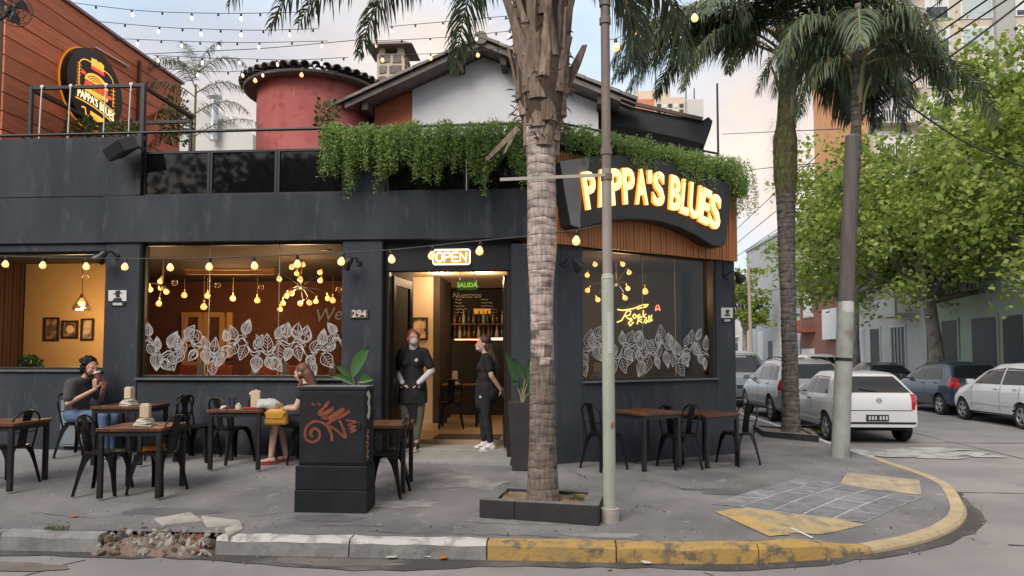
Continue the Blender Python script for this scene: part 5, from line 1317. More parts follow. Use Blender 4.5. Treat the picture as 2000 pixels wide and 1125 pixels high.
seg2('lower_shaft',b0 .z-.05,zb_,.135,.120,mat('post_flaking_green',(.34,.36,.33),.75,c2=(.25,.27,.25),scale=5,stretch=(1,1,.6),bump=.4,bscale=25,c3=(.16,.14,.12),s3=5,lo3=.58,hi3=.72))
seg2('upper_shaft',zb_+.001,tp_.z,.119,.098,mat('post_brown',(.085,.074,.069),.85,c2=(.125,.11,.10),scale=4,stretch=(3,3,.3),bump=.4,bscale=20))
zz_=atY(1650,705,b0 .y).z;seg2('clamp_band',zz_,zz_+.05,.131,.131,black_metal);seg2('cap',tp_.z+.001,tp_.z+.03,.100,.090,mat('post_cap',(.14,.135,.13),.8))
zz_=atY(1650,600,b0 .y).z;mb=MB();v_=[]
for i in range(8):a=-PI/2-.75+1.5*i/7;c_=lean(zz_);v_+=[(c_.x+.1225*math.cos(a),c_.y+.1225*math.sin(a),zz_-.08),(c_.x+.122*math.cos(a),c_.y+.122*math.sin(a),zz_+.09)]
mb.add(v_,[(2*i,2*i+2,2*i+3,2*i+1)for i in range(7)]);part('notice',mb,MATS['sticker_white'],p2,True)
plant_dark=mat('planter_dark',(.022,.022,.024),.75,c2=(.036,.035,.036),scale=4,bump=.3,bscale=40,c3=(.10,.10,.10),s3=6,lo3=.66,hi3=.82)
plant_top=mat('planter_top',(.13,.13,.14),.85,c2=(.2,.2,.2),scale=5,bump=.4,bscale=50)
soil=mat('dry_soil',(.20,.13,.085),.95,c2=(.30,.21,.14),scale=9,bump=.9,bscale=30,bdist=.02)
def planter(name,c4,h,label,wall_=.13,split=None):
 c4=[V(p)for p in c4];cen=sum(c4,V())/4;t=thing(name,label,'planter',(cen.x,cen.y,min(p.z for p in c4)))
 z=max(p.z for p in c4)+h;inn=[p+(cen-p).normalized()*wall_*1.42 for p in c4]
 for i in range(4):
  j=(i+1)%4;segs_=[(0,1)]if not(split and i==0)else[(0,split),(split,1)]
  for a,b in segs_:
   o1,o2=c4[i].lerp(c4[j],a),c4[i].lerp(c4[j],b);i1,i2=inn[i].lerp(inn[j],a),inn[i].lerp(inn[j],b);g=(o2-o1).normalized()*.003
   mb=MB();mb.prism([(o1+g).xy.to_3d()+V((0,0,-.05)),(o2-g).xy.to_3d()+V((0,0,-.05)),(i2-g).xy.to_3d()+V((0,0,-.05)),(i1+g).xy.to_3d()+V((0,0,-.05))],(0,0,z+.05))
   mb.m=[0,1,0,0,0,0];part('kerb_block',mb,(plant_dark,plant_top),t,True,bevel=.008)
 mb=MB();k=14;v_=[]
 for j in range(k+1):
  for i in range(k+1):
   p=inn[0].lerp(inn[1],i/k).lerp(inn[3].lerp(inn[2],i/k),j/k);v_.append((p.x,p.y,z-.035+.03*noise.noise(V((p.x*6,p.y*6,0)))))
 mb.add(v_,[(j*(k+1)+i,j*(k+1)+i+1,(j+1)*(k+1)+i+1,(j+1)*(k+1)+i)for j in range(k)for i in range(k)]);part('soil',mb,soil,t,True,smooth=180)
 return t,z,cen
fa,fb2=gp(936,1011),gp(1170,1028);nb=V((.13,.95,0)).normalized()*.72
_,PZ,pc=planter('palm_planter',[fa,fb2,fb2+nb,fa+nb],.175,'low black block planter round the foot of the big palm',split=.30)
tuft('grass',(.13,7.18,PZ-.03),.08,90,.06,'tuft of green weeds at the foot of the big palm in its planter')
tuft('grass',(-.55,7.3,PZ-.03),.10,50,.04,'few dry weeds in the left end of the palm planter soil',mat('dry_blades',(.26,.2,.1),.8))
fa,fb2=gp(1490,853),gp(1600,864)
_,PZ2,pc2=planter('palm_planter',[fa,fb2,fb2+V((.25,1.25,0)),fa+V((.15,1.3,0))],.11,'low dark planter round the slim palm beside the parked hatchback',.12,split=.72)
tuft('grass',(4.75,14.2,PZ2-.03),.22,90,.10,'green weeds growing at the foot of the slim palm')
bark=bpy.data.materials.new('palm_bark');bark.use_nodes=True
def bark_nodes(m,ca,cb2,cc):
 t=m.node_tree;N=t.nodes;l=t.links.new;b=N['Principled BSDF'];b.inputs['Roughness'].default_value=.9;b.inputs['Specular IOR Level'].default_value=.2
 tc_=N.new('ShaderNodeTexCoord');mp_=N.new('ShaderNodeMapping');mp_.inputs['Scale'].default_value=(3,3,9);l(tc_.outputs['Object'],mp_.inputs['Vector'])
 n1=N.new('ShaderNodeTexNoise');n1 .inputs['Scale'].default_value=2.2;n1 .inputs['Detail'].default_value=6;l(mp_.outputs['Vector'],n1 .inputs['Vector'])
 mp2=N.new('ShaderNodeMapping');mp2 .inputs['Scale'].default_value=(22,22,3);l(tc_.outputs['Object'],mp2 .inputs['Vector'])
 n2=N.new('ShaderNodeTexNoise');n2 .inputs['Scale'].default_value=2;n2 .inputs['Detail'].default_value=6;l(mp2 .outputs['Vector'],n2 .inputs['Vector'])
 r=N.new('ShaderNodeValToRGB');e=r.color_ramp.elements;e[0].position=.34;e[0].color=(*cc,1);e[1].position=.66;e[1].color=(*ca,1);e.new(.48).color=(*cb2,1)
 l(n1 .outputs['Fac'],r.inputs['Fac'])
 x=N.new('ShaderNodeMix');x.data_type='RGBA';x.blend_type='MULTIPLY';x.inputs[0].default_value=.7;l(r.outputs['Color'],x.inputs[6])
 r2=N.new('ShaderNodeValToRGB');r2 .color_ramp.elements[0].position=.35;r2 .color_ramp.elements[0].color=(.45,.43,.42,1);r2 .color_ramp.elements[1].position=.6;r2 .color_ramp.elements[1].color=(1,1,1,1)
 l(n2 .outputs['Fac'],r2 .inputs['Fac']);l(r2 .outputs['Color'],x.inputs[7]);l(x.outputs[2],b.inputs['Base Color'])
 bp=N.new('ShaderNodeBump');bp.inputs['Strength'].default_value=.6;bp.inputs['Distance'].default_value=.012;l(n2 .outputs['Fac'],bp.inputs['Height']);l(bp.outputs['Normal'],b.inputs['Normal'])
bark_nodes(bark,(.60,.50,.46),(.48,.40,.365),(.24,.195,.175))
bark2=bpy.data.materials.new('palm_bark_grey');bark2 .use_nodes=True;bark_nodes(bark2,(.20,.175,.155),(.145,.128,.115),(.07,.062,.056))
barklow=bpy.data.materials.new('palm_bark_brown');barklow.use_nodes=True;bark_nodes(barklow,(.27,.215,.185),(.215,.172,.148),(.125,.10,.086))
ring_dark=mat('ring_scar',(.075,.058,.05),.95,c2=(.13,.10,.088),scale=12)
def trunk(prof,base,m,ring=.085,par=None,amp=.010,zsplit=None,m2=None,name='trunk'):
 """prof: list of (z, r, dx). ringed palm trunk"""
 mb=MB();n=28;rows=[];z=prof[0][0];k=0
 def at(z):
  for(z0,r0,d0),(z1,r1,d1)in zip(prof[:-1],prof[1:]):
   if z0<=z<=z1:
    u=(z-z0)/(z1-z0);return r0+(r1-r0)*u,d0+(d1-d0)*u
  return prof[-1][1],prof[-1][2]
 zs_=[]
 while z<prof[-1][0]-.02:
  h_=ring*(.75+.5*random.random());zs_+=[(z,1,k),(z+h_*.5,.45,k),(z+h_*.93,.0,k),(z+h_*.97,-.8,k)];z+=h_;k+=1
 vv_=[]
 for z,q,k in zs_:
  r_,d=at(z)
  for j in range(n):
   a=2*PI*j/n;w_=.018*noise.noise(V((math.cos(a)*1.5,math.sin(a)*1.5,k*.7)))
   rr=r_*(1+.035*noise.noise(V((math.cos(a)*2,math.sin(a)*2,z*2))))+q*amp*(.6+.6*noise.noise(V((math.cos(a),math.sin(a),k*3.1))))
   vv_.append((base[0]+d+rr*math.cos(a),base[1]+rr*math.sin(a),z+w_))
 m_n=len(zs_);fs=[(i*n+j,i*n+(j+1)%n,(i+1)*n+(j+1)%n,(i+1)*n+j)for i in range(m_n-1)for j in range(n)]
 mb.add(vv_,fs)
 mb.m=[2 if(i//n)%4==2 and noise.noise(V(mb.v[f[0]])*5)>-.25 else(1 if zsplit and mb.v[f[0]][2]+.35*noise.noise(V(mb.v[f[0]])*7)+.2*noise.noise(V(mb.v[f[0]])*2)<zsplit else 0)for i,f in enumerate(mb.f)]
 return part(name,mb,(m,m2 or m,ring_dark),par,True,smooth=50)
frond_m=mat('palm_leaflet',(.095,.135,.065),.5,c2=(.14,.185,.09),scale=2.5,transl=.22,objvar=.2)
frond_d=mat('palm_leaflet_dark',(.042,.07,.045),.5,c2=(.065,.095,.06),scale=2.5,transl=.15)
frond_y=mat('palm_leaflet_dry',(.24,.17,.08),.7,c2=(.16,.12,.06),scale=4,transl=.1)
stalk_m=mat('palm_stalk',(.20,.19,.09),.6,c2=(.28,.24,.12),scale=4)
def frond(par,p0,az,el,L_,sag,seed,ll=.55,npair=70,bare=.12,lw=.011,mats=None,rr=.030,dryp=.05):
 """one arching feather leaf: stalk plus drooping leaflets"""
 rnd=random.Random(seed);mb=MB();n=26;d=V((math.cos(R(az))*math.cos(R(el)),math.sin(R(az))*math.cos(R(el)),math.sin(R(el))));p=V(p0);pts=[p.copy()];T=[]
 for i in range(n):
  d=(d+V((0,0,-sag/n*(.5+1.3*i/n)))).normalized();T.append(d.copy());p=p+d*(L_/n);pts.append(p.copy())
 T.append(d.copy());mb.cur=1;mb.tube(pts,[rr*(1-.88*i/n)for i in range(n+1)],6)
 for k in range(npair):
  f_=bare+(1-bare)*(k+rnd.random()*.6)/npair;x_=f_*n;i=min(int(x_),n-1);q=pts[i].lerp(pts[i+1],x_-i);t=T[i]
  s_=t.cross(V((0,0,1)));
  if s_.length<.05:s_=V((math.sin(R(az)),-math.cos(R(az)),0))
  s_.normalize();u=s_.cross(t).normalized()
  for sg in(-1,1):
   for rep in(0,1)if k%2==0 else(0,):
    l_=ll*(math.sin(PI*min(1,.12+.88*f_)**.9)**.5)*rnd.uniform(.7,1.1);l_=max(.12,l_)
    dr=(s_*sg*rnd.uniform(.55,1.0)+t*rnd.uniform(.35,.8)+u*rnd.uniform(-.35,.55)).normalized();w_=lw*rnd.uniform(.7,1.3)
    mb.cur=2 if rnd.random()<dryp else(3 if rnd.random()<.35 else 0)
    a=q.copy();side=dr.cross(u);
    if side.length<.05:side=dr.cross(t)
    side.normalize();v_=[];m_=4;dd=dr.copy()
    for j in range(m_+1):
     ww=w_*(1.0 if j in(1,2)else(.55 if j==0 else .7))*(0 if j==m_ else 1)
     v_+=[a-side*ww,a+side*ww]if j<m_ else[a]
     dd=(dd+V((0,0,-.26-.12*j))).normalized();a=a+dd*(l_/m_)
    mb.add(v_,[(2*j,2*j+1,2*j+3,2*j+2)for j in range(m_-1)]+[(2*m_-2,2*m_-1,2*m_)])
 return part('frond',mb,mats or(frond_m,stalk_m,frond_y,frond_d),par,True)
 # the big palm in front
pb=V((-.195,7.14,PZ-.06))
big=thing('palm_tree','big palm with a ringed pinkish trunk standing in the black planter before the restaurant','palm tree',tuple(pb))
zP=lambda py:atY(1059,py,7.14).z
rw=lambda w_:w_*.93/2/F*7.14
prof=[(PZ-.06,rw(70),0),(zP(940),rw(63),0),(zP(850),rw(55),-.002),(zP(700),rw(49),-.004),(zP(600),rw(47),-.008),(zP(545),rw(53),-.01),(zP(480),rw(62),-.004),(zP(400),rw(60),-.004),(zP(330),rw(60),-.01),(zP(290),rw(64),-.01),(zP(240),rw(80),0)]
trunk(prof,pb,bark,.085,big,.005,zP(690),barklow)
fib=mat('palm_fibre',(.065,.042,.028),.95,c2=(.12,.085,.06),scale=6,stretch=(8,8,1),bump=.8,bscale=30)
trunk([(zP(262),rw(72),0),(zP(200),rw(100),.0),(zP(120),rw(108),.01),(zP(30),rw(92),.01),(zP(-120),rw(80),.01)],pb,fib,.5,big,.002,name='crown_shaft')
boot_m=mat('leaf_base',(.34,.255,.195),.85,c2=(.17,.12,.09),scale=4,stretch=(6,6,1),c3=(.10,.07,.05),s3=6,lo3=.52,hi3=.72,bump=.5,bscale=20,objvar=.25)
rnd=random.Random(21)
def boot(par,base,z,az,r0,L_,w_,flare,m=boot_m):
 """broken-off leaf base: a tapering curved trough that clings, then leans out"""
 mb=MB();n=8;c_,s_=math.cos(az),math.sin(az);e=V((c_,s_,0));x=V((-s_,c_,0));rows=[]
 tw=rnd.gauss(0,.15)
 for i in range(n+1):
  u=i/n;o=base.xy.to_3d()+e*(r0+flare*u**2.2+.018)+V((0,0,z+L_*u))+x*tw*L_*u
  ww=w_*(1-.62*u**.8)*.5+.010*math.sin(u*9+az);th=.022*(1-.5*u)
  for(a,b)in[(-1,-.030*(1-u)),(-.5,-.004),(0,.006),(.5,-.004),(1,-.030*(1-u))]:rows.append(o+x*ww*a+e*b)
  for(a,b)in[(1,-.012),(0,-.012),(-1,-.012)]:rows.append(o+x*ww*a*.85+e*(b-th-(.022*(1-u)if a else 0)))
 k=8;mb.add(rows,[(i*k+j,i*k+(j+1)%k,(i+1)*k+(j+1)%k,(i+1)*k+j)for i in range(n)for j in range(k)]+[tuple(range(k-1,-1,-1)),tuple(n*k+j for j in range(k))])
 return part('leaf_base',mb,m,par,True,smooth=60)
for i in range(64):
 f_=i/64;z=zP(300)+(zP(-60)-zP(300))*f_+rnd.uniform(-.05,.05);az=i*2.4+rnd.uniform(-.3,.3);r_=.155+.10*sst(0,.3,f_)-.02*f_
 boot(big,pb,z,az,r_,rnd.uniform(.55,1.05),rnd.uniform(.12,.20),rnd.choice([.01,.02,.03,.05,.13]))
mb=MB();a_,b2=atY(1012,250,6.95),atY(950,312,6.9);mb.bar(a_,b2,.06,.02,(0,1,0),.035,.012);part('dead_stalk',mb,boot_m,big,True)
mb=MB();a_,b2=atY(1004,262,6.95),atY(984,300,6.9);mb.bar(a_,b2,.04,.015,(0,1,0),.02,.01);part('dead_stalk',mb,boot_m,big,True)
mb=MB()
for k in range(260):
 z=rnd.uniform(zP(290),zP(0));a=rnd.uniform(0,6.28);r_=.15+.10*sst(zP(300),zP(200),z);p=V((pb.x+r_*math.cos(a),pb.y+r_*math.sin(a),z));e=V((math.cos(a),math.sin(a),0));d=(e*rnd.uniform(.2,1)+V((rnd.gauss(0,.4),rnd.gauss(0,.4),rnd.uniform(-1.2,.6)))).normalized();l_=rnd.uniform(.05,.16);x=d.cross(e).normalized()*.004
 mb.add([p-x,p+x,p+d*l_*.6+x,p+d*l_+V((0,0,-.03))],[(0,1,2,3)])
part('fibre',mb,(fib,),big,True,kind='stuff')
hub=V((pb.x,pb.y,5.75))
for k,(az,el,L_,sag,ll)in enumerate([(196,52,3.4,2.9,.62),(184,30,3.3,2.0,.62),(176,22,2.9,1.5,.6),(190,44,3.9,2.5,.66),(20,26,1.9,4.2,.6),(-2,20,1.7,4.5,.6),(168,62,3.6,2.6,.6),(150,46,3.2,2.3,.6),(28,40,2.5,3.0,.6),(8,48,2.9,3.0,.6),(-18,56,3.1,2.6,.6),(60,50,3.2,2.5,.6),(95,55,3.2,2.4,.6),(215,66,3.4,2.2,.6),(245,62,3.0,2.2,.6),(-50,64,3.0,2.2,.6),(120,42,3.0,2.4,.6),(185,66,3.8,2.2,.6)]):
 frond(big,hub+V((.08*math.cos(R(az)),.08*math.sin(R(az)),rnd.uniform(-.2,.2))),az,el,L_,sag,100+k,ll,78)
 # the slim palm by the parked cars
sb=V((pc2 .x-.12,pc2 .y,PZ2-.05));dS=(sb-CAM).dot(V((-math.sin(YAW),math.cos(YAW),0)))
slim=thing('palm_tree','slim dark trunked palm behind the leaning post next to the parked cars','palm tree',tuple(sb))
zS=lambda py:atY(1540,py,sb.y).z
rs=lambda w_:w_*.86/2/F*dS
cS=atY(1545,800,sb.y).x-sb.x;dxs=lambda px,py:atY(px,py,sb.y).x-sb.x
trunk([(PZ2-.05,rs(42),dxs(1545,845)),(zS(760),rs(36),dxs(1544,760)),(zS(600),rs(33),dxs(1540,600)),(zS(480),rs(36),dxs(1536,480)),(zS(385),rs(42),dxs(1535,385))],sb,bark2,.11,slim,.008)
sheath=mat('green_sheath',(.17,.20,.06),.8,c2=(.13,.10,.05),scale=5,lo=.42,hi=.58,stretch=(5,5,1),c3=(.07,.055,.035),s3=7,lo3=.48,hi3=.62,bump=.8,bscale=24,bdist=.03)
trunk([(zS(384),rs(40),dxs(1535,384)),(zS(345),rs(52),dxs(1534,340)),(zS(275),rs(54),dxs(1533,275)),(zS(240),rs(38),dxs(1534,240)),(zS(160),rs(34),dxs(1536,160)),(zS(60),rs(26),dxs(1538,60))],sb,sheath,.3,slim,.004,name='crown_shaft')
sh=V((sb.x+dxs(1537,100),sb.y,zS(110)))
for k in range(12):boot(slim,sh,zS(250)+.1*k,k*2.4,.13,.9,.16,.12,stalk_m)
mb=MB()
for k in range(800):
 a=rnd.uniform(0,6.28);z=rnd.uniform(zS(395),zS(225));p=V((sb.x+dxs(1534,300)+.24*math.cos(a),sb.y+.24*math.sin(a),z));d=V((math.cos(a),math.sin(a),rnd.uniform(-.6,.3)));l_=.05+.28*rnd.random()**2;x=V((-math.sin(a),math.cos(a),0))*.0018
 e=p+d*l_+V((0,0,-l_*.5));m2=p+d*l_*.6;mb.add([p-x,p+x,m2+x,m2-x,e],[(0,1,2,3),(3,2,4)])
part('fibre',mb,(sheath,),slim,True,kind='stuff')
SF=[(182,30,3.9,1.9,.75),(170,46,4.2,2.2,.75),(195,44,3.8,2.4,.75),(205,20,3.2,2.2,.7),(2,30,3.4,3.0,.95),(-12,26,3.2,3.4,.95),(14,34,3.0,3.6,.95),(-5,8,2.0,2.6,1.0),(10,22,2.3,3.4,1.0),(-20,18,2.0,3.2,1.0),(-35,12,1.8,2.8,1.0),(24,12,2.2,2.4,1.0),(5,56,2.8,4.6,.95),(184,36,4.3,2.0,.95),(178,24,3.7,1.5,.9),(-40,30,3.0,3.0,.9),(4,48,4.0,2.8,.8),(-14,52,3.6,3.2,.8),(20,58,3.4,3.3,.8),(-30,60,3.6,3.0,.8),(-60,56,3.4,2.8,.8),(-95,58,3.2,2.8,.8),(-130,55,3.4,2.6,.8),(60,55,3.6,2.6,.8),(100,58,3.6,2.4,.8),(140,52,3.8,2.4,.8),(225,54,3.6,2.6,.8),(250,62,3.6,2.4,.8),(-8,66,3.4,3.8,.85),(12,62,3.0,4.2,.85),(-25,45,2.7,3.6,.85),(8,40,2.6,3.8,.85)]
for k,(az,el,L_,sag,ll)in enumerate(SF):
 frond(slim,sh+V((.1*math.cos(R(az)),.1*math.sin(R(az)),.12*(k%5))),az,el,L_,sag,300+k,ll,120,.14,.014)
 # the palm hidden behind the leaning post
tb3=V((4.50,11.97,.0));third=thing('palm_tree','thin palm whose trunk hides behind the leaning post, its fronds spreading over it','palm tree',tuple(tb3));d3=(tb3-CAM).dot(V((-math.sin(YAW),math.cos(YAW),0)))
z3_=lambda py:atY(1660,py,tb3 .y).z
dx3=lambda px,py:atY(px,py,tb3 .y).x-tb3 .x
trunk([(-.02,.10,0),(z3_(600),.085,dx3(1655,600)),(z3_(300),.082,dx3(1671,300)),(z3_(120),.075,dx3(1674,120)),(z3_(20),.05,dx3(1676,20))],tb3,bark2,.12,third,.006)
h3=V((tb3 .x+dx3(1674,110),tb3 .y,z3_(140)))
for k in range(6):boot(third,h3,z3_(225)+.09*k,k*2.4,.07,.6,.10,.10,stalk_m)
for k,(az,el,L_,sag,ll)in enumerate([(-4,24,2.75,2.35,.62),(4,48,2.2,3.6,.6),(178,50,2.0,3.6,.65),(200,62,2.2,3.8,.65),(160,58,2.2,3.2,.6),(-60,62,2.0,3.6,.65),(-110,60,1.9,3.6,.65),(60,56,2.3,2.8,.6),(110,60,2.3,2.6,.6),(186,24,1.6,3.6,.6),(-35,40,2.0,3.4,.6)]):
 frond(third,h3+V((.05*math.cos(R(az)),.05*math.sin(R(az)),.06*(k%4)+.1)),az,el,L_,sag,700+k,ll,80,.1,.011,None,.022)
 # thin potted palm on the terrace, doorway plants, window plants
pt_=atY(378,285,13.3);tpot=thing('potted_palm','thin feathery palm rising behind the terrace glass before the low white building','palm',(pt_.x,13.3,3.49))
mb=MB();mb.cyl((pt_.x,13.3,3.9),(pt_.x+.02,13.3,atY(376,165,13.3).z),.035,.02,8);part('stem',mb,stalk_m,tpot,True)
mb=MB();mb.lathe([(.16,3.49),(.24,3.95),(.2,3.95),(.19,3.86),(.001,3.86)],18,(pt_.x,13.3,0));part('pot',mb,plant_dark,tpot,True,smooth=40)
tipz=atY(376,150,13.3).z
for k,(az,el,L_,sag,z)in enumerate([(170,55,1.3,1.9,0),(10,55,1.2,1.9,0),(150,75,1.0,1.4,0),(40,75,.95,1.4,.05),(185,25,1.2,1.6,-.75),(-5,35,1.3,1.5,-.75),(200,40,1.2,1.6,-.4),(5,40,1.1,1.5,-.35),(190,10,1.0,1.4,-1.05),(-10,30,1.6,1.0,-1.2),(260,50,1,1.8,-.2)]):
 frond(tpot,V((pt_.x,13.3,tipz+z)),az,el,L_,sag,500+k,.34,34,.1,.006,(frond_m,stalk_m,frond_y,frond_d),.012,.02)
shrub_m=mat('shrub_leaf',(.06,.10,.025),.6,c2=(.12,.13,.03),scale=3,transl=.2)
def leafball(name,c,r,n,label,s=(.05,.1),m=(shrub_m,)):
 mb=MB();rnd=random.Random(n)
 for k in range(n):
  d=V((rnd.gauss(0,1),rnd.gauss(0,1),rnd.gauss(0,1))).normalized()*rnd.random()**.4;p=V(c)+V((d.x*r[0],d.y*r[1],d.z*r[2]));L_=rnd.uniform(*s)
  d2=(d+V((rnd.gauss(0,.5),rnd.gauss(0,.5),rnd.gauss(.2,.5)))).normalized();x=d2 .cross(V((rnd.gauss(0,1),rnd.gauss(0,1),rnd.gauss(0,1)))).normalized()*L_*.3
  mb.add([p,p+d2*L_*.5-x,p+d2*L_,p+d2*L_*.5+x],[(0,1,2,3)])
 return solo(name,mb,m,label,'plant')
c_=atY(345,238,12.2);leafball('shrub',c_,(.28,.28,.45),500,'small yellow green shrub on the terrace left of the thin palm')
c_=atY(160,258,10.9);leafball('shrub',c_,(.3,.2,.25),300,'low shrub below the oval sign inside the black frame')
c_=atY(235,262,10.9);leafball('shrub',c_,(.35,.2,.22),300,'low shrub right of the oval sign foot inside the black frame')
c_=atY(640,240,10.6);leafball('shrub',c_,(.2,.2,.4),300,'thin yellow green shrub at the left end of the parapet vines')
broad_m=mat('broad_leaf',(.05,.13,.035),.4,c2=(.07,.17,.05),scale=3,transl=.25)
def broad_leaf(par,p0,p1,w_,m=broad_m):
 p0,p1=V(p0),V(p1);d=p1-p0;x=d.cross(V((.2,1,.1))).normalized();n=8;v_=[]
 for i in range(n+1):
  u=i/n;c_=p0+d*u+V((0,0,.10*d.length*math.sin(PI*u)));ww=w_*math.sin(PI*(.06+.94*u)**.8)*.5
  v_+=[c_-x*ww+V((0,-.02,.25*ww)),c_,c_+x*ww+V((0,-.02,.25*ww))]
 mb=MB();mb.add(v_,[f for i in range(n)for f in((3*i,3*i+1,3*i+4,3*i+3),(3*i+1,3*i+2,3*i+5,3*i+4))]);return part('leaf',mb,m,par,True,smooth=180)
def pot_plant(label,base,potw,poth,leaves,m=broad_m):
 t=thing('potted_plant',label,'plant',tuple(base));mb=MB();a,b,h_=potw*.36,potw*.5,poth
 v_=[(base[0]+sx*q,base[1]+sy*q,base[2]+z)for q,z in((a,0),(b,h_),(b-.03,h_),(b-.05,h_-.06))for sx,sy in((-1,-1),(1,-1),(1,1),(-1,1))]
 mb.add(v_,[(i*4+j,i*4+(j+1)%4,i*4+4+(j+1)%4,i*4+4+j)for i in range(3)for j in range(4)]+[(3,2,1,0),(12,13,14,15)]);part('pot',mb,plant_dark,t,True,bevel=.008)
 for(p0,p1,w_)in leaves:
  mb=MB();c_=V((base[0],base[1],base[2]+h_-.05));mb.tube([c_,c_.lerp(V(p0),.6)+V((0,0,.04)),p0],.008,5);part('stem',mb,stalk_m,t,True);broad_leaf(t,p0,p1,w_,m)
pY=9.25;P=lambda px,py:atY(px,py,pY)
bp_=gp(1023,905);bp_=(bp_.x,9.22,zs(bp_.x,9.22))
pot_plant('tall black pot with narrow green leaves at the right side of the doorway',bp_,.34,.86,[(P(1012,760),P(985,684),.10),(P(1025,740),P(1000,700),.09),(P(1030,750),P(1035,700),.09),(P(1020,760),P(1000,745),.08),(P(1032,770),P(1048,735),.08)],mat('narrow_leaf',(.03,.08,.03),.45,c2=(.045,.1,.04),scale=3,transl=.2))
bp_=(atY(700,900,pY).x,9.3,zs(-2.7,9.3))
pot_plant('black pot with one big upright leaf by the pillar behind the utility cabinet',bp_,.34,.7,[(P(688,735),P(722,678),.17),(P(700,745),P(732,742),.12),(P(685,745),P(655,712),.09),(P(690,750),P(640,735),.08)])
# street trees
leaf_a=mat('tree_leaf',(.23,.31,.055),.55,c2=(.31,.39,.08),scale=.9,lo=.3,hi=.7,transl=.5);leaf_b=mat('tree_leaf_light',(.36,.44,.10),.55,c2=(.46,.50,.15),scale=.9,transl=.5);leaf_c=mat('tree_leaf_deep',(.08,.135,.03),.55,c2=(.11,.17,.04),scale=.9,transl=.25)
bark_t=mat('tree_bark',(.20,.175,.15),.9,c2=(.30,.27,.23),scale=3,bump=.7,bscale=14,c3=(.09,.08,.07),s3=4,lo3=.5,hi3=.65)
def street_tree(label,base,H,rad,crown_z,r0,n,seed,leafs=.16,lean_=(0,0),fork=.35,nb=9):
 rnd=random.Random(seed);base=V(base);t=thing('street_tree',label,'tree',tuple(base));top=base+V((lean_[0],lean_[1],H*fork));tips=[]
 mb=MB();m_=base.lerp(top,.5)+V((rnd.gauss(0,.12),rnd.gauss(0,.12),0));mb.tube([base+V((0,0,-.1)),base+V((0,0,.25)),m_,top],[r0*1.35,r0,r0*.85,r0*.8],12);part('trunk',mb,bark_t,t,True,smooth=60)
 for k in range(nb):
  a=2*PI*k/nb+rnd.uniform(-.4,.4);e=rnd.uniform(-.18,1.25);rr=rad*rnd.uniform(.55,.95)
  tip=top+V((rr*math.cos(a)*math.cos(e*.8),rr*math.sin(a)*math.cos(e*.8),(H-H*fork)*(.10+.85*math.sin(e)*rnd.uniform(.7,1))));mid=top.lerp(tip,.5)+V((rnd.gauss(0,.2),rnd.gauss(0,.2),.35))
  mb=MB();mb.tube([top-V((0,0,.1)),mid,tip],[r0*.5,r0*.3,r0*.08],7);part('branch',mb,bark_t,t,True,smooth=60);tips+=[mid.lerp(tip,.2),mid.lerp(tip,.6),tip]
 cl=[]
 for tp2 in tips:
  for j in range(6):cl.append((tp2+V((rnd.gauss(0,.55),rnd.gauss(0,.55),rnd.gauss(0,.42)))*(rad/3.2),rnd.uniform(.22,.55)*rad/3.2,rnd.random()))
 mb=MB();per=n//len(cl)
 for c_,r_,tone in cl:
  for j in range(per):
   d=V((rnd.gauss(0,1),rnd.gauss(0,1),rnd.gauss(0,.75)));d=d.normalized()*rnd.random()**.45;p=c_+d*r_*1.25
   nrm=V((rnd.gauss(0,.95),rnd.gauss(0,.95),1)).normalized();x=nrm.orthogonal().normalized();ang=rnd.uniform(0,6.28);x=(x*math.cos(ang)+nrm.cross(x)*math.sin(ang));y=nrm.cross(x);s_=leafs*rnd.uniform(.4,1.15)
   q=rnd.random()*.5+tone*.5;mb.cur=1 if q>.70 else(2 if q<.26 else 0)
   dr=V((0,0,-.25*s_));mb.add([p-x*.5*s_*.6,p+y*.5*s_*.9+dr*.3,p+x*s_*.62+dr,p-y*.5*s_*.9+dr*.3],[(0,1,2,3)])
 part('crown',mb,(leaf_a,leaf_b,leaf_c),t,True);return t
street_tree('broad plane tree with a bent pale trunk behind the blue hatchback',(13.6,27.0,0),12.0,5.0,3,.27,30000,1,.235,(-.3,0),.30,20)
street_tree('nearest plane tree, its dense crown cut by the right edge of the photo',(13.9,20.6,0),11.6,4.6,3,.22,34000,2,.19,(.1,0),.32,20)
street_tree('plane tree with a low crown behind the leaning post, before the brick house',(13.7,34.5,0),11.4,3.6,3,.2,14000,3,.22,(0,0),.40,14)
street_tree('farthest small tree, just right of the restaurant corner',(12.95,52,0),8.6,1.9,3,.2,3600,4,.28,(0,0),.38,11)
# far side of the side street
kx=12.6
mb=MB();mb.box(kx,kx+2.6,8,120,ROADZ-.05,-.01);o=link('pavement_opposite',mb.mesh('pavement_opposite',asphalt_walk));tag(o,kind='structure')
mb=MB();mb.box(kx-.16,kx-.002,8,120,ROADZ-.05,-.004);o=link('kerb_opposite',mb.mesh('kerb_opposite',kerb_grey));tag(o,kind='structure')
HX=kx+2.6
pl_white=mat('house_white',(.62,.62,.60),.9,c2=(.54,.53,.51),scale=.6,c3=(.36,.35,.33),s3=2,lo3=.6,hi3=.85,bump=.2,bscale=20)
pl_green=mat('house_pale_green',(.42,.50,.40),.9,c2=(.36,.43,.35),scale=.6,c3=(.25,.28,.23),s3=2,lo3=.6,hi3=.85)
pl_grey=mat('house_grey',(.44,.45,.47),.9,c2=(.38,.39,.41),scale=.4,c3=(.30,.30,.31),s3=1.5,lo3=.6,hi3=.85)
brick_r=bpy.data.materials.new('red_brick_wall');brick_r.use_nodes=True
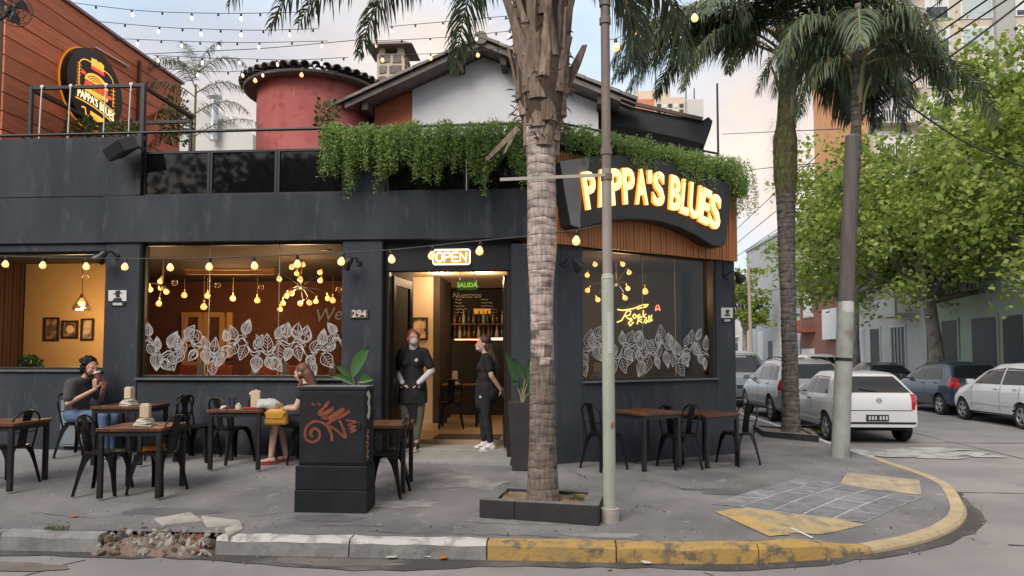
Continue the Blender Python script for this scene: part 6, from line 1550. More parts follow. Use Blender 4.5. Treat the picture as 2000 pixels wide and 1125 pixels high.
t_=brick_r.node_tree;bt=t_.nodes.new('ShaderNodeTexBrick');tc_=t_.nodes.new('ShaderNodeTexCoord');mp_=t_.nodes.new('ShaderNodeMapping');mp_.inputs['Rotation'].default_value=(R(90),0,R(90));mp_.inputs['Scale'].default_value=(3,3,3)
t_.links.new(tc_.outputs['Object'],mp_.inputs['Vector']);t_.links.new(mp_.outputs['Vector'],bt.inputs['Vector']);bt.inputs['Color1'].default_value=(.36,.09,.055,1);bt.inputs['Color2'].default_value=(.29,.07,.045,1);bt.inputs['Mortar'].default_value=(.22,.10,.075,1);bt.inputs['Scale'].default_value=2.4;bt.inputs['Mortar Size'].default_value=.012
t_.links.new(bt.outputs['Color'],t_.nodes['Principled BSDF'].inputs['Base Color']);t_.nodes['Principled BSDF'].inputs['Roughness'].default_value=.9
door_w=mat('house_door_white',(.6,.6,.6),.6);door_b=mat('house_door_black',(.02,.022,.024),.5);roof_tr=mat('terracotta_roof',(.40,.16,.08),.85,c2=(.3,.11,.06),scale=3)
def house(label,y0,y1,z1,wm,feats,dep=9,x0=None):
 """row house whose street face lies at X = x0; feats: (kind, along 0..1 from near end, width, z0, z1)"""
 x0=HX if x0 is None else x0;t=thing('row_house',label,'house',(x0,(y0+y1)/2,0))
 mb=MB();mb.box(x0,x0+dep,y0+.01,y1-.01,-.2,z1);part('wall',mb,wm,t,True)
 mb=MB();mb.box(x0-.12,x0-.002,y0+.02,y1-.02,z1-.28,z1-.06);part('cornice',mb,wm,t,True,bevel=.02)
 for kind,u,w_,a,b in feats:
  yc=y0+(y1-y0)*u;r_=link('window' if kind[0]=='w' else kind,None,t);r_.location=V((x0,yc,a))-V(t.location)
  def bx2(n,xa,xb,ya,yb,za,zb,m):mb=MB();mb.box(xa,xb,ya,yb,za,zb);part(n,mb,m,r_,True)
  if kind=='window':
   bx2('frame',x0-.05,x0-.002,yc-w_/2-.1,yc+w_/2+.1,a-.1,b+.1,white_win);bx2('pane',x0-.07,x0-.051,yc-w_/2,yc+w_/2,a,b,win_dark)
   for k in range(4):yy=yc-w_/2+w_*(k+.5)/4;bx2('bar',x0-.10,x0-.075,yy-.02,yy+.02,a,b,white_win)
   bx2('sill',x0-.18,x0-.101,yc-w_/2-.12,yc+w_/2+.12,a-.16,a-.08,wm)
  elif kind=='wshut':
   bx2('frame',x0-.05,x0-.002,yc-w_/2-.08,yc+w_/2+.08,a-.08,b+.08,white_win);bx2('shutter',x0-.08,x0-.051,yc-w_/2,yc+w_/2,a,b,shutter_m)
  elif kind=='door':
   bx2('frame',x0-.05,x0-.002,yc-w_/2-.1,yc+w_/2+.1,a,b+.12,wm);bx2('leaf',x0-.06,x0-.051,yc-w_/2,yc+w_/2,a,b,door_b)
  elif kind=='garage':bx2('leaf',x0-.05,x0-.002,yc-w_/2,yc+w_/2,a,b,door_w)
  elif kind=='balcony':
   bx2('slab',x0-1.0,x0-.002,yc-w_/2,yc+w_/2,a,a+.15,wm);bx2('parapet',x0-1.0,x0-.9,yc-w_/2,yc+w_/2,a+.151,b,wm)
  elif kind=='board':bx2('panel',x0-.35,x0-.2,yc-w_/2,yc+w_/2,a,b,white_p);bx2('bracket',x0-.199,x0-.002,yc-.05,yc+.05,a+.2,a+.3,black_metal)
  elif kind=='roof':
   mb=MB();mb.prism([(x0-.5,y0,a),(x0+3,y0,b),(x0+3,y0,b+.15),(x0-.5,y0,a+.15)],(0,y1-y0,0));part('slope',mb,roof_tr,r_,True)
 return t
D,W_,G='door','window','garage'
house('pale green house with black doorways behind the bent tree',24.0,31.0,6.4,pl_green,[(D,.18,1.1,0,2.9),(D,.42,1.5,0,2.9),(D,.75,1.1,0,2.9),(W_,.5,1.1,4.0,5.6),('wshut',.8,1.1,4.0,5.6)])
house('white house front behind the near tree at the right edge',16.0,23.9,5.6,pl_white,[(D,.5,1.1,0,2.6),(W_,.8,1.3,.9,2.5),(W_,.2,1.3,.9,2.5)])
house('low white house with barred windows left of the pale green house',31.1,39.0,5.0,pl_white,[(W_,.32,1.3,.8,2.8),(D,.62,1.0,0,2.8),('wshut',.86,1.1,.8,2.8),('balcony',.2,2.0,3.2,4.0)])
house('red brick house with a blank white projecting board',39.1,47.0,6.3,brick_r,[(G,.82,2.2,0,1.9),('board',.25,2.2,2.4,4.1),('wshut',.80,1.5,3.9,5.4),('balcony',.80,2.4,2.9,3.6),('roof',.5,1,6.3,7.4)])
house('tall blank grey building beyond the brick house',47.1,60.0,10.2,pl_grey,[('wshut',.25,1.3,.6,2.7),(D,.5,1.1,0,2.5),('wshut',.7,1.2,1.2,3.2)])
house('farthest pale house with a small balcony at the end of the street',60.1,72.0,6.6,pl_white,[('balcony',.35,2.5,3.0,4.1),(D,.3,1.1,0,2.5),(W_,.6,1.2,3.6,5.4)])
house('dim grey house closing the street view',72.1,100.0,8.0,pl_grey,[(W_,.3,1.2,3.6,5.4)])
p=atX(1468,700,12.9);up=thing('utility_pole','thin wooden utility pole standing far down the side street','pole',(12.9,p.y,0))
mb=MB();mb.cyl((12.9,p.y,-.1),(12.8,p.y,7.6),.13,.10,8);part('pole',mb,mat('pole_wood',(.34,.26,.2),.9),up,True)
mb=MB();mb.bar((12.2,p.y,7.0),(13.5,p.y,7.0),.1,.1);part('crossarm',mb,MATS['pole_wood'],up,True)
cab_w=mat('cable_black',(.02,.02,.022),.6)
def cable(label,pts,Ys,r_,grp):mb=MB();mb.tube(curve(pts,Ys,14),r_,5);solo('overhead_cable',mb,cab_w,label,'cable',grp,smooth=60)
GB='power cables crossing the tall tower'
for k,(pts,r_)in enumerate([([(1705,96),(1840,0),(1900,-45)],.010),([(1700,128),(1878,0),(1940,-44)],.017),([(1705,152),(1927,0),(1990,-44)],.017),([(1705,172),(1965,0),(2040,-50)],.017),([(1672,235),(1840,122),(2000,2),(2060,-44)],.020)]):
 cable(['thinnest and topmost cable slanting across the tall tower','second cable from the top slanting across the tall tower','middle cable of the five slanting across the tall tower','fourth cable from the top slanting across the tall tower','lowest and thickest cable from the leaning post across the tall tower'][k],pts,[17.0]+[12.5]*(len(pts)-2)+[10.5],r_,GB)
cable('dark cable drooping across the tree crowns at the right',[(1690,130),(1758,192),(1880,275),(2010,330)],[12.0,12.4,13,13.5],.016,None)
for k,(pts,lab)in enumerate([([(1438,448),(1500,390),(1600,300)],'upper thin wire slanting up from the restaurant corner'),([(1438,476),(1500,425),(1620,330)],'middle thin wire slanting up from the restaurant corner'),([(1440,500),(1530,440),(1640,370)],'lower thin wire slanting up from the restaurant corner'),([(1410,262),(1500,258),(1640,252)],'thin level wire in the sky right of the terrace mast'),([(1440,335),(1500,328),(1600,318)],'thin level wire in the sky right of the floodlight'),([(1470,580),(1530,562),(1620,548)],'thin wire crossing the tall grey building')]):
 cable(lab,pts,[44,34,24],.018,'thin wires over the side street')
 # cars
tyre_m=mat('tyre',(.012,.012,.013),.85);rim_m=mat('alloy_rim',(.45,.46,.48),.35,.7);trim_m=mat('black_trim',(.012,.012,.013),.5)
car_glass=mat('car_glass',(.010,.013,.016),.06,spec=.6);tail_m=mat('tail_light',(.42,.012,.014),.18,coat=.6);amber_m=mat('clear_lens',(.55,.5,.48),.15,coat=.5)
head_m=mat('head_light',(.6,.62,.64),.1,coat=.8);chrome_m=mat('chrome',(.7,.7,.72),.15,1.0);plate_m=mat('plate_black',(.02,.02,.022),.5);plate_t=mat('plate_pale',(.55,.55,.55),.6);well_m=mat('wheel_well',(.006,.006,.006),.95)
def cat_(pts,y):
 """smooth value through (y, value) points"""
 if y<=pts[0][0]:return pts[0][1]
 if y>=pts[-1][0]:return pts[-1][1]
 for(a,va),(b,vb)in zip(pts[:-1],pts[1:]):
  if a<=y<=b:
   u=(y-a)/(b-a);return va+(vb-va)*(u*u*(3-2*u)*.35+u*.65)
def car(name,label,loc,rz,paint,S,opts=()):
 """S: length profile. y forward, rear at -L/2"""
 t=thing(name,label,'car' if 'cat' not in S else S['cat'],loc,R(rz),'parked cars');Lh=S['L']/2;W_=S['W']/2
 low,belt,top,wid,wtop=S['low'],S['belt'],S['top'],S['wid'],S['wtop']
 def sect(y):
  zl,zb,zt=cat_(low,y),cat_(belt,y),cat_(top,y);w_=W_*cat_(wid,y);wt=W_*cat_(wtop,y);zt=max(zt,zl+.08);zb=min(zb,zt-.02)
  h_=zb-zl
  return[(w_*.86,zl),(w_*.955,zl+h_*.08),(w_*.985,zl+h_*.25),(w_*1.0,zl+h_*.48),(w_*.995,zl+h_*.66),(w_*.985,zl+h_*.80),(w_*.955,zl+h_*.93),(w_*.925,zb),(w_*.925+(wt-w_*.925)*.33,zb+(zt-zb)*.36),(w_*.925+(wt-w_*.925)*.66,zb+(zt-zb)*.68),(wt*.98,zb+(zt-zb)*.87),(wt*.88,zb+(zt-zb)*.955),(wt*.66,zt-.008),(wt*.33,zt),(0,zt)]
 def half(y,z):
  p=sect(y)
  if z<p[0][1]:return None
  for(xa,za),(xb,zb)in zip(p[:-1],p[1:]):
   if za<=z<=zb and zb>za:return xa+(xb-xa)*(z-za)/(zb-za)
  return None
 ax=S['axles'];wr=S['wr'];RA=wr*1.16
 ny=160;ys=[-Lh+2*Lh*(.5-.5*math.cos(PI*(.12*math.sin(2*PI*i/ny)*0+i/ny)))*.5+2*Lh*(i/ny)*.5 for i in range(ny+1)]
 rows=[];sub=4
 for y in ys:
  p=sect(y);q=[]
  for i in range(len(p)-1):
   for k in range(sub):u=k/sub;q.append((p[i][0]+(p[i+1][0]-p[i][0])*u,p[i][1]+(p[i+1][1]-p[i][1])*u))
  q.append(p[-1]);rows.append(q)
 m_=len(rows[0]);mb=MB();idx={};inner=set()
 for i,y in enumerate(ys):
  full=[(-x,z)for x,z in rows[i]]+[(x,z)for x,z in reversed(rows[i][:-1])]
  for j,(x,z)in enumerate(full):
   yy,zz_=y,z
   if abs(x)>W_*.5 and z<.95:
    for a in ax:
     dy,dz=y-a,z-wr;r_=math.hypot(dy,dz)
     if r_<RA-.015:x=(abs(x)-.24)*(1 if x>0 else-1);inner.add(len(mb.v));break
     elif r_<RA+.035:yy,zz_=a+dy/r_*RA,wr+dz/r_*RA
   mb.v.append((x,yy,zz_))
 M=2*m_-1
 for i in range(ny):
  for j in range(M):
   j2=(j+1)%M;f=(i*M+j,(i+1)*M+j,(i+1)*M+j2,i*M+j2);mb.f.append(f)
   mb.m.append(1 if(sum(k in inner for k in f)>=2 or j==M-1)else 0)
 mb.f.append(tuple(range(M)));mb.m.append(0);mb.f.append(tuple(ny*M+j for j in range(M-1,-1,-1)));mb.m.append(0)
 part('body',mb,(paint,well_m),t,smooth=35)
 def side(sg,y,z,o):h_=half(y,z);return V((sg*((h_ if h_ is not None else W_*.9)+o),y,z))
 def endy(x,z,o,rear=True):
  k=0
  for k in range(400):
   y=(-Lh+k*.006)if rear else(Lh-k*.006);h_=half(y,z)
   if h_ is not None and abs(x)<=h_:break
  return V((x,y+(-o if rear else o),z))
 def spatch(name,quad,m,o=.006,n=(10,5),sides=(-1,1),par=t):
  for sg in sides:
   mb=MB();a,b,c,d=quad;v_=[]
   for j in range(n[1]+1):
    for i in range(n[0]+1):
     u,v2=i/n[0],j/n[1];p=((a[0]*(1-u)+b[0]*u)*(1-v2)+(d[0]*(1-u)+c[0]*u)*v2,(a[1]*(1-u)+b[1]*u)*(1-v2)+(d[1]*(1-u)+c[1]*u)*v2);v_.append(side(sg,p[0],p[1],o))
   k=n[0]+1;mb.add(v_,[(j*k+i,j*k+i+1,(j+1)*k+i+1,(j+1)*k+i)for j in range(n[1])for i in range(n[0])]);part(name,mb,m,par,smooth=40)
 def epatch(name,quad,m,o=.006,n=(10,6),rear=True,par=t):
  mb=MB();a,b,c,d=quad;v_=[]
  for j in range(n[1]+1):
   for i in range(n[0]+1):
    u,v2=i/n[0],j/n[1];p=((a[0]*(1-u)+b[0]*u)*(1-v2)+(d[0]*(1-u)+c[0]*u)*v2,(a[1]*(1-u)+b[1]*u)*(1-v2)+(d[1]*(1-u)+c[1]*u)*v2);v_.append(endy(p[0],p[1],o,rear))
  k=n[0]+1;mb.add(v_,[(j*k+i,j*k+i+1,(j+1)*k+i+1,(j+1)*k+i)for j in range(n[1])for i in range(n[0])]);return part(name,mb,m,par,smooth=50)
 for q in S['swin']:spatch('side_window',q,car_glass)
 for y0,z0,z1 in S['seams']:
  for sg in(-1,1):mb=MB();mb.ribbon([side(sg,y0,z0+(z1-z0)*i/10,.005)for i in range(11)],.012,(1,0,0));part('door_seam',mb,trim_m,t)
 for y0,z0 in S['handles']:
  for sg in(-1,1):mb=MB();c_=side(sg,y0,z0,.02);mb.bar(c_+V((0,-.08,0)),c_+V((0,.08,0)),.02,.028);part('door_handle',mb,S.get('handle_m',paint),t,bevel=.006)
 if 'mould' in S:spatch('side_moulding',S['mould'],paint,.014,(16,2))
 sy0,sy1,sz=S['sillband'];spatch('sill_trim',[(sy0,cat_(low,0)+.01),(sy1,cat_(low,0)+.01),(sy1,sz),(sy0,sz)],trim_m,.005,(12,2))
 for nm,q,m in S['rear']:epatch(nm,q,m,.007)
 for nm,q,m in S.get('front',[]):epatch(nm,q,m,.007,rear=False)
 for sg in(-1,1):
  for(x0,x1,z0,z1)in S['tail']:epatch('tail_light',[(sg*x0,z0),(sg*x1,z0),(sg*x1*.98,z1),(sg*x0*1.02,z1)],tail_m,.010,(8,6))
  if 'tailside' in S:spatch('tail_light',S['tailside'],tail_m,.008,(4,6),(sg,))
  for(x0,x1,z0,z1)in S['headl']:epatch('headlight',[(sg*x0,z0),(sg*x1,z0),(sg*x1,z1),(sg*x0,z1)],head_m,.010,(6,4),False)
  my,mz=S['mirror'];c_=side(sg,my,mz,.0);mb=MB();mb.bar(c_,c_+V((sg*.09,-.02,.03)),.05,.035);mb.obox(c_+V((sg*.15,-.03,.05)),(.17,.09,.12));part('wing_mirror',mb,S.get('mirror_m',paint),t,bevel=.022)
 pz,px2,pw_=S['plate'];c_=endy(px2,pz,.012);mb=MB();mb.box(-pw_/2+px2,pw_/2+px2,c_.y-.008,c_.y+.02,pz-.06,pz+.06);pl_=part('number_plate',mb,plate_m,t)
 for k in range(6):
  x=px2-pw_/2+.06+k*.058+(.03 if k>2 else 0);mb=MB();mb.box(x-.018,x+.018,c_.y-.011,c_.y-.0085,pz-.035,pz+.035);part('plate_mark',mb,plate_t,pl_)
 if 'badge' in S:c_=endy(0,S['badge'],.006);mb=MB();mb.tube([c_+V((.045*math.cos(a),0,.045*math.sin(a)))for a in[2*PI*i/16 for i in range(16)]],.008,6,closed=True);mb.bar(c_+V((-.05,0,0)),c_+V((.05,0,0)),.012,.012);part('badge',mb,chrome_m,t,smooth=60)
 if 'wiper' in S:z=S['wiper'];mb=MB();mb.tube([endy(.0,z,.02),endy(-.30,z+.05,.02)],.008,5);part('wiper',mb,trim_m,t)
 for a in ax:
  for sg in(-1,1):
   r_=link('wheel',None,t,(sg*(W_-.115),a,wr));Mx=Euler((0,R(90)*sg,0)).to_matrix()
   mb=MB();mb.lathe([(wr*.66,-.09),(wr*.9,-.10),(wr*.985,-.075),(wr,-.04),(wr,.04),(wr*.985,.075),(wr*.9,.10),(wr*.66,.09)],32,(0,0,0),Mx,False);part('tyre',mb,tyre_m,r_,smooth=40)
   mb=MB();mb.lathe([(.001,.05),(wr*.60,.055),(wr*.64,.09),(wr*.67,.092)],24,(0,0,0),Mx,False);mb.m=[1]*len(mb.f)
   for k in range(S.get('spokes',5)):
    an=2*PI*k/S.get('spokes',5);mb.cur=0;e=V((math.cos(an),math.sin(an),0));x=V((-math.sin(an),math.cos(an),0))*.035
    mb.prism([Mx@p for p in[e*.04-x,e*wr*.63-x*.7,e*wr*.63+x*.7,e*.04+x]]if False else[Mx@(p+V((0,0,.058)))for p in[e*.03-x,e*wr*.64-x*.75,e*wr*.64+x*.75,e*.03+x]],Mx@V((0,0,.025)))
   mb.cur=0;mb.lathe([(.055,.06),(.055,.09),(.001,.094)],14,(0,0,0),Mx,False);mb.lathe([(wr*.60,.07),(wr*.66,.094),(wr*.68,.092),(wr*.68,.06)],28,(0,0,0),Mx,False)
   part('rim',mb,(rim_m,well_m),r_,smooth=35)
 for x in opts:x(t,side,endy,spatch,epatch)
 return t
def paintm(n,c,rough=.3,metal=.0):return mat(n,c,rough,metal,coat=.7,c2=tuple(q*.9 for q in c),scale=1.5)
white_car=paintm('car_white',(.66,.67,.68));white_car2=paintm('car_white_bright',(.70,.71,.72));silver_car=paintm('car_silver',(.40,.405,.41),.3,.4);blue_car=paintm('car_dark_blue',(.035,.055,.10),.28,.3);navy_car=paintm('car_navy',(.012,.018,.045),.25,.2);grey_car=paintm('car_grey',(.20,.22,.23),.35,.3)
HATCH=dict(L=3.72,W=1.64,axles=(-1.18,1.26),wr=.29,spokes=5,low=[(-1.86,.34),(-1.5,.24),(1.5,.22),(1.86,.30)],belt=[(-1.86,.58),(-1.82,.84),(-1.70,.93),(-1.2,.93),(.5,.90),(.9,.86),(1.5,.76),(1.8,.58),(1.86,.5)],top=[(-1.86,.62),(-1.835,.86),(-1.80,.94),(-1.72,1.00),(-1.38,1.36),(-1.2,1.40),(-.6,1.42),(-.1,1.40),(.28,1.28),(.95,.93),(1.5,.82),(1.80,.66),(1.86,.52)],wid=[(-1.86,.86),(-1.7,.95),(-1.2,1.0),(1.2,1.0),(1.7,.9),(1.86,.76)],wtop=[(-1.86,.86),(-1.78,.90),(-1.4,.68),(-.6,.68),(.3,.68),(.95,.86),(1.86,.7)],swin=[[(-1.22,.96),(-.42,.945),(-.46,1.30),(-1.02,1.29)],[(-.36,.945),(.66,.93),(.22,1.22),(-.40,1.31)]],seams=[(-.40,.28,.92),(.78,.36,.86)],handles=[(-.28,.82)],mould=[(-.85,.50),(.8,.50),(.8,.56),(-.85,.56)],sillband=(-.85,.9,.29),mirror=(.62,.93),mirror_m=trim_m,handle_m=trim_m,rear=[('rear_window',[(-.66,1.00),(.66,1.00),(.45,1.31),(-.45,1.31)],car_glass),('bumper_strip',[(-.66,.40),(.66,.40),(.68,.44),(-.68,.44)],trim_m),('tailgate_seam',[(-.62,.655),(.62,.655),(.62,.668),(-.62,.668)],trim_m)],tail=[(.60,.735,.68,.98)],tailside=[(-1.80,.70),(-1.62,.70),(-1.58,.95),(-1.70,.98)],headl=[(.42,.66,.60,.72)],plate=(.52,-.05,.42),badge=.85,wiper=1.02)
car('parked_hatchback','small white three door hatchback parked at the corner beside the leaning post',(6.13,16.28,ROADZ),0,white_car,HATCH)
SUV=dict(L=4.25,W=1.80,axles=(-1.20,1.35),wr=.34,low=[(-2.12,.40),(-1.7,.28),(1.7,.27),(2.12,.36)],belt=[(-2.12,.68),(-2.07,.98),(-1.9,1.06),(.6,1.02),(1.1,.98),(1.8,.86),(2.05,.7),(2.12,.6)],top=[(-2.12,.72),(-2.08,1.0),(-2.02,1.10),(-1.72,1.52),(-1.5,1.60),(-.7,1.65),(0,1.62),(.4,1.50),(1.15,1.06),(1.8,.93),(2.05,.76),(2.12,.62)],wid=[(-2.12,.86),(-1.9,.96),(-1.3,1.0),(1.4,1.0),(1.9,.9),(2.12,.76)],wtop=[(-2.12,.86),(-1.98,.88),(-1.6,.70),(-.6,.70),(.4,.70),(1.15,.88),(2.12,.72)],swin=[[(-1.62,1.10),(-1.12,1.08),(-1.14,1.46),(-1.46,1.44)],[(-1.05,1.08),(-.18,1.07),(-.22,1.50),(-1.07,1.48)],[(-.11,1.07),(.88,1.05),(.40,1.40),(-.14,1.50)]],seams=[(-1.08,.6,1.06),(-.14,.33,1.04),(.92,.4,.98)],handles=[(-.95,.98),(-.02,.96)],sillband=(-.8,.95,.36),mirror=(.82,1.05),rear=[('rear_window',[(-.66,1.14),(.66,1.14),(.54,1.50),(-.54,1.50)],car_glass),('bumper_trim',[(-.7,.42),(.7,.42),(.72,.56),(-.72,.56)],trim_m)],tail=[(.60,.80,.82,1.08),(.56,.74,.50,.60)],tailside=[(-2.04,.84),(-1.78,.86),(-1.74,1.06),(-1.92,1.10)],headl=[(.45,.74,.70,.84)],plate=(.74,0,.42),badge=.98)
def roof_rails(t,side,endy,sp,ep):
 for sg in(-1,1):mb=MB();mb.tube([(sg*.56,-1.4,1.60),(sg*.57,-1.2,1.665),(sg*.57,-.2,1.675),(sg*.56,.1,1.60)],.016,6);part('roof_rail',mb,trim_m,t,smooth=60)
car('parked_suv','silver grey compact SUV parked behind the white hatchback by the slim palm',(6.28,20.45,ROADZ),0,silver_car,SUV,(roof_rails,))
VAN=dict(L=4.5,W=1.82,axles=(-1.35,1.40),wr=.33,cat='van',low=[(-2.25,.36),(2.0,.28),(2.25,.36)],belt=[(-2.25,.9),(-2.15,1.10),(.9,1.08),(1.3,1.04),(1.9,.9),(2.2,.7),(2.25,.6)],top=[(-2.25,1.0),(-2.2,1.7),(-2.0,1.82),(.2,1.86),(.6,1.78),(1.5,1.12),(1.95,.98),(2.2,.78),(2.25,.62)],wid=[(-2.25,.92),(-2,1.0),(1.5,1.0),(2.0,.92),(2.25,.78)],wtop=[(-2.25,.8),(.3,.78),(1.4,.88),(2.25,.74)],swin=[[(-.1,1.12),(1.15,1.10),(.55,1.58),(-.1,1.64)]],seams=[(-.2,.35,1.08),(1.15,.4,1.0)],handles=[(-.05,1.0)],sillband=(-.9,.95,.36),mirror=(1.02,1.10),mirror_m=trim_m,rear=[],front=[('windscreen',[(-.72,1.14),(.72,1.14),(.60,1.70),(-.60,1.70)],car_glass),('grille',[(-.4,.62),(.4,.62),(.42,.74),(-.42,.74)],trim_m)],tail=[(.74,.82,.8,1.2)],headl=[(.46,.76,.66,.84)],plate=(.6,0,.42))
car('parked_van','grey van facing the camera, closest to the restaurant corner',(6.05,26.0,ROADZ),180,grey_car,VAN)
FOX=dict(HATCH,L=3.84,W=1.66,axles=(-1.20,1.28),wr=.30,top=[(-1.92,.66),(-1.88,.96),(-1.82,1.04),(-1.45,1.47),(-1.2,1.52),(-.6,1.545),(0,1.52),(.45,1.38),(1.05,1.00),(1.55,.90),(1.85,.70),(1.92,.55)],belt=[(-1.92,.6),(-1.86,.92),(-1.7,1.0),(.6,.97),(1.0,.93),(1.55,.82),(1.85,.62),(1.92,.52)],low=[(-1.92,.36),(-1.5,.26),(1.5,.24),(1.92,.32)],wid=[(-1.92,.86),(-1.75,.95),(-1.2,1.0),(1.2,1.0),(1.75,.9),(1.92,.76)],wtop=[(-1.92,.86),(-1.84,.90),(-1.4,.70),(.4,.70),(1.05,.86),(1.92,.7)],swin=[[(-1.30,1.03),(-.42,1.01),(-.46,1.42),(-1.10,1.40)],[(-.36,1.01),(.78,1.0),(.34,1.32),(-.40,1.42)]],rear=[('rear_window',[(-.64,1.08),(.64,1.08),(.52,1.43),(-.52,1.43)],car_glass),('bumper_strip',[(-.68,.36),(.68,.36),(.68,.46),(-.68,.46)],trim_m)],tail=[(.58,.74,.80,1.08)],tailside=[(-1.84,.82),(-1.66,.82),(-1.60,1.04),(-1.74,1.08)],plate=(.66,0,.42),badge=.92,wiper=1.1,mirror=(.72,1.0),mirror_m=blue_car,handle_m=blue_car,handles=[(-1.0,.92),(-.25,.9)])
car('parked_hatchback','dark blue five door hatchback parked across the street before the bent tree',(11.62,22.75,ROADZ),0,blue_car,FOX)
KA=dict(FOX,L=3.9,wr=.295,mirror_m=white_car2,handle_m=white_car2,seams=[(-.40,.30,.98),(.80,.38,.92),(-1.15,.7,.98)])
car('parked_hatchback','bright white five door hatchback parked across the street at the right edge',(11.45,18.75,ROADZ),0,white_car2,KA)
SED=dict(FOX,L=4.2,axles=(-1.25,1.32),mirror_m=navy_car,handle_m=navy_car,top=[(-2.1,.66),(-2.06,.92),(-1.95,1.00),(-1.45,1.06),(-1.0,1.36),(-.5,1.45),(0,1.44),(.5,1.30),(1.1,.98),(1.6,.88),(2.0,.70),(2.1,.55)],belt=[(-2.1,.6),(-2.02,.92),(-1.7,.97),(.6,.95),(1.0,.92),(1.6,.80),(2.0,.62),(2.1,.52)],low=[(-2.1,.36),(-1.6,.26),(1.6,.24),(2.1,.32)],wid=[(-2.1,.86),(-1.9,.95),(-1.2,1.0),(1.2,1.0),(1.9,.9),(2.1,.76)],wtop=[(-2.1,.84),(-1.5,.86),(-1.0,.70),(.5,.70),(1.1,.86),(2.1,.7)],swin=[[(-1.1,1.0),(-.35,.99),(-.38,1.36),(-.82,1.32)],[(-.28,.99),(.85,.98),(.42,1.26),(-.30,1.37)]],tailside=[(-2.0,.80),(-1.85,.80),(-1.82,.96),(-1.92,.98)],rear=[('rear_window',[(-.6,1.06),(.6,1.06),(.5,1.36),(-.5,1.36)],car_glass)],tail=[(.56,.74,.78,.96)])
car('parked_sedan','navy blue saloon parked between the dark blue hatchback and the white pickup',(11.6,27.6,ROADZ),0,navy_car,SED)
PICK=dict(SUV,cat='pickup',L=5.0,mirror_m=white_car,axles=(-1.5,1.6),low=[(-2.5,.42),(-1.7,.32),(1.7,.3),(2.5,.4)],belt=[(-2.5,.95),(-2.4,1.05),(.8,1.08),(1.3,1.04),(2.2,.95),(2.45,.8),(2.5,.6)],top=[(-2.5,1.0),(-2.45,1.09),(-.95,1.12),(-.82,1.62),(-.5,1.74),(.3,1.74),(.7,1.62),(1.35,1.12),(2.2,1.02),(2.45,.85),(2.5,.62)],wid=[(-2.5,.93),(-2.2,1.0),(2.0,1.0),(2.5,.8)],wtop=[(-2.5,.92),(-1.0,.92),(-.8,.76),(.6,.74),(1.35,.88),(2.5,.76)],swin=[[(-.72,1.14),(.1,1.14),(.08,1.60),(-.66,1.60)],[(.16,1.14),(1.02,1.12),(.66,1.54),(.15,1.60)]],seams=[(-.9,.5,1.06),(.13,.4,1.08)],handles=[(.0,1.02)],tailside=[(-2.48,.74),(-2.36,.74),(-2.36,1.0),(-2.46,1.0)],tail=[(.74,.88,.72,1.0)],rear=[('rear_window',[(-.58,1.2),(.58,1.2),(.52,1.6),(-.52,1.6)],car_glass)],plate=(.6,0,.42),badge=.86)
car('parked_pickup','white double cab pickup, farthest of the vehicles parked across the street',(11.5,33.6,ROADZ),0,white_car,PICK)
# people
skin_m=mat('skin',(.56,.33,.25),.55,c2=(.50,.28,.21),scale=9);skin2_m=mat('skin_pale',(.62,.40,.32),.55,c2=(.56,.34,.27),scale=9);skin3_m=mat('skin_tan',(.44,.25,.17),.55,c2=(.38,.2,.14),scale=9)
black_cloth=mat('black_cloth',(.012,.012,.014),.9,c2=(.020,.020,.023),scale=8,bump=.3,bscale=26,bdist=.02);eye_w=mat('eye_white',(.7,.68,.66),.3);eye_d=mat('eye_dark',(.02,.012,.008),.2);lip_m=mat('lips',(.40,.15,.13),.5)
def basis(fwd,up=(0,0,1)):
 f=V(fwd).normalized();u=V(up);r_=f.cross(u).normalized();u=r_.cross(f).normalized();return Matrix((r_,f,u)).transposed()
def hand(mb,w_,d,n_,sgn=1,curl=.5,s=1.0):
 """palm from wrist w_ along d, n_ = palm normal (fingers curl towards it)"""
 d=V(d).normalized();n_=(V(n_)-d*V(n_).dot(d)).normalized();x=d.cross(n_)*sgn
 M=Matrix((x,d,n_)).transposed();mb.ball(V(w_)+d*.045*s,(.040*s,.052*s,.017*s),10,8,M)
 for k,(off,l_)in enumerate([(-.030,.066),(-.010,.076),(.010,.072),(.029,.056)]):
  p=V(w_)+d*.078*s+x*off*s;dd=d.copy();r_=.0095*s
  for j in range(3):
   q=p+dd*l_*s*(.44,.32,.24)[j];mb.cap(p,q,r_,r_*.9,8);p=q;r_*=.9;dd=(dd+n_*curl*(.8,.9,.8)[j]).normalized()
 p=V(w_)+d*.025*s-x*.034*s;dd=(d*.7-x*.75+n_*.25).normalized()
 for l_ in(.036,.030):q=p+dd*l_*s;mb.cap(p,q,.0115*s,.0095*s,8);p=q;dd=(dd+d*.5+n_*curl*.5).normalized()
def head(mb,c,fwd,s=1.0):
 """skull, jaw, nose, brow and ears; c = centre of the skull"""
 M=basis(fwd);f=lambda x,y,z:V(c)+M@V((x,y,z))*s
 mb.ball(f(0,-.012,.025),(.076*s,.096*s,.092*s),14,10,M);mb.ball(f(0,.018,-.035),(.062*s,.072*s,.080*s),12,9,M);mb.ball(f(0,.055,-.088),(.030*s,.028*s,.024*s),10,8,M)
 mb.cap(f(0,.088,.010),f(0,.104,-.030),.010*s,.015*s,8);mb.cap(f(-.036,.078,.024),f(.036,.078,.024),.014*s,.014*s,8)
 for sx in(-1,1):mb.ball(f(sx*.076,-.012,-.012),(.010*s,.020*s,.030*s),8,6,M);mb.ball(f(sx*.040,.062,-.025),(.022*s,.022*s,.024*s),8,6,M)
 mb.cap(f(-.016,.080,-.062),f(.016,.080,-.062),.010*s,.010*s,8)
 return M,f
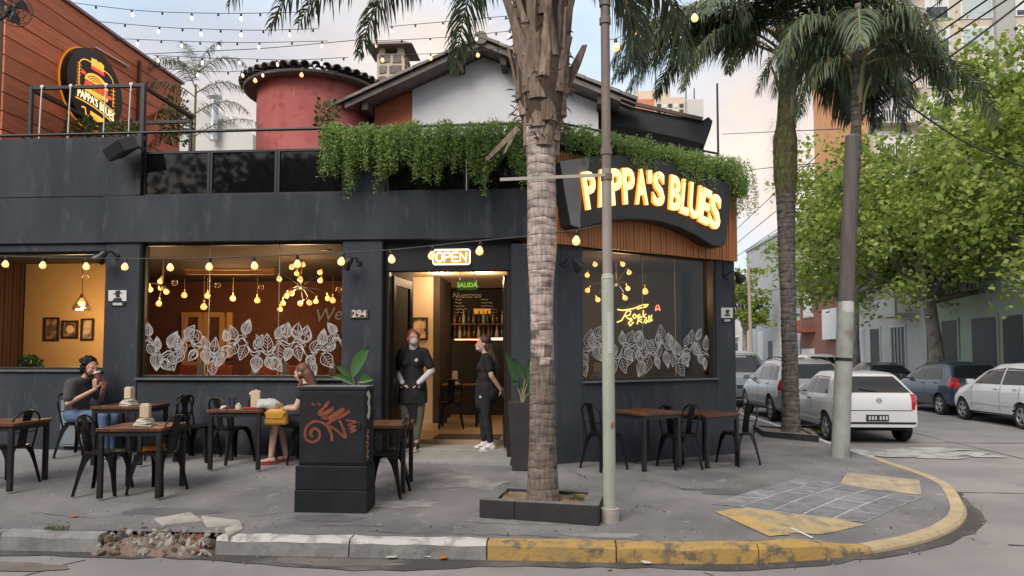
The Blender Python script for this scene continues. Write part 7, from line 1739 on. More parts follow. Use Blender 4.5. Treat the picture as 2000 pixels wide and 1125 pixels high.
def face_parts(t,f,s,M,mouth=True):
 for sx in(-1,1):
  mb=MB();mb.ball(f(sx*.031,.080,.006),(.013*s,.010*s,.008*s),10,6,M);part('eye',mb,eye_w,t,True,smooth=180)
  mb=MB();mb.ball(f(sx*.031,.0875,.006),(.0065*s,.004*s,.0065*s),8,6,M);part('pupil',mb,eye_d,t,True,smooth=180)
 if mouth:mb=MB();mb.cap(f(-.02,.090,-.060),f(.02,.090,-.060),.006*s,.006*s,8);part('lips',mb,lip_m,t,True,smooth=180)
VX=.0085
def body_core(mb,J,arms=True):
 """J: joints; one set of overlapping shapes that the voxel skin fuses into a single surface"""
 M=basis(J['fwd'])
 mb.cap(J['neck'],V(J['head'])+V((0,0,-.06)),.052,.050);mb.ball(J['chest'],(.155,.100,.185),14,10,M);mb.ball(J['belly'],(.128,.092,.15),14,10,M);mb.ball(J['pelvis'],(.158,.108,.12),14,10,M)
 mb.cap(J['chest'],J['pelvis'],.11,.12)
 for s_ in 'LR':
  mb.cap(J['neck'],J['sh'+s_],.046,.05);mb.cap(J['sh'+s_],J['el'+s_],.050,.038);mb.cap(J['el'+s_],J['wr'+s_],.038,.026)
  mb.cap(J['hip'+s_],J['kn'+s_],.082,.054);mb.cap(J['kn'+s_],V(J['kn'+s_]).lerp(V(J['an'+s_]),.35),.053,.052);mb.cap(V(J['kn'+s_]).lerp(V(J['an'+s_]),.35),J['an'+s_],.050,.034)
  a=V(J['an'+s_]);fd=V(J['ft'+s_]).normalized();mb.cap(a+V((0,0,-.045))-fd*.03,a+fd*.13+V((0,0,-.062)),.034,.024)
def shoe(t,a,fd,m,sole,s=1.0,stripe=None):
 a=V(a);fd=V(fd).normalized();x=V((fd.y,-fd.x,0));mb=MB();z0=a.z-.095;M=Matrix((x,fd,V((0,0,1)))).transposed()
 mb.ball(a+V((0,0,-.040))-fd*.030,(.042*s,.055*s,.052*s),12,8,M);mb.cap(a+V((0,0,-.050))+fd*.02,a+fd*.115+V((0,0,-.068)),.043*s,.034*s);mb.cap(a+fd*.02+V((0,0,-.02)),a-fd*.02+V((0,0,.01)),.040,.040)
 part('shoe',mb,m,t,True,remesh=.008,soft=3)
 mb=MB();n=18;pts=[]
 for i in range(n):an=2*PI*i/n;q=.046+(.004 if math.sin(an)>0 else-.004);pts.append(V((a.x,a.y,z0))+fd*(.045+.135*math.sin(an))+x*q*math.cos(an)*s)
 mb.prism(pts,(0,0,.026));part('shoe_sole',mb,sole,t,True,bevel=.006)
 if stripe:
  mb=MB()
  for k in range(3):
   for sx in(-1,1):c_=a+fd*(.02+.025*k)+x*sx*.0445+V((0,0,-.045));mb.bar(c_-fd*.012+V((0,0,-.026)),c_+fd*.008+V((0,0,.016)),.012,.004,x)
  part('shoe_stripe',mb,stripe,t,True)
  # red-haired waitress in the doorway
def place(px,py,z):p=atZ(px,py,z);return V((p.x,p.y,z))
B=place(806,880,.235);zk=atY(797,643,B.y).z-.235;k_=zk/1.68
t=thing('person','red haired waitress in face mask, black shirt over white sleeves, hands in apron pockets','person',tuple(B))
W1=lambda x,y,z:B+V((x,-y,z))*k_
J=dict(fwd=(.10,-1,0),head=W1(.0,.02,1.555),neck=W1(0,0,1.40),chest=W1(0,0,1.22),belly=W1(0,.01,1.05),pelvis=W1(0,0,.92),shL=W1(-.155,0,1.360),shR=W1(.16,0,1.360),elL=W1(-.255,-.03,1.10),elR=W1(.255,-.03,1.10),wrL=W1(-.135,.11,.955),wrR=W1(.12,.11,.955),hipL=W1(-.085,0,.90),hipR=W1(.085,0,.90),knL=W1(-.10,.03,.50),knR=W1(.085,.02,.50),anL=W1(-.095,0,.10),anR=W1(.055,.02,.10),ftL=(-.12,-1,0),ftR=(.05,-1,0))
mb=MB();body_core(mb,J);M,f=head(mb,J['head'],(.42,-1,-.03),k_)
hand(mb,J['wrL'],(.75,-.35,-.5),(0,.6,-.6),1,.25,.95);hand(mb,J['wrR'],(-.75,-.35,-.5),(0,.6,-.6),-1,.25,.95);part('body',mb,skin2_m,t,True,remesh=VX,soft=3)
face_parts(t,f,k_,M,False)
Mb=basis(J['fwd'])
mb=MB();mb.ball(J['chest']+V((0,0,.02)),(.178,.125,.19),14,10,Mb);mb.ball(J['belly'],(.16,.12,.2),14,10,Mb);mb.ball(W1(-.07,.085,1.21),(.075,.06,.07),10,8,Mb);mb.ball(W1(.07,.085,1.21),(.075,.06,.07),10,8,Mb);mb.cap(W1(0,0,1.1),W1(0,0,.92),.14,.165)
for s_ in 'LR':mb.cap(J['neck']+V((0,0,-.02)),J['sh'+s_],.058,.064);mb.cap(J['sh'+s_],V(J['sh'+s_]).lerp(V(J['el'+s_]),.72),.064,.070)
part('shirt',mb,black_cloth,t,True,remesh=.009,soft=4)
white_cl=mat('white_knit',(.66,.64,.66),.9,c2=(.58,.56,.58),scale=14,bump=.2,bscale=60)
mb=MB()
for s_ in 'LR':mb.cap(V(J['sh'+s_]).lerp(V(J['el'+s_]),.6),J['el'+s_],.055,.050);mb.cap(J['el'+s_],V(J['wr'+s_]).lerp(V(J['el'+s_]),-.12),.050,.040)
part('sleeves',mb,white_cl,t,True,remesh=.009,soft=3)
mb=MB();mb.cap(W1(0,.0,1.385),W1(0,.012,1.455),.066,.060,16);part('collar',mb,white_cl,t,True,smooth=60)
ap=MB();n=28;v_=[]
for j,(z,rx,ry)in enumerate([(1.0,.172,.135),(.92,.186,.150),(.82,.200,.158),(.70,.205,.160),(.66,.205,.160)]):
 for i in range(n):a=2*PI*i/n;w_=1+.03*math.sin(a*5+j);v_.append(W1(rx*math.cos(a)*w_,.01-ry*math.sin(a)*w_,z))
ap.add(v_,[(j*n+i,j*n+(i+1)%n,(j+1)*n+(i+1)%n,(j+1)*n+i)for j in range(4)for i in range(n)]);part('apron',ap,black_cloth,t,True,smooth=180)
mb=MB();mb.prism([W1(-.05,.165,.70),W1(.075,.165,.70),W1(.06,.13,.42),W1(-.015,.13,.42)],(0,.01,0));part('apron_tail',mb,black_cloth,t,True)
for x in(-.11,.10):mb=MB();mb.ball(W1(x,.148,.90),(.07,.012,.05),10,6,Mb);part('apron_pocket',mb,black_cloth,t,True,smooth=180)
khaki=mat('khaki_cloth',(.115,.120,.085),.9,c2=(.15,.155,.11),scale=6,bump=.4,bscale=18,bdist=.02)
mb=MB()
for s_ in 'LR':mb.cap(J['hip'+s_],J['kn'+s_],.10,.082);mb.cap(J['kn'+s_],V(J['an'+s_])+V((0,0,.10)),.080,.058);mb.ball(V(J['kn'+s_])+V((-.07 if s_=='L' else .07,0,.12)),(.022,.06,.07),8,6)
part('trousers',mb,khaki,t,True,remesh=.009,soft=4)
blk_shoe=mat('shoe_black',(.02,.02,.025),.6);wh_sole=mat('sole_white',(.55,.54,.52),.7)
for s_ in 'LR':shoe(t,V(J['an'+s_])+V((0,0,-.005)),J['ft'+s_],blk_shoe,wh_sole)
mb=MB();mb.ball(f(0,.066,-.045),(.058*k_,.052*k_,.056*k_),14,10,M);part('face_mask',mb,mat('mask_pale',(.66,.52,.52),.8),t,True,smooth=180)
red_h=mat('red_hair',(.26,.060,.028),.55,c2=(.36,.10,.045),scale=10,stretch=(7,7,1),bump=.5,bscale=20)
mb=MB();mb.ball(f(0,-.026,.042),(.086*k_,.098*k_,.092*k_),14,10,M);mb.ball(f(-.055,-.03,-.03),(.04*k_,.07*k_,.085*k_),10,8,M);mb.ball(f(.055,-.045,-.03),(.032*k_,.06*k_,.08*k_),10,8,M);mb.ball(f(-.03,-.10,-.06),(.07,.06,.09),10,8,M);mb.cap(f(-.05,-.11,-.06),f(-.10,-.12,-.16),.045,.03);mb.cap(f(-.03,.07,.085),f(-.075,.03,.03),.02,.018)
part('hair',mb,red_h,t,True,remesh=.008,soft=2)
mb=MB();mb.ball(W1(.075,.152,1.25),(.026,.006,.028),10,8,Mb);part('shirt_badge',mb,mat('badge_pale',(.55,.45,.42),.7),t,True,smooth=180)
# long-haired waitress in profile
B2=place(951,880,.235);zk=atY(945,655,B2 .y).z-.235;k2=zk/1.62
t=thing('person','long haired waitress in black seen from the side, white trainers, hands behind her back','person',tuple(B2))
W2=lambda x,y,z:B2+V((x,-y,z))*k2
J=dict(fwd=(-1,-.05,0),head=W2(-.055,0,1.50),neck=W2(-.015,0,1.355),chest=W2(.0,0,1.18),belly=W2(-.015,0,1.02),pelvis=W2(.0,0,.90),shL=W2(.01,.165,1.30),shR=W2(.01,-.165,1.30),elL=W2(.085,.20,1.05),elR=W2(.08,-.19,1.05),wrL=W2(.205,.12,.86),wrR=W2(.20,-.07,.86),hipL=W2(0,.085,.88),hipR=W2(0,-.085,.88),knL=W2(-.0,.085,.48),knR=W2(-.055,-.08,.49),anL=W2(.055,.09,.10),anR=W2(-.05,-.08,.10),ftL=(-1,-.25,0),ftR=(-1,-.1,0))
mb=MB();body_core(mb,J);M,f=head(mb,J['head'],(-1,-.12,-.02),k2)
hand(mb,J['wrL'],(.3,.55,-.6),(-.5,.5,0),1,.5,.95);hand(mb,J['wrR'],(.3,-.55,-.6),(-.5,-.5,0),-1,.5,.95);part('body',mb,skin2_m,t,True,remesh=VX,soft=3);face_parts(t,f,k2,M,False)
Mb=basis(J['fwd'])
mb=MB();mb.ball(J['chest'],(.175,.125,.19),14,10,Mb);mb.ball(J['belly'],(.155,.125,.19),14,10,Mb);mb.ball(W2(-.085,.07,1.17),(.06,.07,.07),10,8);mb.ball(W2(-.085,-.07,1.17),(.06,.07,.07),10,8);mb.ball(W2(.01,0,.88),(.17,.15,.15),12,9,Mb)
for s_ in 'LR':mb.cap(J['neck']+V((0,0,-.03)),J['sh'+s_],.062,.068);mb.cap(J['sh'+s_],V(J['sh'+s_]).lerp(V(J['el'+s_]),.62),.068,.062)
part('shirt',mb,black_cloth,t,True,remesh=.009,soft=4)
mb=MB();mb.ball(W2(.03,0,.80),(.175,.155,.17),14,10,Mb);mb.cap(W2(-.03,0,.92),W2(-.04,0,.66),.14,.13);part('apron',mb,black_cloth,t,True,remesh=.01,soft=4)
mb=MB()
for s_ in 'LR':mb.cap(J['hip'+s_],J['kn'+s_],.096,.070);mb.cap(J['kn'+s_],V(J['kn'+s_]).lerp(V(J['an'+s_]),.35),.068,.066);mb.cap(V(J['kn'+s_]).lerp(V(J['an'+s_]),.35),V(J['an'+s_])+V((0,0,.05)),.064,.046)
part('leggings',mb,black_cloth,t,True,remesh=.009,soft=3)
for s_ in 'LR':shoe(t,V(J['an'+s_])+V((0,0,-.005)),J['ft'+s_],mat('trainer_white',(.68,.68,.70),.6)if s_=='L' else MATS['trainer_white'],wh_sole,1.05,mat('stripe_grey',(.12,.12,.14),.6)if s_=='L' else MATS['stripe_grey'])
brown_h=mat('brown_hair',(.040,.022,.015),.5,c2=(.075,.040,.026),scale=10,stretch=(8,8,1),bump=.5,bscale=20)
mb=MB();mb.ball(f(0,-.028,.040),(.086*k2,.096*k2,.092*k2),14,10,M);mb.ball(f(0,-.06,-.05),(.085,.06,.10),12,9,M);mb.cap(f(0,-.075,-.04),W2(.115,0,1.15),.075,.082);mb.cap(W2(.115,0,1.15),W2(.15,.0,.92),.080,.045)
for k in range(9):y=-.08+.02*k;mb.cap(W2(.10,y,1.25),W2(.155+.01*(k%3),y*.9,.90-.02*(k%4)),.028,.012)
part('hair',mb,brown_h,t,True,remesh=.009,soft=2)
mb=MB();mb.ball(f(0,.070,-.066),(.050*k2,.036*k2,.030*k2),12,8,M);part('face_mask',mb,mat('mask_white',(.68,.62,.60),.8),t,True,smooth=180)
mb=MB();mb.obox(W2(-.07,.135,.76),(.05,.006,.03));part('name_tag',mb,white_p,t,True)
# man drinking at the wall table
ml=V(MANC.location);gz_=ml.z
t=thing('person','seated bearded man in dark grey T-shirt and jeans drinking from a paper cup','person',tuple(ml))
W3=lambda x,y,z:ml+V((x,-y,z))
J=dict(fwd=(1,-.12,0),head=W3(.115,.03,1.185),neck=W3(.02,.0,1.03),chest=W3(-.05,0,.86),belly=W3(-.075,0,.70),pelvis=W3(-.08,0,.57),shL=W3(-.02,-.19,.975),shR=W3(-.03,.195,.97),elL=W3(.10,-.23,.74),elR=W3(-.01,.27,.72),wrL=W3(.265,-.05,.93),wrR=W3(.245,.10,.90),hipL=W3(-.05,-.10,.54),hipR=W3(-.05,.10,.54),knL=W3(.40,-.13,.54),knR=W3(.40,.13,.54),anL=W3(.36,-.13,.10),anR=W3(.42,.12,.10),ftL=(1,.1,0),ftR=(1,-.1,0))
mb=MB();body_core(mb,J);M,f=head(mb,J['head'],(1,-.38,-.16),1.04)
cupc=f(0,.165,-.085)+V((0,0,-.005))
hand(mb,J['wrR'],(cupc-J['wrR'])*1+V((-.02,-.05,.0)),(0.1,.9,.1),1,.62);hand(mb,J['wrL'],(cupc-J['wrL'])+V((-.02,.06,.0)),(.1,-.9,.1),-1,.62)
part('body',mb,skin_m,t,True,remesh=VX,soft=2);face_parts(t,f,1.04,M,False)
Mb=basis(J['fwd']);grey_t=mat('charcoal_cloth',(.055,.055,.060),.9,c2=(.075,.075,.08),scale=7,bump=.35,bscale=20,bdist=.02)
mb=MB();mb.ball(J['chest'],(.195,.135,.20),14,10,Mb);mb.ball(J['belly'],(.165,.135,.18),14,10,Mb);mb.cap(W3(-.06,0,.75),W3(-.08,0,.57),.14,.155)
for s_ in 'LR':mb.cap(J['neck']+V((0,0,-.03)),J['sh'+s_],.07,.078);mb.cap(J['sh'+s_],V(J['sh'+s_]).lerp(V(J['el'+s_]),.70),.078,.074)
part('shirt',mb,grey_t,t,True,remesh=.009,soft=4)
jean=mat('blue_denim',(.075,.12,.22),.9,c2=(.11,.165,.28),scale=7,bump=.3,bscale=30)
mb=MB();mb.ball(J['pelvis']+V((0,0,-.02)),(.18,.14,.12),12,9,Mb)
for s_ in 'LR':mb.cap(J['hip'+s_],J['kn'+s_],.10,.078);mb.cap(J['kn'+s_],V(J['an'+s_])+V((0,0,.0)),.076,.058)
part('jeans',mb,jean,t,True,remesh=.009,soft=3)
for s_ in 'LR':shoe(t,V(J['an'+s_])+V((0,0,-.005)),J['ft'+s_],blk_shoe,wh_sole)
dark_h=mat('black_hair',(.008,.006,.005),.6,spec=.2,c2=(.018,.013,.010),scale=14,stretch=(5,5,2),bump=.6,bscale=24)
mb=MB();mb.ball(f(0,-.030,.046),(.088,.102,.096),14,10,M);mb.ball(f(.066,-.035,.0),(.030,.055,.06),10,8,M);mb.ball(f(-.066,-.035,.0),(.030,.055,.06),10,8,M);mb.ball(f(0,-.095,-.02),(.078,.055,.092),10,8,M)
rnd=random.Random(8)
for k in range(60):a=rnd.uniform(0,6.28);b=rnd.uniform(.1,1.45);d=V((math.cos(a)*math.sin(b),math.sin(a)*math.sin(b)-.3,math.cos(b)));p=V(f(0,-.02,.04))+M@(V((d.x*.092,d.y*.106,d.z*.098)));mb.ball(p,.016+.014*rnd.random(),7,5)
part('hair',mb,dark_h,t,True,remesh=.008,soft=1)
mb=MB();mb.ball(f(0,.034,-.082),(.060,.055,.040),12,8,M);mb.cap(f(-.066,.0,-.01),f(-.056,.02,-.07),.012,.02);mb.cap(f(.066,.0,-.01),f(.056,.02,-.07),.012,.02);mb.cap(f(-.024,.083,-.043),f(.024,.083,-.043),.008,.008)
part('beard',mb,mat('dark_beard',(.045,.028,.02),.7),t,True,remesh=.007,soft=2)
cup=thing('paper_cup','brown paper cup with a white lid at the seated man\'s mouth','cup',tuple(cupc));ca=(V((-.35,.12,1))).normalized();Mc=ca.to_track_quat('Z','Y').to_matrix()
mb=MB();mb.lathe([(.029,-.06),(.040,.045)],18,cupc,Mc);part('sleeve',mb,mat('cup_brown',(.17,.055,.028),.7),cup,True,smooth=40)
mb=MB();mb.lathe([(.043,.0455),(.043,.054),(.038,.064),(.036,.064)],18,cupc,Mc);part('lid',mb,white_p,cup,True,smooth=40)
# woman mostly hidden behind the cabinet
wl=V(WOMC.location)
t=thing('person','seated woman mostly hidden by the utility cabinet, bare legs and sandals showing','person',tuple(wl))
W4=lambda x,y,z:wl+V((x,-y,z))
J=dict(fwd=(-1,-.1,0),head=W4(-.10,0,1.17),neck=W4(-.04,.0,1.02),chest=W4(.02,0,.86),belly=W4(.05,0,.70),pelvis=W4(.06,0,.57),shL=W4(.0,.17,.965),shR=W4(0,-.17,.965),elL=W4(-.10,.21,.72),elR=W4(-.1,-.2,.72),wrL=W4(-.29,.13,.70),wrR=W4(-.3,-.05,.72),hipL=W4(.05,.09,.54),hipR=W4(.05,-.09,.54),knL=W4(-.40,.13,.55),knR=W4(-.41,-.06,.54),anL=W4(-.43,.17,.10),anR=W4(-.32,-.04,.10),ftL=(-1,-.35,0),ftR=(-1,-.05,0))
mb=MB();body_core(mb,J);M,f=head(mb,J['head'],(-1,.2,-.2),1.0);hand(mb,J['wrL'],(-1,.1,-.1),(0,0,-1),1,.4,.92);hand(mb,J['wrR'],(-1,-.1,-.1),(0,0,-1),-1,.4,.92);part('body',mb,skin2_m,t,True,remesh=VX,soft=3);face_parts(t,f,1,M)
Mb=basis(J['fwd']);mb=MB();mb.ball(J['chest'],(.175,.12,.19),14,10,Mb);mb.ball(J['belly'],(.15,.12,.19),14,10,Mb);mb.ball(J['pelvis'],(.18,.14,.13),12,9,Mb)
for s_ in 'LR':mb.cap(J['neck']+V((0,0,-.03)),J['sh'+s_],.06,.064);mb.cap(J['sh'+s_],V(J['sh'+s_]).lerp(V(J['el'+s_]),.4),.064,.06);mb.cap(J['hip'+s_],V(J['hip'+s_]).lerp(V(J['kn'+s_]),.72),.105,.085)
part('dress',mb,black_cloth,t,True,remesh=.009,soft=4)
mb=MB();mb.ball(f(0,-.026,.042),(.086,.098,.092),14,10,M);mb.cap(f(0,-.08,-.02),W4(.06,.02,1.0),.075,.06);mb.cap(f(.06,.0,-.03),W4(-.10,.12,.98),.035,.02);mb.cap(f(-.06,.0,-.03),W4(-.10,-.12,.98),.035,.02);part('hair',mb,mat('auburn_hair',(.10,.045,.03),.55,c2=(.15,.07,.045),scale=10,stretch=(8,8,1)),t,True,remesh=.009,soft=2)
san=mat('sandal_red',(.36,.06,.045),.6)
for s_ in 'LR':
 a=V(J['an'+s_]);fd=V(J['ft'+s_]).normalized();x=V((fd.y,-fd.x,0));mb=MB();pts=[V((a.x,a.y,a.z-.10))+fd*(.045+.13*math.sin(q))+x*.043*math.cos(q)for q in[2*PI*i/16 for i in range(16)]];mb.prism(pts,(0,0,.016))
 for o_,h_ in((.10,.035),(.02,.06)):c_=a+fd*o_;mb.tube([c_+x*.042*math.cos(q)+V((0,0,-.09+h_*math.sin(q)))for q in[PI*i/8 for i in range(9)]],.006,5)
 part('sandal',mb,san,t,True)
 # what shows through the windows
bulb_in=mat('filament_bulb',(1,.6,.2),.2,emit=(1.0,.42,.13),es=.85);cord_m=mat('cord_tan',(.25,.16,.07),.7)
mb=MB();mb.lathe([(.014,.0),(.034,-.02),(.054,-.055),(.056,-.08),(.040,-.11),(.008,-.122)],12);bulbin_me=mb.mesh('bulb',bulb_in,180)
mb=MB();mb.lathe([(.018,.055),(.02,.0),(.016,-.005)],10);sockin_me=mb.mesh('socket',MATS['brass'],40)
def cluster(label,pts,hub,grp,sc_=1.0,light=None):
 """ring chandelier: bulbs on arms from a central hub"""
 t=thing('chandelier',label,'chandelier',tuple(hub),0,grp);mb=MB();mb.cyl(hub,V((hub.x,hub.y,3.19)),.008,.008,6);part('cord',mb,cord_m,t,True)
 mb=MB();mb.ball(hub,.05,10,8);part('hub',mb,black_metal,t,True,smooth=180)
 for p in pts:
  mb=MB();mb.tube([hub,hub.lerp(p,.6)+V((0,0,.05)),p+V((0,0,.05))],.006,5);part('arm',mb,black_metal,t,True)
  s_=link('socket',sockin_me,t,p-hub);b_2=link('bulb',bulbin_me,s_);s_.scale=(sc_,)*3;s_.rotation_euler=(random.gauss(0,.3),random.gauss(0,.3),0)
 if light:l=point_light('chandelier_light',hub+V((0,-.12,-.12)),light,(1.0,.62,.30),.22);l.parent=t;l.location=(0,-.12,-.14)
 return t
P=lambda px,py,Y:atY(px,py,Y)
hub=P(588,560,11.6)
cluster('big cluster of amber bulbs seen through the right part of the middle window',[V((p.x,11.6+dy,p.z))for p,dy in[(P(px,py,11.6),d_)for px,py,d_ in[(583,508,.2),(583,520,-.25),(568,524,.3),(620,524,.2),(549,540,-.1),(600,543,-.3),(624,541,.1),(556,571,.1),(586,571,-.3),(628,574,.3),(561,588,-.2),(595,590,-.1),(612,588,-.25),(606,580,.3),(533,596,.3)]]],hub,None,.78,48)
hub=P(318,560,11.3)
cluster('small cluster of amber bulbs at the left end of the middle window',[V((p.x,11.3+dy,p.z))for p,dy in[(P(px,py,11.3),d_)for px,py,d_ in[(308,542,.1),(299,560,-.1),(309,562,.2),(299,554,.25),(318,588,-.1)]]],hub,None,.80,18)
hub=V(P(1205,552,11.9))+V((0,.15,0))
cluster('ring of amber bulbs in the corner window behind the lamp post',[V((p.x,11.9+dy,p.z))for p,dy in[(P(px,py,11.9),d_)for px,py,d_ in[(1161,511,0),(1214,510,.1),(1148,531,.1),(1226,528,-.1),(1150,562,0),(1227,556,.2),(1165,580,.1),(1218,578,-.1),(1190,500,.2),(1188,590,.2)]]],hub,None,.72,18)
def pendant(px,py,Y,label,shade=False,grp=None,energy=None,es=1.0):
 p=P(px,py,Y);t=thing('pendant_lamp',label,'lamp',tuple(p),0,grp);mb=MB();mb.cyl(p+V((0,0,.06)),V((p.x,p.y,3.1)),.006,.006,5);part('cord',mb,cord_m,t,True)
 s_=link('socket',sockin_me,t);b_2=link('bulb',bulbin_me,s_)
 if shade:mb=MB();mb.lathe([(.02,.06),(.03,.03),(.06,-.02),(.13,-.14),(.135,-.19),(.11,-.205)],20,p,None,False);part('glass_shade',mb,glass('shade_glass',(.95,.92,.86),.5),t,True,smooth=60)
 if energy:l=point_light('pendant_light',p,energy,(1.0,.66,.34),.1);l.parent=t;l.location=(0,-.1,-.3)
 return t
pendant(160,582,11.0,'amber bulb in a clear glass shade hanging in the ochre corner',True,None,40)
pendant(398,592,12.4,'round amber pendant in front of the far door behind the middle window')
pendant(874,590,14.6,'amber pendant hanging before the menu board inside the doorway',False,None,12)
pendant(1260,562,12.9,'pale pendant bulb above the pink script in the corner window')
for k,(px,py)in enumerate([(360,570),(405,571),(455,576),(503,580),(650,580)]):  # pendants added in place of a row of small light reflections
 pendant(px,py,13.6,['small amber bulb left of the far door frame','small amber bulb over the middle of the far door','small amber bulb over the right edge of the far door','small amber bulb between the far door and the big cluster','small amber bulb right of the big cluster'][k],False,'row of small bulbs at the back of the dining room')
beam_m=mat('oak_beam',(.40,.23,.10),.7,c2=(.30,.16,.07),scale=4,stretch=(1,6,6))
def beam(a,b,label):mb=MB();mb.bar(a,b,.10,.07);solo('ceiling_beam',mb,beam_m,label,'beam',None,bevel=.006)
beam(P(302,484,11.0),P(385,500,12.6),'short oak beam running back under the ceiling, upper left of the middle window')
beam(P(360,524,12.9),P(536,524,12.9),'long level oak beam across the middle window interior')
beam(P(365,533,13.2),P(536,533,13.2),'thin second oak beam just below the long level one')
beam(P(590,490,11.5),P(640,484,10.6),'short oak beam in the upper right of the middle window')
pic_f=mat('picture_frame',(.035,.018,.01),.5);pic_a=[mat('photo_warm',(.50,.30,.13),.7,c2=(.10,.05,.025),scale=5,lo=.40,hi=.56,detail=3),mat('photo_pale',(.10,.05,.02),.7,c2=(.62,.46,.28),scale=4,lo=.42,hi=.55,detail=2)]
def picture(px0,py0,px1,py1,Y,label,k=0,grp=None):
 a,b=P(px0,py0,Y),P(px1,py1,Y);t=thing('wall_picture',label,'picture',(a.x,Y,b.z),0,grp);w_=.035
 for(x0,x1,z0,z1)in[(a.x,b.x,a.z-w_,a.z),(a.x,b.x,b.z,b.z+w_),(a.x,a.x+w_,b.z+w_,a.z-w_),(b.x-w_,b.x,b.z+w_,a.z-w_)]:mb=MB();mb.box(x0,x1,Y-.035,Y-.002,z0,z1);part('frame',mb,pic_f,t,True)
 mb=MB();mb.box(a.x+w_,b.x-w_,Y-.015,Y-.003,b.z+w_,a.z-w_);part('print',mb,pic_a[k],t,True);return t,a,b
picture(88,620,116,666,12.0,'tall framed picture, left of three on the ochre wall',0,'three framed pictures on the ochre wall');t,a,b=picture(122,626,153,661,12.0,'square framed picture, middle of three on the ochre wall',0,'three framed pictures on the ochre wall');picture(160,622,184,665,12.0,'narrow framed picture, right of three on the ochre wall',1,'three framed pictures on the ochre wall')
mb=MB();mb.ball(((a.x+b.x)/2,11.984,(a.z+b.z)/2),(.075,.004,.07),14,8);part('cup_motif',mb,mat('motif_cream',(.70,.52,.32),.7),t,True,smooth=180)
picture(803,620,836,664,13.2,'black framed picture of figures on the cream passage wall',1)
c_=P(60,712,10.2);leafball('potted_herb',c_,(.14,.10,.13),260,'small dark green plant on the inner sill of the ochre window',(.05,.09),(MATS['broad_leaf'],))
mb=MB();q=P(46,722,10.2);mb.lathe([(.05,0),(.06,.13),(.05,.13),(.001,.11)],14,(q.x+.05,10.2,1.40));solo('herb_pot',mb,nap_m,'pale little pot of the plant on the inner sill','pot',smooth=40)
ctr=mat('counter_wood',(.16,.065,.03),.5,c2=(.11,.045,.02),scale=4,stretch=(1,7,1))
mb=MB();mb.box(-5.86,-3.05,9.95,10.35,1.20,1.245);o=solo('window_counter',mb,ctr,'narrow wooden counter along the inside of the middle window','counter',bevel=.005)
for px,lab in[(393,'left of the far door'),(498,'below the leaf print centre'),(556,'left of the big bulb cluster'),(600,'under the big bulb cluster'),(650,'next to the number pillar')]:
 x=P(px,730,10.15).x;napkins(V((x,10.15,1.246)),10,'napkin stack on the inner counter of the middle window, '+lab)
mb=MB();mb.prism([ch(.46,1.20,-.3),ch(2.95,1.20,-.3),ch(2.95,1.20,-.65),ch(.46,1.20,-.65)],(0,0,.04));solo('window_counter',mb,ctr,'narrow wooden counter along the inside of the corner window','counter')
napkins(V((*chpx(1167,735,-.45).xy,1.241)),20,'napkin stack in the corner window left of the lamp post')
fd_=thing('wall_door','orange lit glazed double door at the back of the dining room','door',tuple(P(398,717,15.15)))
fram=mat('door_orange',(.62,.36,.15),.6,c2=(.54,.3,.12),scale=3)
for(a0,a1)in[(356,396),(399,438)]:
 for(x0,y0,x1,y1)in[(a0,610,a1,619),(a0,706,a1,717),(a0,619,a0+8,706),(a1-8,619,a1,706),(a0+8,672,a1-8,678)]:
  a,b=P(x0,y0,15.15),P(x1,y1,15.15);mb=MB();mb.box(a.x,b.x,15.12,15.19,b.z,a.z);part('stile',mb,fram,fd_,True)
a,b=P(444,610,15.15),P(452,700,15.15);mb=MB();mb.box(a.x,b.x,15.12,15.19,b.z,a.z);part('stile',mb,fram,fd_,True)
mb=text_mesh('Wel',.26,0,0);placed(mb,P(647,615,YF+.115),(1,0,.1),(.18,0,1),(0,-1,0));mb.v=[(min(x,-3.04),YF+.115,z)for x,y,z in mb.v];part('glass_lettering',mb,mat('gold_print',(.13,.09,.05),.6),w2,True)
nw=thing('neon_script','yellow neon script reading Rock and Roll in the corner window','neon sign',tuple(chpx(1240,632,-.9)))
neon_y=mat('neon_yellow',(1,.8,.3),.3,emit=(1.0,.60,.14),es=1.6);neon_pink=mat('neon_red',(1,.3,.2),.3,emit=(1.0,.25,.10),es=1.2)
NP=lambda x,y:chpx(960+x/2.8115,400+y/2.8125,-.9)
for st in[[(692,575),(720,580),(780,570),(830,550),(860,548),(850,560),(800,572)],[(690,645),(715,635),(735,600),(745,580),(765,585),(760,605),(735,612),(750,625),(770,628)],[(785,600),(775,612),(785,625),(797,612),(785,600)],[(815,602),(803,608),(805,624),(822,618)],[(835,580),(828,626)],[(848,600),(832,612),(852,622)],[(770,640),(758,630),(765,622),(772,632),(752,650),(760,665),(780,645)],[(800,655),(810,615),(830,612),(828,630),(808,634),(832,650)],[(845,630),(838,642),(848,650),(856,638),(845,630)],[(866,608),(860,645),(872,640)],[(880,605),(872,640),(885,632)]]:
 mb=MB();mb.tube([NP(x,y)for x,y in st],.008,6);part('tube',mb,neon_y,nw,True,smooth=60)
mb=MB();q=[(x,y)for x,y in[(900,580),(905,555),(915,550),(922,565),(925,582),(912,570),(900,582)]];mb.tube([NP(x,y)for x,y in q],.007,6);solo('neon_motif',mb,neon_pink,'small red neon flame beside the yellow script','neon sign',smooth=60)
mb=MB();mb.prism([NP(680,680)-CHN*.03,NP(900,680)-CHN*.03,NP(900,540)-CHN*.03,NP(680,540)-CHN*.03],-CHN*.01);part('backing',mb,olive_wall,nw,True)
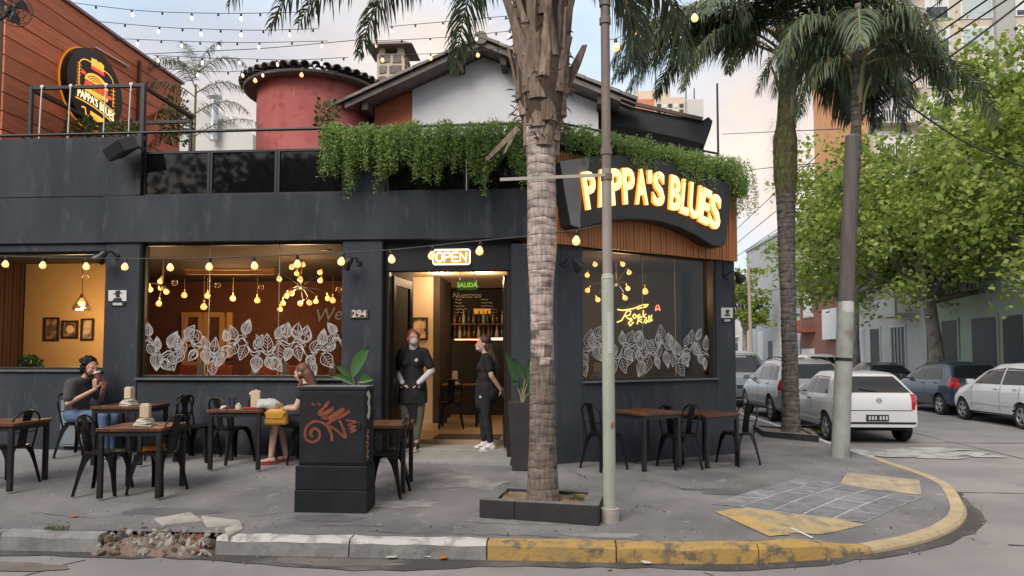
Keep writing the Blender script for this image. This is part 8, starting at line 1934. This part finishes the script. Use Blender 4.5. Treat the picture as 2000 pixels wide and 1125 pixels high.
# passage: downlights, exit sign, menu board, bar shelves, table
dl=mat('downlight',(1,.9,.7),.3,emit=(1.0,.80,.52),es=3.0)
for px,py,lab in[(862,534,'left round downlight in the doorway ceiling'),(943,533,'right round downlight in the doorway ceiling')]:
 p=atZ(px,py,3.055);mb=MB();mb.lathe([(.055,-.006),(.055,.004)],18,p);o=solo('ceiling_downlight',mb,dl,lab,'downlight','round downlights in the doorway ceiling');l=point_light('downlight_lamp',p,15,(1.0,.68,.40),.06);l.parent=o;l.location=(0,0,-.08)
ex=thing('exit_sign','green hanging SALIDA exit sign inside the doorway','sign',tuple(P(912,560,12.6)));a,b=P(894,548,12.6),P(931,566,12.6)
mb=MB();mb.box(a.x,b.x,12.6,12.62,b.z,a.z);part('panel',mb,mat('exit_green',(.05,.16,.03),.5,emit=(.08,.30,.03),es=.06),ex,True)
tm=text_mesh('SALIDA',.11,.002,.003);placed(tm,((a.x+b.x)/2,12.596,(a.z+b.z)/2),(1,0,0),(0,0,1),(0,-1,0));part('lettering',tm,mat('exit_letters',(.4,.7,.2),.5,emit=(.35,.75,.15),es=.22),ex,True)
for x in(a.x+.04,b.x-.04):mb=MB();mb.cyl((x,12.61,a.z),(x,12.61,3.06),.004,.004,5);part('cord',mb,black_metal,ex,True)
mbd=thing('menu_board','black chalk menu board over the bar inside the doorway','board',tuple(P(930,620,15.6)));a,b=P(884,566,15.6),P(985,626,15.6)
mb=MB();mb.box(a.x,b.x,15.6,15.64,b.z,a.z);part('panel',mb,mat('chalk_black',(.016,.015,.014),.8),mbd,True)
chalk=mat('chalk',(.55,.50,.40),.8)
tm=text_mesh('Nuestros',.17,0,0);placed(tm,P(912,577,15.59),(1,0,0),(.25,0,1),(0,-1,0));part('lettering',tm,chalk,mbd,True)
rnd=random.Random(2)
for k in range(6):
 for j in range(2):
  x0=a.x+.06+j*(b.x-a.x)*.5;z=a.z-.22-.07*k;pts=[V((x0+.05*i,15.595,z+.012*math.sin(i*2.3+k)))for i in range(rnd.randint(4,8))];mb=MB();mb.ribbon(pts,.014,(0,-1,0));part('chalk_line',mb,chalk,mbd,True)
a2,b2=P(925,603,15.59),P(958,613,15.59);mb=MB();mb.box(a2 .x,b2 .x,15.59,15.599,b2 .z,a2 .z);part('orange_box',mb,gold_dim,mbd,True)
bar=thing('bar_shelf','dark bar back with lit shelves inside the doorway','shelf',tuple(P(930,760,15.5)))
for py,lit in[(632,False),(662,True),(560,False)]:
 a,b=P(880,py,15.4),P(1000,py,15.4);mb=MB();mb.box(a.x,b.x,15.35,15.6,a.z-.03,a.z);part('board',mb,ctr,bar,True)
 if lit:mb=MB();mb.box(a.x+.1,b.x-.05,15.33,15.349,a.z-.028,a.z-.002);part('light_strip',mb,mat('shelf_light',(1,.7,.4),.4,emit=(1,.58,.26),es=1.2),bar,True)
a,b=P(868,668,15.0),P(1000,850,15.0);mb=MB();mb.box(a.x,b.x,15.0,15.3,FZ,a.z);part('counter',mb,MATS['chalk_black'],bar,True)
mb=MB();mb.box(P(944,660,14.9).x,b.x,14.88,14.92,P(944,661,14.9).z-.02,P(944,661,14.9).z+.01);part('light_strip',mb,mat('counter_light',(1,.85,.6),.4,emit=(1,.80,.55),es=1.6),bar,True)
bcol=[mat('bottle_amber',(.22,.09,.02),.15),mat('bottle_green',(.03,.07,.03),.15),mat('bottle_clear',(.45,.40,.33),.15),mat('bottle_dark',(.03,.018,.014),.15)]
mb=MB();mb.lathe([(.034,0),(.036,.01),(.036,.16),(.014,.22),(.013,.28),(.001,.282)],12);bottle_me=[None]*4
for k in range(4):
 m2=MB();m2 .lathe([(.034,0),(.036,.01),(.036,.16),(.014,.22),(.013,.28),(.001,.282)],12);bottle_me[k]=m2 .mesh('liquor_bottle',bcol[k],40)
for row,py in enumerate((632,662)):
 for k in range(12):
  x=P(888+k*9.2,py,15.45).x;z=P(900,py,15.4).z;o=link('liquor_bottle',bottle_me[(k*7+row*3)%4],None,(x+random.uniform(-.02,.02),15.46+random.uniform(-.03,.05),z+.001));tag(o,'%s bottle, %s from the left on the %s bar shelf'%(('amber','green','clear','near black')[(k*7+row*3)%4],('first','second','third','fourth','fifth','sixth','seventh','eighth','ninth','tenth','eleventh','last')[k],'upper' if row==0 else 'lower'),'bottle','bottles on the %s bar shelf'%('upper' if row==0 else 'lower'))
tin=V((P(900,780,12.9).x,12.9,FZ));table(tin,4,'table standing in the dark bar room inside the doorway');napkins(tin+V((-.1,-.05,tz_)),5,'napkin stack on the table inside the doorway')
dup(chair0[0],tin+V((-.1,-.5,0)),R(10),'chair before the table inside the doorway')
point_light('dining_light',(-4.4,12.6,2.75),34,(1.0,.55,.24),.3);bpy.data.objects['dining_light'].parent=fd_;bpy.data.objects['dining_light'].location=V((-6.3,13.4,2.6))-V(fd_.location)
bsl=mat('seat_leather',(.20,.045,.03),.5)
def booth(x,y,label):
 t=thing('booth_bench',label,'bench',(x,y,FZ));mb=MB();mb.box(x-.55,x+.55,y-.22,y+.22,FZ,FZ+.45);part('seat',mb,bsl,t,True,bevel=.03);mb=MB();mb.box(x-.55,x+.55,y+.222,y+.34,FZ,FZ+1.05);part('backrest',mb,bsl,t,True,bevel=.03)
booth(-7.2,13.8,'red leather booth bench deep in the dining room, left one');booth(-5.6,13.8,'red leather booth bench deep in the dining room under the bulb cluster')
